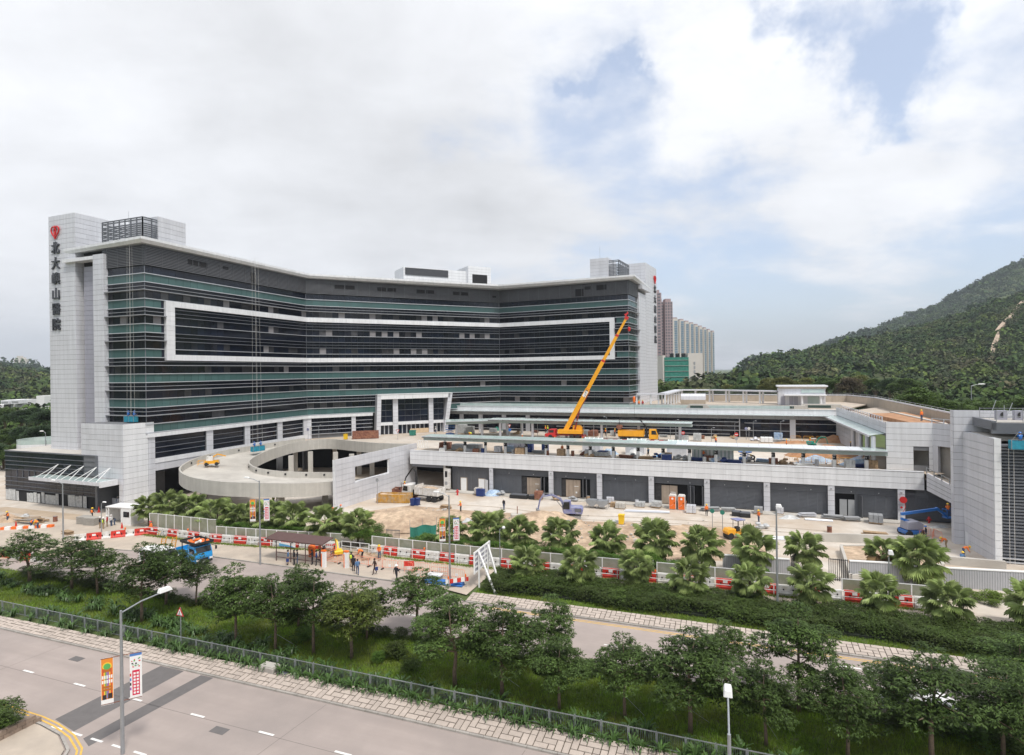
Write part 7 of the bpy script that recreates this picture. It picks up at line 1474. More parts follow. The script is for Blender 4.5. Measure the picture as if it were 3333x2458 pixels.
for i in range(8):s=-43.4+1.93*i;cbar(S(s,55.6+.12*i+.25*math.sin(i),.1),SA+.12*math.sin(i*2),'pinkish crowd barrier %s'%wh[i],'crowd barriers round the pavement dig',False,i%3==1)
for i in range(3):cbar(S(-45.2+.5*i,57.0-.2*i,.1),SA+1.3,'pinkish crowd barrier in the slanting rank behind the bus shelter','slanting crowd barriers behind the shelter',False,False)
for i,(s,t_,a,l)in enumerate(((-31.2,54.3,.5,'left'),(-29.3,55.5,.1,'middle'),(-27.3,55.6,-.05,'right'))):cbar(S(s,t_,.1),SA+a,'%s pinkish crowd barrier round the blue pipes'%l,'crowd barriers round the blue pipes',False,i!=1)
for i in range(4):cbar(G(2590+42*i,1436+i,DK),SA,'yellow crowd barrier behind the green mini excavator, %s from the left'%ordw(i+1),'yellow crowd barriers on the deck',True)
for i in range(6):cbar(G(2575+45*i,1507+1.4*i,DK),SA,'yellow crowd barrier before the red soil heap, %s from the left'%ordw(i+1),'crowd barriers before the red soil heap',True)
for i in range(4):cbar(G(3000+i*13,1742+i*9)if i<2 else G(3010+i*14,1752+i),SA+.6*i,'thin crowd barrier beside the blue boom lift, %s from the left'%ordw(i+1),'crowd barriers beside the boom lift')
bpz=thing('pipe_stack','stack of bright blue pipes beside the pavement lamp','pipes',S(-27.9,54.0,.1),SA+.05)
for(y,z)in((-.45,.11),(-.22,.11),(0,.11),(.22,.11),(-.34,.31),(-.1,.31),(.12,.31)):B_().tube([(-2.1,y,z),(2.1,y,z)],.11,10).build('pipe',M['blue'],bpz)
spz=thing('pipe_stack','long bundle of silver steel pipes left of the orange toilets','pipes',G(2105,1668),math.radians(-12))
for i in range(6):B_().tube([(-3.4+.2*(i%2),-.3+.13*i,.12+.1*(i%2)),(3.4,-.3+.13*i,.12+.1*(i%2))],.07,6).build('pipe',M['fin'],spz)
spz=thing('pipe_stack','short pile of silver pipes at the louvred bays near the second last column','pipes',G(2665,1695),math.radians(-18))
for i in range(5):B_().tube([(-1.8,-.3+.15*i,.1+.08*(i%2)),(1.8,-.3+.15*i+.2*(i%2),.1)],.06,6).build('pipe',M['fin'],spz)
spz=thing('pipe_stack','pile of pale tubes lying beyond the palms at the right of the site','pipes',G(2535,1755),math.radians(-14))
for i in range(6):B_().tube([(-2.2,-.5+.2*i,.1),(2.2,-.4+.2*i,.12+.1*(i%2))],.07,6).build('pipe',M['fin'],spz)
rbd=thing('striped_board','red and white striped barricade leaning by the blue pipes','barricade',S(-26.2,53.4,.1),SA+.7)
for i in range(6):B_().box((-1.0+.4*i,0,.75),(.39,.05,.42)).build('stripe',M['red']if i%2 else M['white'],rbd)
for x in(-.9,.9):B_().bar((x,-.2,0),(x,0,1),.05).build('leg',M['steel'],rbd);B_().lathe([(.09,1.0),(.07,1.25),(.02,1.3)],(x,0,0),8).build('warning_lamp',M['orange'],rbd)
rd=thing('red_board','red notice board with a white plate on the dig barriers','sign',S(-33.3,56.0,.1),SA+.35);B_().box((0,0,.9),(1.1,.04,.55)).build('board',M['red'],rd);B_().box((.1,-.03,.4),(.5,.03,.35)).build('plate',M['white'],rd)
for x in(-.5,.5):B_().bar((x,.02,0),(x,.02,1.2),.04).build('leg',PKB,rd)
ban=thing('banner','blue and white advertising banner hung on the water barriers','banner',S(-52.2,58.5,.1),SA);B_().box((0,0,.75),(2.5,.04,.95)).build('cloth',M['white'],ban);B_().extr([(-1.25,.28),(1.25,.28),(.2,.5),(-1.25,.62)],(0,.01,0),(0,-.035,0),(1,0,0),(0,0,1)).build('print',mat('print_sky',(.1,.35,.6),.6),ban)
for i in range(6):B_().box((-.85+.24*i,-.03,.88),(.15,.012,.17)).build('character',M['red'],ban)
B_().ball((.85,-.05,.95),.13,8,6).build('print',mat('print_black',(.03,.02,.02)),ban)
ban=thing('banner','white banner with small red print behind the bus shelter','banner',S(-44.8-1.6,59.3,.1),SA);B_().box((0,0,.75),(2.6,.04,.7)).build('cloth',M['white'],ban)
for i in range(7):B_().box((-.9+.26*i,-.03,.8),(.16,.012,.2)).build('character',M['red'],ban)
ob=thing('orange_bin','bright orange plastic tub hanging behind the shelter roof','bin',S(-47.2,57.0,.1));B_().lathe([(.36,.0),(.42,1.0),(.46,1.05)],n=14).build('body',M['orange'],ob);B_().lathe([(.46,1.08),(.40,1.3),(.15,1.42)],n=14).build('lid',M['orange'],ob)
def bin_(lab,p,m,w=.6,h=1.05,cat='bin'):t=thing('wheeled_bin',lab,cat,p,SA);B_().extr([(-w*.42,.08),(w*.42,.08),(w/2,h),(-w/2,h)],(0,w,0),(0,-w/2,0),(1,0,0),(0,0,1)).build('body',M[m],t);B_().box((0,0,h+.04),(w*1.08,w*1.1,.08)).build('lid',M[m],t);B_().box((0,w*.5,.1),(w,.1,.18)).build('wheels',M['black'],t)
bin_('yellow wheeled bin standing alone on the sandy ground',G(2023,1706),'ypl',.8,1.3);bin_('dark green wheeled bin before the entrance portal doors',G(1343,1418,DK),'gnet',1.2,1.2);bin_('yellow bin between the rubble and the rusty bins on the deck',G(1125,1431,DK),'ypl',.7,1.2);bin_('left navy drum bin beside the yellow skip',G(1345,1646),'navy',.75,1.1);bin_('right navy drum bin beside the yellow skip',G(1358,1645),'navy',.75,1.1);bin_('left blue drum bin before the open white door',G(1559,1615),'navy',.8,1.2);bin_('right blue drum bin before the open white door',G(1570,1616),'navy',.8,1.2)
def hopper(lab,p):
 t=thing('steel_hopper',lab,'hopper',p,SA);B_().extr([(-.9,1.35),(.9,1.35),(.9,.95),(.3,.4),(-.3,.4),(-.9,.95)],(0,1.3,0),(0,-.65,0),(1,0,0),(0,0,1)).build('tub',M['steel'],t)
 for x in(-.8,.8):
  for y in(-.6,.6):B_().bar((x,y,0),(x,y,1.3),.06).build('leg',M['steel'],t)
hopper('grey steel hopper right of the violet excavator, left one',G(1929,1653));hopper('grey steel hopper right of the violet excavator, right one',G(1962,1656))
def pallet(lab,p,w=1.2,h=.9,m='wsheet',rz=SA,cat='pallet load',rows=2):
 t=thing('pallet_load',lab,cat,p,rz);b=MB()
 for i in range(5):b.box((-w/2+w*(i+.5)/5,0,.12),(w/6,w*.9,.03))
 for y in(-w*.4,0,w*.4):b.box((0,y,.05),(w,.08,.1))
 b.build('pallet',M['wood'],t)
 for k in range(rows):
  for i in range(3):B_().box((-w/2+w*(i+.5)/3,random.uniform(-.03,.03),.14+h*(k+.5)/rows),(w/3-.03,w*.85,h/rows-.02),random.uniform(-.03,.03)).build('block',M[m],t)
pls=[((2000,1650),'pale pallet of blocks right of the hoppers','wood',1.2,.6,0),((2020,1655),'second pallet of blocks right of the hoppers','conc',1.5,.8,0),((2250,1670),'caged pallet right of the orange toilets','clad',1.4,1.1,0),((2085,1650),'bagged pallet behind the silver pipes','wsheet',1.4,.7,0),((1505,1410),'tall white wrapped pallet under the slanted canopy','wsheet',2,2.0,DK),((1530,1412),'second white wrapped pallet under the slanted canopy','wsheet',1.8,1.7,DK),
((2230,1438),'left wrapped pallet near the rear shop glazing','wsheet',1.4,1.2,DK),((2270,1436),'right wrapped pallet near the rear shop glazing','wsheet',1.6,1.5,DK),((2208,1432),'small wrapped pallet beside the no entry sign','wsheet',1.3,.9,DK),((2533,1435),'pale blue wrapped pallet by the lamp posts on the deck','tarp',1.6,1.5,DK),((2495,1440),'white crated stack on the deck behind the canopy','white',2.2,.9,DK),((1900,1420),'crates stacked right of the crane','soff',2.2,1.3,DK),((1930,1420),'second crate stack right of the crane','rust',2.2,1.1,DK),((1920,1495),'grey box pallet behind the fascia edge','clad',1.6,1.0,DK),((1960,1499),'stack of white slabs behind the fascia edge','wsheet',2.6,.7,DK),((2175,1506),'brown box beside a canopy column','wood',1.2,.9,DK),((2340,1512),'white boards stacked by the corrugated screen','white',3,.4,DK),((2310,1500),'dark plank pile before the corrugated screen','rust',1.6,.7,DK),((1495,1468),'metal frames stacked behind the fascia corner','steel',2.4,1.0,DK),((1545,1472),'grey plywood crates under the front canopy','soff',2.6,1.1,DK),((1450,1462),'tangled steel racks at the left end of the front canopy','rust',2.0,1.2,DK)]
for(q,l,m,w,h,z)in pls:pallet(l,G(q[0],q[1],z),w,h,m)
def basket(lab,p,w=2.0):
 t=thing('black_tray',lab,'tray',p,SA);b=B_().box((0,0,.35),(w,1.2,.6)).build('tray',M['black'],t,bevel=.06);B_().box((0,0,.68),(w*.9,1.05,.08)).build('lid',M['louvd'],t)
for i,(px,py)in enumerate(((1690,1622),(1740,1625),(2398,1679),(2425,1683))):basket('black plastic tray bundle on the pavement %s'%('left of the violet excavator arm','just behind the violet excavator arm','beyond the small roller, left one','beyond the small roller, right one')[i],G(px,py),(3.2,1.8,1.4,1.5)[i])
def heap(lab,px,py,r,h,m,seed,Z=0.0,name='heap',cat='heap'):p=gp(px,ded(px,py-(14 if Z==DK else 0),Z),Z);return mound(name,p,r,h,M[m],seed,None,22,Z,lab,cat)
heap('wide heap of pale sandy rubble in the middle of the site',1330,1698,(13,6.5),1.7,'sand',3,name='rubble_heap',cat='rubble');heap('rubble heap under the violet excavator bucket',1765,1702,(6,3.5),2.1,'sand',4,name='rubble_heap',cat='rubble');heap('low dirt heap behind the right palms',2120,1735,(12,3.5),1.0,'sand',5,name='dirt_heap',cat='dirt');heap('low broken ground left of the excavator heap',1600,1722,(8,4),1.2,'sand',6,name='dirt_heap',cat='dirt')
heap('large heap of red brown soil behind the front canopy on the deck',2690,1497,(7.5,3.2),2.2,'rsoil',7,DK,'soil_heap','soil');heap('small heap of red brown soil under the green mini excavator arm',2715,1452,(4.5,2.5),1.3,'rsoil',8,DK,'soil_heap','soil');heap('flat red soil patch left of the green mini excavator',2590,1455,(4.5,2.0),.45,'rsoil',9,DK,'soil_heap','soil');heap('low red soil strip along the deck behind the toilets',1800,1455,(9,1.2),.35,'rsoil',10,DK,'soil_heap','soil');heap('dug earth with debris beside the bus stop',1160,1815,(3.6,1.3),.55,'soil',11,.1,'dirt_heap','dirt');heap('small sand pile by the worker at the left edge',25,1698,(3.0,1.4),1.1,'sand',12,name='sand_pile',cat='sand');heap('black debris strip behind the front canopy',2150,1462,(8,.8),.6,'black',13,DK,'debris_strip','debris');heap('black debris bags behind the canopy near the red soil',2480,1480,(4,.8),.7,'black',14,DK,'debris_strip','debris')
for(l,px,py,r_,h,m,z,sd_)in(('pale blue tarpaulin lump by the open white door',1607,1612,(1.9,1.1),1.2,'tarp',0,1),('blue and white tarpaulin heaped by the canopy column',1985,1500,(1.6,.9),1.2,'tarp',DK,2),('white and blue sheeting before the red soil heap',2655,1513,(3.2,1.0),1.3,'tarp',DK,3),('blue striped sheeting at the right end of the canopy',2795,1520,(3.0,1.0),1.4,'tarp',DK,4),('white bags behind the fascia by the sixth column',2065,1500,(1.8,.8),1.1,'wsheet',DK,5),('small blue sheet bundle on the deck edge',2155,1505,(1.3,.5),.6,'cyan',DK,6),('green sheet heap under the slanted canopy',1618,1408,(1.7,1.0),1.0,'gnet',DK,7),('white sheeting on the rubble left of the palms',1520,1712,(1.6,1.0),1.1,'wsheet',0,8),('blue sheeting at the edge of the sand heap',1255,1724,(2.0,.8),.5,'tarp',0,9),('plastic sheet on the ground by the yellow bin',2000,1700,(1.3,.7),.5,'wsheet',0,10),('crumpled sheet at the foot of the louvred bay near the boom lift',3060,1716,(2.2,.5),.3,'wsheet',0,11),('grey plastic bundle by the pipes near the second last bay',2570,1688,(1.6,.6),.6,'wsheet',0,12)):
 p=gp(px,ded(px,py,z)-(7 if z==DK else 0),z);mound('tarpaulin',p,r_,h,M[m],40+sd_,None,20,z,l,'tarpaulin')
rk=random.Random(12)
for nm,cx,cy,sp,n_,Z in(('rubble_stones',1360,1690,9,420,0),('rubble_stones',1770,1705,5,260,0),('rubble_stones',2100,1738,12,260,0),('rubble_stones',1540,1712,7,260,0),('deck_debris',2690,1500,7,160,DK),('dig_rubble',1160,1815,3.2,140,.1)):
 c_=gp(cx,cy,Z);b=MB()
 for i in range(n_):
  x,y=rk.gauss(0,.5)*sp,rk.gauss(0,.25)*sp;q=rk.uniform(.06,.3)if rk.random()<.9 else rk.uniform(.3,.6);hh=max(0,1-math.hypot(x/sp,2*y/sp))*(1.1 if Z==0 else .4)
  b.obox(Vector((c_[0]+x,c_[1]+y,Z+hh*rk.uniform(.3,.8))),Vector((q,rk.uniform(-.3,.3)*q,rk.uniform(-.3,.3)*q)),Vector((rk.uniform(-.3,.3)*q,q*.8,0)),Vector((rk.uniform(-.2,.2)*q,0,q*.6)))
 o=b.build(nm,M['conc']if Z==0 else M['soil']);o['kind']='stuff'
for i,pts in enumerate((((420,1745),(300,1712),(180,1700),(60,1702),(-60,1715)),((400,1752),(290,1722),(170,1712),(50,1716),(-70,1730)),((230,1790),(180,1740),(200,1700),(310,1680)),((1500,1690),(1800,1690),(2200,1705),(2700,1745)),((1480,1672),(1800,1676),(2200,1692),(2700,1730)),((1400,1640),(1600,1650),(1750,1668)))):
 q_=cspline([tuple(gp(*p))+(0,)for p in pts],6);o=line('tyre_track',q_,.34,mat('tyre_track_dirt',(.36,.29,.22),.95,0,.3,2),.022)
wp=thing('timber_pile','pile of old grey timber on the sandy ground at the left','timber',G(100,1703),math.radians(-8));rt=random.Random(6)
for i in range(34):x,y=rt.uniform(-.9,.9),rt.uniform(-1,1);B_().box((x,y,.12+.9*rt.random()*(1-abs(y)*.6)),(rt.uniform(2.2,3.8),.16,.1),rt.uniform(-.25,.25)).build('plank',M['wood']if i%3 else M['concd'],wp)
for(l,px,py,w)in(('left bale of stacked grey green stone by the entrance path',275,1706,1.7),('right bale of stacked stone, nearer the guard booth',300,1710,2.0)):
 t=thing('stone_bale',l,'stone bale',G(px,py),math.radians(-12));
 for k in range(5):
  for i in range(3):B_().box((-w/2+w*(i+.5)/3,0,.12+.24*k),(w/3-.03,1.2,.2),.02*(k%2)).build('slab',M['concd'],t)
for(l,px,py)in(('traffic cone by the dark end post of the black annex',322,1668),('traffic cone beside the guard booth fence',397,1722),('traffic cone by the wooden beam at the left edge',52,1718)):cone(G(px,py),l,None,sc=1.3)
wbm=B_().obox(G(0,1728)+Vector((0,0,0)),Vector((6.5,1.2,0)),Vector((0,.5,0)),(0,0,.45)).build('striped_beam',M['orange']);tag(wbm,'orange and white beam lying on the ground at the left edge','beam')
for i in range(4):B_().box((G(0,1728)+Vector((1+i*1.5,.2+i*.3,.26)))[:],(.7,.56,.5),.18).build('white_stripe',M['white'],None).parent=wbm
for c in kids(wbm):c.matrix_parent_inverse=Matrix.Identity(4)
gf=thing('sign_frame','white steel sign frame on slanted legs seen edge on beside the hedge','sign',S(-24.3,55.2));p1_,p2_=S(-24.2,54.4),S(-24.4,57.2)
for p in(p1_,p2_):MB().bar(p,p+Vector((0,0,3.75)),.17).build('post',M['white'],gf,world=True)
for p,f in((p1_,S(-21.9,53.2)),(p2_,S(-22.9,56.4))):MB().bar(f,p+Vector((0,0,3.6)),.17).build('brace',M['white'],gf,world=True);MB().box(tuple(f+Vector((0,0,.05))),(.4,.4,.1)).build('foot_plate',M['steel'],gf,world=True)
pa,pb=S(-24.35,53.6),S(-24.5,57.9);dd=(pb-pa).normalized()
for k in range(5):MB().bar(pa+Vector((0,0,1.7+k*.5)),pb+Vector((0,0,1.7+k*.5)),.1,.16).build('frame_rail',M['white'],gf,world=True)
for k in range(4):q=pa.lerp(pb,k/3);MB().bar(q+Vector((0,0,1.62)),q+Vector((0,0,3.78)),.16).build('frame_stile',M['white'],gf,world=True)
MB().obox(pa-S(.03,0)+Vector((0,0,1.7)),pb-pa,S(.04,0),(0,0,2.0)).build('back_sheet',M['cladg'],gf,world=True)
def round_sign(lab,p,h,r_,face,Z=0.0,ang=SA-math.pi/2,kind='disc',h2=None,pole='steel'):
 t=thing('road_sign',lab,'road sign',(p[0],p[1],Z),ang+math.pi/2);B_().lathe([(.045,0),(.045,h+r_)],n=8).build('pole',M[pole],t)
 if kind=='disc':d=B_().lathe([(r_,-.02),(r_,.02)],(0,-.06,h),20,'Y').build('sign_disc',M[face],t)
 if kind=='noentry':d=B_().lathe([(r_,-.02),(r_,.02)],(0,-.06,h),20,'Y').build('sign_disc',M['redp'],t);B_().box((0,-.09,h),(r_*1.4,.02,r_*.34)).build('white_bar',M['white'],d);B_().lathe([(r_*.9,-.02),(r_*.9,.02)],(0,-.02,h-r_*2.1),20,'Y').build('lower_disc',M['soff'],t)
 if kind in('tri','triw'):
  up=1 if kind=='tri' else-1;T3=lambda q:[(-q,-up*q*.577),(q,-up*q*.577),(0,up*q*1.155)]
  d=B_().extr(T3(r_),(0,.03,0),(0,-.08,h),(1,0,0),(0,0,1)).build('sign_rim',M['redp'],t);B_().extr(T3(r_*.68),(0,.01,0),(0,-.095,h),(1,0,0),(0,0,1)).build('sign_face',M['white'],d)
  if kind=='tri':
   b=MB();b.box((.02,-.1,h-.02),(.05,.012,.22));b.ball((.02,-.1,h+.13),.035,6,4);b.box((.05,-.1,h-.16),(.03,.012,.12));b.box((-.1,-.1,h-.12),(.035,.012,.12));b.ball((-.1,-.1,h-.04),.025,6,4);b.build('walking_figures',M['black'],d)
round_sign('triangular warning sign with two walking figures on the grass',gp(589,2087),2.35,.42,'white',0,up_+math.pi,'tri');round_sign('round sign seen from behind left of the roller, left one',gp(2319,1725),2.6,.3,'gnet');round_sign('round sign seen from behind left of the roller, right one',gp(2352,1731),2.6,.3,'gnet')
round_sign('no entry sign over a grey disc near the rear canopy, left one',gp(2224,1441,DK),2.0,.36,'',DK,kind='noentry');round_sign('no entry sign over a grey disc near the rear canopy, right one',gp(2397,1447,DK),2.0,.38,'',DK,kind='noentry')
round_sign('give way sign before the entrance portal',gp(1295,1431,DK),2.0,.45,'',DK,kind='triw');rs=round_sign('blue arrow roundel under a give way triangle on a canopy column',gp(1659,1422,DK),2.6,.42,'',DK,kind='triw');round_sign('blue arrow disc below the give way triangle',gp(1660,1422,DK),1.6,.36,'blue',DK)
round_sign('purple and white round sign at the ramp top',gp(1003,1436,DK),2.6,.32,'viol',DK);round_sign('red ringed round sign at the ramp top',gp(1012,1432,DK),2.6,.34,'wplast',DK);round_sign('purple disc sign near the striped tape by the shops',gp(2429,1432,DK),2.4,.3,'viol',DK);round_sign('white and red disc sign near the striped tape by the shops',gp(2438,1432,DK),2.4,.3,'wplast',DK);round_sign('grey round sign before the clad wing wall by the skip',gp(1229,1640),4.0,.3,'steel')
for i,(px,py,h)in enumerate(((1750,1422,4.2),(1933,1432,4.4),(1901,1432,4),(1975,1430,4.8),(2182,1428,3.4),(2200,1423,3.8),(2316,1438,2.8),(2392,1424,3.2),(2452,1430,3.8),(2542,1441,4.3),(1038,1438,3.6))):p=gp(px,py,DK);lamp_post('slim deck lamp with a small dark head %s'%('left of the crane cab','between crane and truck, middle one','right of the crane, first','between crane and truck, right one','right of the yellow truck, shorter one','right of the yellow truck, taller one','between the two no entry signs','left of the right no entry sign','by the shop glazing end post','left of the green mini excavator','at the top of the spiral ramp')[i],p,h,.35,SA+(math.pi if i in(1,2,3)else 0),(.4,.22,.1),.055,z0=DK,hm='soff',rise=.05)
for(l,px,py,Z)in(('red fire hydrant on the pavement by the grey louvred wall',1489,1612,0),('red fire hydrant near the ramp end behind the boom lift',3024,1706,0)):
 t=thing('fire_hydrant',l,'hydrant',G(px,py,Z));B_().lathe([(.2,0),(.2,.08),(.14,.1),(.14,.75),(.2,.8),(.12,1.0),(.03,1.05)],n=12).build('body',M['redp'],t);B_().lathe([(.1,-.32),(.1,.32)],(0,0,.6),10,'X').build('outlet',M['redp'],t)
hr=thing('hose_reel','red fire hose reel with hoses on the podium column by the last bays','hose reel',Pp_(35.0,.1,0),SA);B_().lathe([(.45,-.12),(.45,.12)],(0,-.2,3.1),18,'Y').build('reel',M['redp'],hr);B_().lathe([(.15,-.05),(.15,.05)],(-.2,-.1,2.0),12,'Y').build('valve',M['redp'],hr);B_().tube([(.2,-.1,2.8),(.25,-.2,2.1),(0,-.2,1.4),(.2,-.15,1.0)],.04,5).build('hose',M['redp'],hr)
tn=thing('debris_net_screen','sagging green net screen on poles at the site edge','screen',G(1335,1760));tp=[G(1335,1762),G(1375,1756),G(1421,1752)]
b=MB();vs=[]
for i in range(13):f=i/12;p=tp[0].lerp(tp[2],f);vs+=[p+Vector((.1*math.sin(i*2),.15*math.sin(i),.1)),p+Vector((0,0,1.85-.12*math.sin(f*9)))]
b.add(vs,[(2*i,2*i+2,2*i+3,2*i+1)for i in range(12)]);b.add([Vector(v)+Vector((0,.02,0))for v in vs],[(2*i+1,2*i+3,2*i+2,2*i)for i in range(12)]);b.build('net',M['gnet'],tn,world=True)
for p in tp:MB().bar(p,p+Vector((0,0,2.8)),.05).build('pole',M['steel'],tn,world=True)
sg_=thing('bar_gate','dark bar gate between the bushes at the hoarding gap','gate',G(1255,1756))
for i in range(11):p=G(1258+i*4.2,1756+.2*i);MB().bar(p,p+Vector((0,0,1.35)),.06).build('bar',M['louvd'],sg_,world=True)
for z in(.15,1.25):MB().bar(G(1256,1756)+Vector((0,0,z)),G(1302,1758)+Vector((0,0,z)),.06).build('rail',M['louvd'],sg_,world=True)
cs=thing('corrugated_screen','pale green corrugated metal screen on the deck behind the canopy','screen',G(2252,1498,DK));cb2=G(2388,1502,DK)-G(2252,1496,DK);dcs=cb2.normalized();ncs=Vector((dcs.y,-dcs.x,0));k=int(cb2.length/.55)
for i in range(k):MB().obox(G(2252,1496,DK)+dcs*(i*cb2.length/k),dcs*(cb2.length/k*.62),ncs*.12,(0,0,2.3)).build('sheet_rib',M['cladw'],cs,world=True)
MB().obox(G(2252,1496,DK),cb2,-ncs*.04,(0,0,2.3)).build('backing',M['gglass'],cs,world=True)
bw=G(1705,1686);t=thing('concrete_block','rough concrete block with an upright steel bar left of the rubble heap','concrete block',G(1682,1692));B_().box((0,0,.45),(1.7,1.1,.9),.1).build('block',M['conc'],t,bevel=.05);B_().bar((.1,0,.9),(.1,0,2.0),.12).build('bar',M['rust'],t)
t=thing('concrete_box','low concrete box beside the roadside fence','utility box',G(878,2192),SA);B_().box((0,0,.3),(1.35,.8,.6)).build('box',M['kerb'],t,bevel=.04);B_().box((0,0,.63),(1.2,.65,.06)).build('lid',M['conc'],t)
t=thing('drain_cover','black sheet lying by the concrete box on the stone verge','cover',G(922,2203),SA+.1);B_().box((0,0,.26),(.95,.5,.05)).build('plate',M['black'],t);B_().box((0,0,.30),(.7,.3,.03)).build('lid',M['louvd'],t)
t=thing('white_box','low white concrete box inside the barriers by the blue pipes','box',S(-29.5,54.9,.1),SA);B_().box((0,0,.5),(1.6,.8,.12)).build('lid',M['white'],t);B_().box((-.6,0,.24),(.2,.7,.45)).build('leg',M['concd'],t);B_().box((.6,0,.24),(.2,.7,.45)).build('leg',M['concd'],t)
bc=thing('bicycle','yellow and red bicycle leaning on the barriers','bicycle',S(-72.6,57.2,.1),SA)
for x in(-.5,.5):b=MB();b.tube([(x+.33*math.cos(a),0,.34+.33*math.sin(a))for a in[i*math.pi/9 for i in range(19)]],.025,5,False);w_=b.build('wheel',M['black'],bc)
B_().tube([(-.5,0,.34),(-.1,0,.34),(.3,0,.85),(-.2,0,.85),(-.1,0,.34)],.025,5).build('frame',M['ypl'],bc);B_().tube([(.5,0,.34),(.3,0,1.0),(.35,.2,1.02),(.35,-.2,1.02)],.02,5).build('handlebar',M['steel'],bc);B_().box((-.24,0,.92),(.22,.12,.05)).build('saddle',M['black'],bc)
def gondola(lab,p,rz,L=2.3,rope_top=44.5,n=2):
 t=thing('gondola',lab,'gondola',p,rz);B_().box((0,0,.05),(L,.8,.1)).build('floor',M['teal'],t)
 for y in(-.4,.4):B_().box((0,y,.5),(L,.05,.9)).build('net_side',M['teal'],t)
 for x in(-L/2,L/2):B_().box((x,0,.5),(.05,.8,.9)).build('net_end',M['teal'],t)
 for x in(-L/2,0,L/2):B_().bar((x,-.42,0),(x,-.42,1.1),.05).build('upright',M['steel'],t)
 B_().bar((-L/2,-.42,1.05),(L/2,-.42,1.05),.05).build('top_rail',M['steel'],t)
 for x in(-L/2+.2,-.1,.1,L/2-.2):B_().tube([(x,0,1.0),(x*.6,.1,rope_top-p[2])],.012,4).build('rope',M['wplast'],t)
 return t
g1=gondola('teal gondola on long ropes above the clad stair block',Vector((-63.8,97.6,14.3)),math.radians(-21.5));
g2p=at(839,1468,112.5);g2_=gondola('teal gondola with two workers by the spiral ramp',Vector((g2p.x,g2p.y,7.2)),math.radians(62),2.6)
g3p=LV0+dB*2.2-dA*.9;g3=gondola('teal netted gondola at the top of the louvres at the right edge',Vector((g3p.x,g3p.y,12.8)),math.radians(-21.5),3.2,14.6)
for x in(.2,.35):B_().tube([LV0+dB*x*3-dA*.5+Vector((0,0,0.1)),LV0+dB*x*3-dA*.5+Vector((0,0,13))],.02,4).build('rope',M['wplast'],g3).matrix_parent_inverse=(Matrix.Translation(g3.location)@Matrix.Rotation(g3.rotation_euler.z,4,'Z')).inverted()
cw0,cw1=S(-41.45,24.0,0),S(-41.6,12,0);pwl=thing('stone_planter_wall','low stone block wall round the planted corner at the bottom left','wall',cw0);dd=(cw1-cw0).normalized();nn=Vector((dd.y,-dd.x,0));rw_=random.Random(8)
for k in range(2):
 x=0 if k else-.3
 while x<11:w=rw_.uniform(.42,.62);MB().obox(cw0+dd*(x+.012)+Vector((0,0,.08+k*.27)),dd*(w-.024),nn*.34,(0,0,.25)).build('block',mat('brown_stone',(.27,.205,.16),.9,0,.15,3,.3,20),pwl,world=True);x+=w
MB().prism([(p.x,p.y)for p in[S(-60,23.4),S(-41.85,23.6),S(-41.9,12),S(-60,12)]],0,.5).build('soil',M['turf'],pwl,world=True)
def cnr(n):return Sarr(RNG.uniform(-50,-41.7,n),RNG.uniform(14,23.4,n),np.full(n,.5))
v,q=tufts(9000,cnr,.05,.16,3,.014,RNG);npmesh('grass',v,q,M['grass'],kind='stuff')
q_=ST(gp(8,2350,.8))
for(s,t_,sc)in((q_[0],q_[1],1.2),(q_[0]-1.2,q_[1]+.5,1.25),(q_[0]-1.5,q_[1]-1,1.3),(q_[0]-3,q_[1],1.2)):shrub(S(s,t_,.5),sc,SH[0],'dark rounded bush in the planted corner at the bottom left','bushes in the bottom left corner')

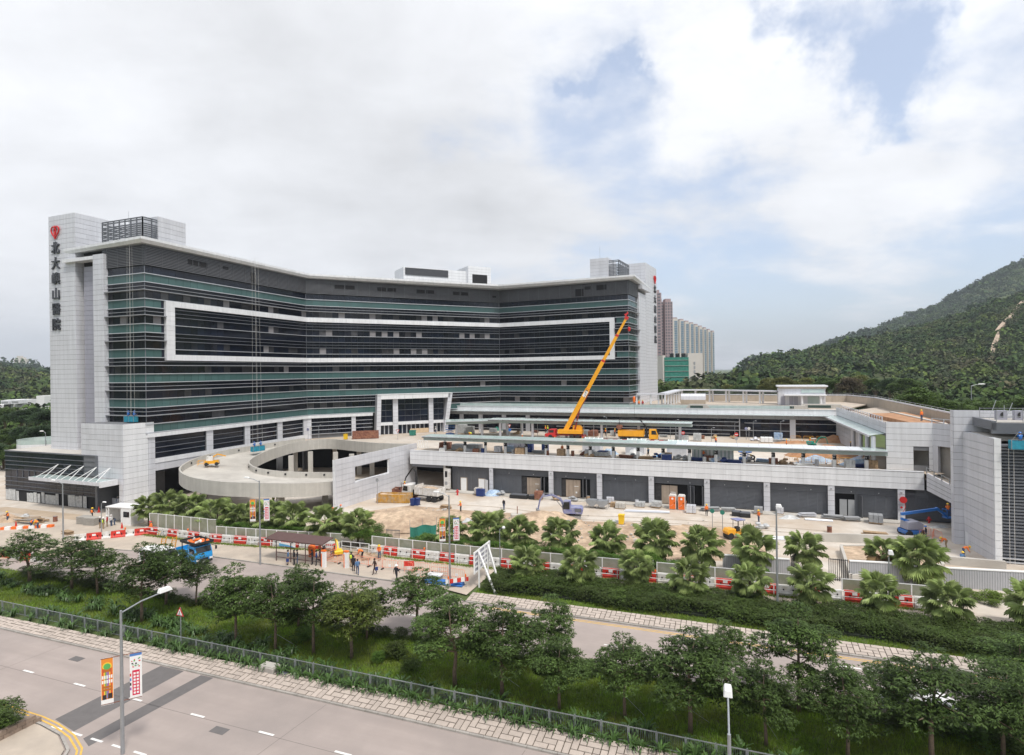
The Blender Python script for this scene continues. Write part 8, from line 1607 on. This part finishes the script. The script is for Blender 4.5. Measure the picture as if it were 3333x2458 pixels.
def pose(kind,r):
 """joints of a figure 1.72 m tall facing +x; side y"""
 J=dict(pel=(0,0,.96),sp=(0,0,1.16),ch=(.01,0,1.36),nk=(.0,0,1.49),hd=(.03,0,1.62),hd2=(.03,0,1.70))
 for s,n in((1,'l'),(-1,'r')):
  J['sh'+n]=(0,.185*s,1.42);J['el'+n]=(-.02,.24*s,1.16);J['wr'+n]=(.06,.235*s,.93);J['hp'+n]=(0,.09*s,.93);J['kn'+n]=(.02,.10*s,.50);J['an'+n]=(-.01,.10*s,.09);J['to'+n]=(.15,.11*s,.04)
 if kind=='walk':J.update(knl=(.16,.1,.52),anl=(.2,.1,.1),tol=(.36,.1,.06),knr=(-.02,-.1,.52),anr=(-.26,-.1,.16),tor=(-.14,-.1,.05),ell=(-.12,.23,1.18),wrl=(-.12,.23,.95),elr=(.08,-.23,1.17),wrr=(.22,-.22,.99))
 if kind=='work':J.update(ell=(.14,.23,1.2),wrl=(.36,.16,1.18),elr=(.14,-.23,1.2),wrr=(.38,-.14,1.12),hd=(.08,0,1.61),hd2=(.1,0,1.69))
 if kind=='bend':
  for k,v in(('sp',(.14,0,1.06)),('ch',(.32,0,1.14)),('nk',(.45,0,1.17)),('hd',(.57,0,1.14)),('hd2',(.64,0,1.13))):J[k]=v
  for s,n in((1,'l'),(-1,'r')):J['sh'+n]=(.38,.17*s,1.13);J['el'+n]=(.44,.2*s,.88);J['wr'+n]=(.55,.14*s,.68);J['kn'+n]=(.08,.12*s,.5);J['pel']=(-.05,0,.94);J['hp'+n]=(-.04,.09*s,.91)
 if kind=='squat':
  J.update(pel=(-.15,0,.42),sp=(-.05,0,.6),ch=(.06,0,.78),nk=(.13,0,.90),hd=(.2,0,1.02),hd2=(.23,0,1.1))
  for s,n in((1,'l'),(-1,'r')):J['hp'+n]=(-.14,.1*s,.40);J['kn'+n]=(.25,.16*s,.52);J['an'+n]=(.05,.14*s,.08);J['to'+n]=(.2,.15*s,.04);J['sh'+n]=(.09,.18*s,.84);J['el'+n]=(.26,.22*s,.64);J['wr'+n]=(.42,.12*s,.5)
 if kind=='sit':
  J.update(pel=(0,0,.5),sp=(0,0,.7),ch=(.02,0,.9),nk=(.03,0,1.03),hd=(.06,0,1.16),hd2=(.06,0,1.24))
  for s,n in((1,'l'),(-1,'r')):J['hp'+n]=(.02,.1*s,.48);J['kn'+n]=(.44,.13*s,.48);J['an'+n]=(.42,.13*s,.09);J['to'+n]=(.58,.14*s,.04);J['sh'+n]=(.02,.18*s,.96);J['el'+n]=(.06,.23*s,.7);J['wr'+n]=(.28,.18*s,.58)
 return J
BONES=[('pel','sp','top'),('sp','ch','top'),('ch','nk','top'),('nk','hd','skin'),('hd','hd2','skin')]
for n in 'lr':BONES+=[('ch','sh'+n,'top'),('sh'+n,'el'+n,'top'),('el'+n,'wr'+n,'slv'),('pel','hp'+n,'bot'),('hp'+n,'kn'+n,'bot'),('kn'+n,'an'+n,'bot'),('an'+n,'to'+n,'shoe')]
RAD=dict(pel=.135,sp=.125,ch=.145,nk=.058,hd=.095,hd2=.07,sh=.075,el=.05,wr=.036,hp=.095,kn=.068,an=.05,to=.042)
PB_={}
def body_mesh(kind):
 if kind in PB_:return PB_[kind]
 J=pose(kind,None);names=list(J);idx={n:i for i,n in enumerate(names)};me=bpy.data.meshes.new('body');me.from_pydata([J[n]for n in names],[(idx[a],idx[b])for a,b,_ in BONES],[])
 o=bpy.data.objects.new('tmpbody',me);COL.objects.link(o);o.modifiers.new('s','SKIN');sv_=me.skin_vertices[0].data
 for n in names:q=RAD[n if n in RAD else n[:2]];sv_[idx[n]].radius=(q,q*(1.25 if n in('ch','sp')else 1));sv_[idx[n]].use_root=(n=='pel')
 sb=o.modifiers.new('u','SUBSURF');sb.levels=1;sb.render_levels=1;bpy.context.view_layer.update();m2=bpy.data.meshes.new_from_object(o.evaluated_get(bpy.context.evaluated_depsgraph_get()));bpy.data.objects.remove(o)
 m2.materials.clear();segs_=[(np.array(J[a]),np.array(J[b]),k)for a,b,k in BONES];kinds_=['top','slv','bot','shoe','skin'];co=np.empty(len(m2.vertices)*3);m2.vertices.foreach_get('co',co);co=co.reshape(-1,3);mi=[]
 for p in m2.polygons:
  c=co[list(p.vertices)].mean(0);best=None
  for a,b,k in segs_:
   ab=b-a;t=np.clip(np.dot(c-a,ab)/np.dot(ab,ab),0,1);d=np.linalg.norm(c-a-ab*t)
   if best is None or d<best[0]:best=(d,k)
  mi.append(kinds_.index(best[1]))
 for k in kinds_:m2.materials.append(M['skin'])
 m2.polygons.foreach_set('material_index',mi);m2.polygons.foreach_set('use_smooth',[True]*len(mi));PB_[kind]=(m2,J);return PB_[kind]
HELM={}
def hat(m,kind):
 k=(m,kind)
 if k not in HELM:
  b=MB()
  if kind=='helmet':b.lathe([(.175,-.01),(.15,.0),(.14,.06),(.10,.12),(.02,.15)],n=14);b.box((.15,0,.0),(.12,.2,.02))
  else:b.ball((-.012,0,-.02),.118,12,8,(1,.92,1.05))
  HELM[k]=b.mesh('helmet' if kind=='helmet' else 'hair',M[m],True)
 return HELM[k]
def hand_mesh():
 b=MB();b.box((0,0,-.05),(.03,.08,.09))
 for i,(y,l)in enumerate(((-.032,.07),(-.011,.085),(.010,.08),(.031,.06))):b.tube([(0,y,-.09),(.01,y,-.09-l*.55),(.025,y,-.09-l)],.009,5)
 b.tube([(.005,.038,-.03),(.02,.062,-.06),(.03,.06,-.085)],.010,5);return b.mesh('hand',M['skin'],True)
HAND=hand_mesh();b=MB();b.ball((.088,0,-.01),.018,6,4,(1.2,.8,1.3));fm_=[M['skin'],M['hair']];b.cm=1
for y in(-.034,.034):b.ball((.085,y,.022),.012,6,4)
b.box((.09,0,-.045),(.01,.045,.01));b.cm=0
for y in(-.095,.095):b.ball((0,y,0),.024,6,4,(.8,.5,1.3))
FACE=b.mesh('face',fm_);OUT={}
def person(lab,p,kind,rz,top,bot,head,slv=None,shoe='black',vest=None,bag=None,sc=1.0,grp=None):
 me,J=body_mesh(kind);key=(kind,top,bot,slv,shoe)
 if key not in OUT:
  m=me.copy()
  for i,n in enumerate((top,slv or top,bot,shoe,'skin')):m.materials[i]=M[n]
  OUT[key]=m
 t=thing('person',lab,'person',p,rz,grp);t.scale=(sc,)*3;meobj('body',OUT[key],t);h=J['hd'];lean=math.atan2(J['hd2'][0]-J['hd'][0],J['hd2'][2]-J['hd'][2]);meobj('face',FACE,t,(h[0],h[1],h[2]),(0,lean*.6,0))
 hk_='helmet' if head in('ypl','wplast','orange','blue','redp','white')else 'hair';meobj(hk_,hat(head,hk_),t,(h[0],0,h[2]+(.045 if hk_=='helmet' else .035)),(0,lean*.6,0))
 for n in 'lr':
  w,e=Vector(J['wr'+n]),Vector(J['el'+n]);q=(w-e).to_track_quat('-Z','Y');o=meobj('hand',HAND,t,w-(w-e).normalized()*.01);o.rotation_euler=q.to_euler()
 if vest:
  b=MB();c0,c1=Vector(J['sp']),Vector(J['nk']);b.tube([c0-(c1-c0)*.35,c0,Vector(J['ch']),c1-(c1-c0)*.12],[.165,.17,.2,.12],10,False);b.build('safety_vest',M[vest],t,smooth=True)
 if bag:w=Vector(J['wr'+'l']);B_().box((w.x,w.y+.05,w.z-.3),(.3,.12,.35)).build('bag',M[bag],t)
 return t
PP_=[('worker in an orange vest bending over a kerb at the left edge',(25,1702),'work',0,'darkc','denim','ypl','vest',0,200),('worker in an orange vest walking towards the annex by the stone bales',(300,1690),'walk',0,'darkc','darkc','ypl','vest',0,70),
('person in a white helmet and dark top, leftmost of the group at the booth',(325,1722),'stand',0,'darkc','khaki','wplast',None,0,20),('person in a lime vest and white helmet in the group at the booth',(336,1724),'stand',0,'darkc','khaki','wplast','vesty',0,60),('person in a patterned shirt and white helmet before the booth',(349,1717),'stand',0,'redc','khaki','wplast',None,0,200),('person in a white shirt before the booth',(363,1715),'stand',0,'whitec','denim','wplast',None,0,180),('person in a dark shirt leaning in the booth opening',(374,1711),'bend',0,'darkc','denim','wplast',None,0,200),
('worker in an orange vest behind the left tree crown',(100,1722),'bend',0,'darkc','denim','ypl','vest',0,10),('worker in a yellow vest and blue helmet behind the left tree crown',(124,1722),'bend',0,'ypl','denim','blue','vest',0,190),('person in pale blue at the annex doorway',(384,1651),'stand',0,'bluec','darkc','wplast',None,0,150),
('worker in an orange top and red cap standing by the barriers',(491,1738),'stand',.1,'vest','denim','redp',None,0,250),('person in black standing behind the blue truck tray',(655,1800),'stand',.1,'darkc','darkc','hair',None,0,300),
('woman in shorts with a dark bag waiting in the bus shelter',(938,1839),'stand',.1,'bluec','skin','hair',None,'navy',200),('person in a long dark coat with a red scarf in the bus shelter',(958,1839),'stand',.1,'darkc','darkc','hair',None,0,220),('person in a black jacket and jeans in the bus shelter',(968,1838),'stand',.1,'darkc','denim','hair',None,0,200),('person in dark clothes turned left in the bus shelter',(1017,1838),'work',.1,'darkc','darkc','hair',None,0,180),('person in a navy coat beside the turned one in the shelter',(1030,1841),'stand',.1,'navy','darkc','hair',None,0,200),
('worker in an orange vest behind the shelter',(1041,1814),'stand',.1,'darkc','denim','ypl','vest',0,0),('person in black with white beside the small excavator',(1055,1802),'stand',.1,'whitec','darkc','hair',None,0,90),('worker in an orange vest sitting at the small excavator',(1090,1806),'sit',.45,'darkc','denim','redp','vest',0,200),
('man in a black and lime jacket watching the dig',(1144,1847),'stand',.1,'darkc','khaki','hair','vesty',0,60),('person all in black behind the one with a backpack',(1151,1860),'stand',.1,'darkc','darkc','hair',None,0,80),('person in a blue denim jacket with a backpack',(1164,1872),'walk',.1,'bluec','denim','hair',None,0,100),('woman in brown holding a blue bag',(1220,1869),'walk',.1,'brownc','brownc','hair',None,'navy',210),('man in black with a white cap walking away',(1290,1893),'walk',.1,'darkc','darkc','white',None,0,60),
('worker in orange in the sand by the clad wing wall',(1084,1690),'stand',0,'darkc','denim','orange','vest',0,250),('worker with an orange helmet at the foot of the clad wing wall',(1110,1680),'stand',0,'whitec','khaki','orange',None,0,250),('left of two lime vested workers under the ramp',(890,1643),'stand',0,'darkc','darkc','ypl','vesty',0,250),('right of two lime vested workers under the ramp',(902,1642),'stand',0,'darkc','darkc','ypl','vesty',0,200),('worker on the bed edge of the white tipper truck',(1318,1600),'stand',1.2,'darkc','denim','ypl','vest',0,250),
('worker in an orange vest near the boom lift turret',(2985,1745),'stand',0,'darkc','darkc','ypl','vesty',0,200),('man in navy overalls standing right of the boom lift',(3014,1757),'stand',0,'darkc','denim','blue',None,0,160),('worker in orange bending over a red reel near the tower',(3081,1784),'bend',0,'vest','khaki','ypl',None,0,160),('worker in orange bending by the blade wall steps',(3136,1812),'bend',0,'vest','denim','ypl',None,0,-20),('worker in blue squatting on the steps below the blade wall',(3130,1830),'squat',0,'bluec','denim','ypl',None,0,20),('worker in white with a yellow helmet behind the ribbed wall bushes',(3152,1912),'bend',0,'whitec','khaki','ypl',None,0,0)]
for(l,q,k,z,top,bot,hd_,vest,bag,ang)in PP_:person(l,G(q[0],q[1],z),k,math.radians(ang),top,bot,hd_,vest=vest,bag=bag if bag else None)
for(l,q,k,top,bot,hd_,vest,ang)in(('worker in a lime vest under the slanted canopy',(1535,1425),'bend','vest','khaki','ypl','vesty',200),('worker in white walking before the portal doors',(1418,1412),'walk','whitec','denim','wplast',None,200),('worker in orange left of the crane by the rear pier',(1776,1410),'stand','darkc','darkc','ypl','vest',250),('second worker in lime left of the crane by the rear pier',(1783,1410),'stand','darkc','darkc','ypl','vesty',250),('worker in orange between the crane and the yellow truck',(1971,1420),'stand','darkc','darkc','ypl','vest',250),('worker beside the canopy column left of the yellow truck',(2002,1421),'stand','darkc','darkc','ypl','vest',200),('worker in black leaning under the canopy near its right end',(2456,1510),'bend','darkc','darkc','ypl',None,180),('operator in orange on the green mini excavator',(2636,1446),'sit','vest','denim','ypl',None,0)):
 person(l,G(q[0],q[1],DK),k,math.radians(ang),top,bot,hd_,vest=vest)
for(l,q,ang)in(('worker in orange on the roof garden at the right',(3000,1372),100),):p=gp(q[0],q[1],13.3);person(l,(p[0],p[1],13.35),'stand',math.radians(ang),'vest','denim','ypl')
for i,(px,py,tp_)in enumerate(((2080,1327,'vest'),(2092,1327,'redc'),(2118,1327,'wplast'))):p=gp(px,py,12.95);person('worker on the rear roof before the pergola, %s of three'%('left','middle','right')[i],(p[0],p[1],12.95),'stand',1.5,tp_,'darkc','ypl')
person('left worker in the boom lift basket',BASKET+Vector((-.4,0,0)),'work',1.2,'vest','denim','ypl');person('right worker in the boom lift basket',BASKET+Vector((.45,.1,0)),'work',1.2,'darkc','denim','ypl',vest='vest')
for gnd,nm in((g1,'above the clad stair block'),(g2_,'by the spiral ramp'),(g3,'at the right edge')):
 for i,x in enumerate((-.7,.7)):
  q=gnd.matrix_basis@Vector((x,0,.1));person('%s worker in blue in the gondola %s'%(('left','right')[i],nm),q,'work',gnd.rotation_euler.z+math.pi/2,'blue','denim','blue')
rm_=random.Random(31)
def drum(lab,p,m):
 t=thing('steel_drum',lab,'drum',p);B_().lathe([(.29,0),(.29,.28),(.31,.3),(.29,.32),(.29,.58),(.31,.6),(.29,.62),(.29,.9)],n=14).build('shell',M[m],t);B_().lathe([(.27,.9),(.27,.92)],n=14).build('lid',M['steel'],t)
def boards(lab,p,m,w,rz):
 t=thing('board_pile',lab,'boards',p,rz)
 for k in range(5):B_().box((rm_.uniform(-.15,.15),rm_.uniform(-.1,.1),.1+.1*k),(w*rm_.uniform(.8,1.1),.8,.06),rm_.uniform(-.12,.12)).build('board',M[m],t)
 for x in(-w*.3,w*.3):B_().box((x,0,.03),(.12,.8,.06)).build('bearer',M['wood'],t)
def bags(lab,p,m):
 t=thing('bag_heap',lab,'bags',p)
 for k in range(7):B_().ball((rm_.uniform(-.6,.6),rm_.uniform(-.4,.4),.2+.22*(k//3)),.34,9,6,(1.2,.9,.62)).build('bag',M[m],t,smooth=True)
kinds_d=['pallet','boards','drum','bags'];lastc={}
def clutter(p,k,m,where):
 key=(k,m,where);lastc[key]=lastc.get(key,0)+1;cname={'wood':'timber','clad':'grey','wsheet':'pale wrapped','rust':'rusty','conc':'concrete','navy':'navy','white':'white','tarp':'blue','soff':'dull grey','ypl':'yellow','redp':'red'}[m]
 lab='%s %s %s, %s such from the left'%(cname,{'pallet':'block stack','boards':'board pile','drum':'drum','bags':'bag heap'}[k],where,ordw(lastc[key]))
 if k=='pallet':pallet(lab,p,rm_.uniform(1,1.7),rm_.uniform(.5,1.2),m,SA+rm_.uniform(-.2,.2),'block stack')
 elif k=='boards':boards(lab,p,m,rm_.uniform(1.6,2.8),SA+rm_.uniform(-.4,.4))
 elif k=='drum':drum(lab,p,m)
 else:bags(lab,p,m)
x=-39
while x<33:clutter(Pp_(x,-1.6-rm_.random()*3.2,DK),rm_.choice(kinds_d),rm_.choice(['wood','clad','wsheet','rust','tarp','navy','white','soff']),'behind the deck front edge');x+=rm_.uniform(1.2,2.6)
x=12
while x<80:clutter(RP(x,3+rm_.random()*5,DK),rm_.choice(kinds_d),rm_.choice(['wood','wsheet','clad','rust','soff']),'before the rear shop glazing');x+=rm_.uniform(2.5,5)
x=-30
while x<33:clutter(Pp_(x,1.2+rm_.random()*1.3,.12 if x<99 else 0),rm_.choice(kinds_d),rm_.choice(['wood','clad','wsheet','rust','conc','soff']),'at the foot of the louvred bays');x+=rm_.uniform(2.2,4.5)
for i,(px,py)in enumerate(((1450,1655),(1700,1705),(1850,1715),(2240,1725),(2480,1720),(2700,1735),(2850,1745),(80,1690),(180,1700),(220,1740))):clutter(G(px,py),('boards','bags','drum')[i%3],('wood','wsheet','rust')[i%3],'lying out on the open site ground')
for i,(px,py,z,k_,tp_,wh_)in enumerate(((1560,1490,DK,'bend','vest','under the left part of the front canopy'),(1830,1500,DK,'stand','vest','behind the deck edge right of the navy toilets'),(2110,1505,DK,'walk','bluec','behind the deck edge by the wrapped bags'),(2290,1508,DK,'work','vest','before the corrugated screen'),(2560,1460,DK,'stand','vest','left of the green mini excavator'),(2770,1470,DK,'stand','darkc','at the right end of the red soil'),(1700,1440,DK,'walk','vest','left of the crane on the deck'),(2330,1450,DK,'stand','vest','between the two no entry signs'),
(1500,1668,0,'work','vest','on the sand right of the white truck'),(1640,1660,0,'stand','darkc','left of the violet excavator'),(2300,1680,0,'walk','vest','right of the orange toilets'),(1235,1822,.1,'work','vest','digging beside the hoarding gap'),(1180,1822,.1,'bend','vest','bending in the dig by the bus stop'),(2470,1700,0,'stand','vest','right of the roller'))):
 person('worker %s, %s'%(('in an orange vest' if tp_=='vest' else 'in blue' if tp_=='bluec' else 'in dark clothes'),wh_),G(px,py,z),k_,rm_.random()*6,tp_,'denim' if i%2 else 'darkc','ypl' if i%3 else 'wplast')
st_=thing('concrete_steps','broad pale concrete steps under the blade wall','steps',V2(gp(3095,1850)))
for k in range(5):p=V2(gp(3075,1838-0))+dB*0;MB().obox(p+dA*(k*.45)+Vector((0,0,0)),dB*5.5,dA*.46,(0,0,.9-k*.16)).build('step',M['conc'],st_,world=True)
t=thing('leaning_frame','white leaning frame on the deck at the left end of the front canopy','frame',G(1365,1466,DK))
for i in range(5):B_().bar((i*.45,0,0),(i*.45-.3,.2,1.5),.06).build('stile',M['white'],t)
B_().bar((0,0,.1),(1.8,0,.1),.06).build('rail',M['white'],t);B_().bar((-.3,.2,1.5),(1.5,.2,1.5),.06).build('rail',M['white'],t)
t=thing('plywood_hoarding','pale plywood boards across the right portal doors','boards',pp+dp*8.2+np_*.3+Vector((0,0,6.95)),math.radians(24))
for i in range(4):B_().box((.6+1.2*i,0,.55),(1.17,.05,1.1)).build('board',mat('pale_plywood',(.55,.42,.28),.8,0,.12,2),t)
tp2=thing('striped_tape','red and white striped tape strung before the crane and yellow truck','tape',G(1770,1440,DK))
for i in range(26):a,b_=G(1770+i*15,1441+i*.35,DK)+Vector((0,0,1)),G(1770+(i+1)*15,1441+(i+1)*.35,DK)+Vector((0,0,1));MB().bar(a,a.lerp(b_,1),.02,.12).build('tape_stripe',M['redp']if i%2 else M['white'],tp2,world=True)
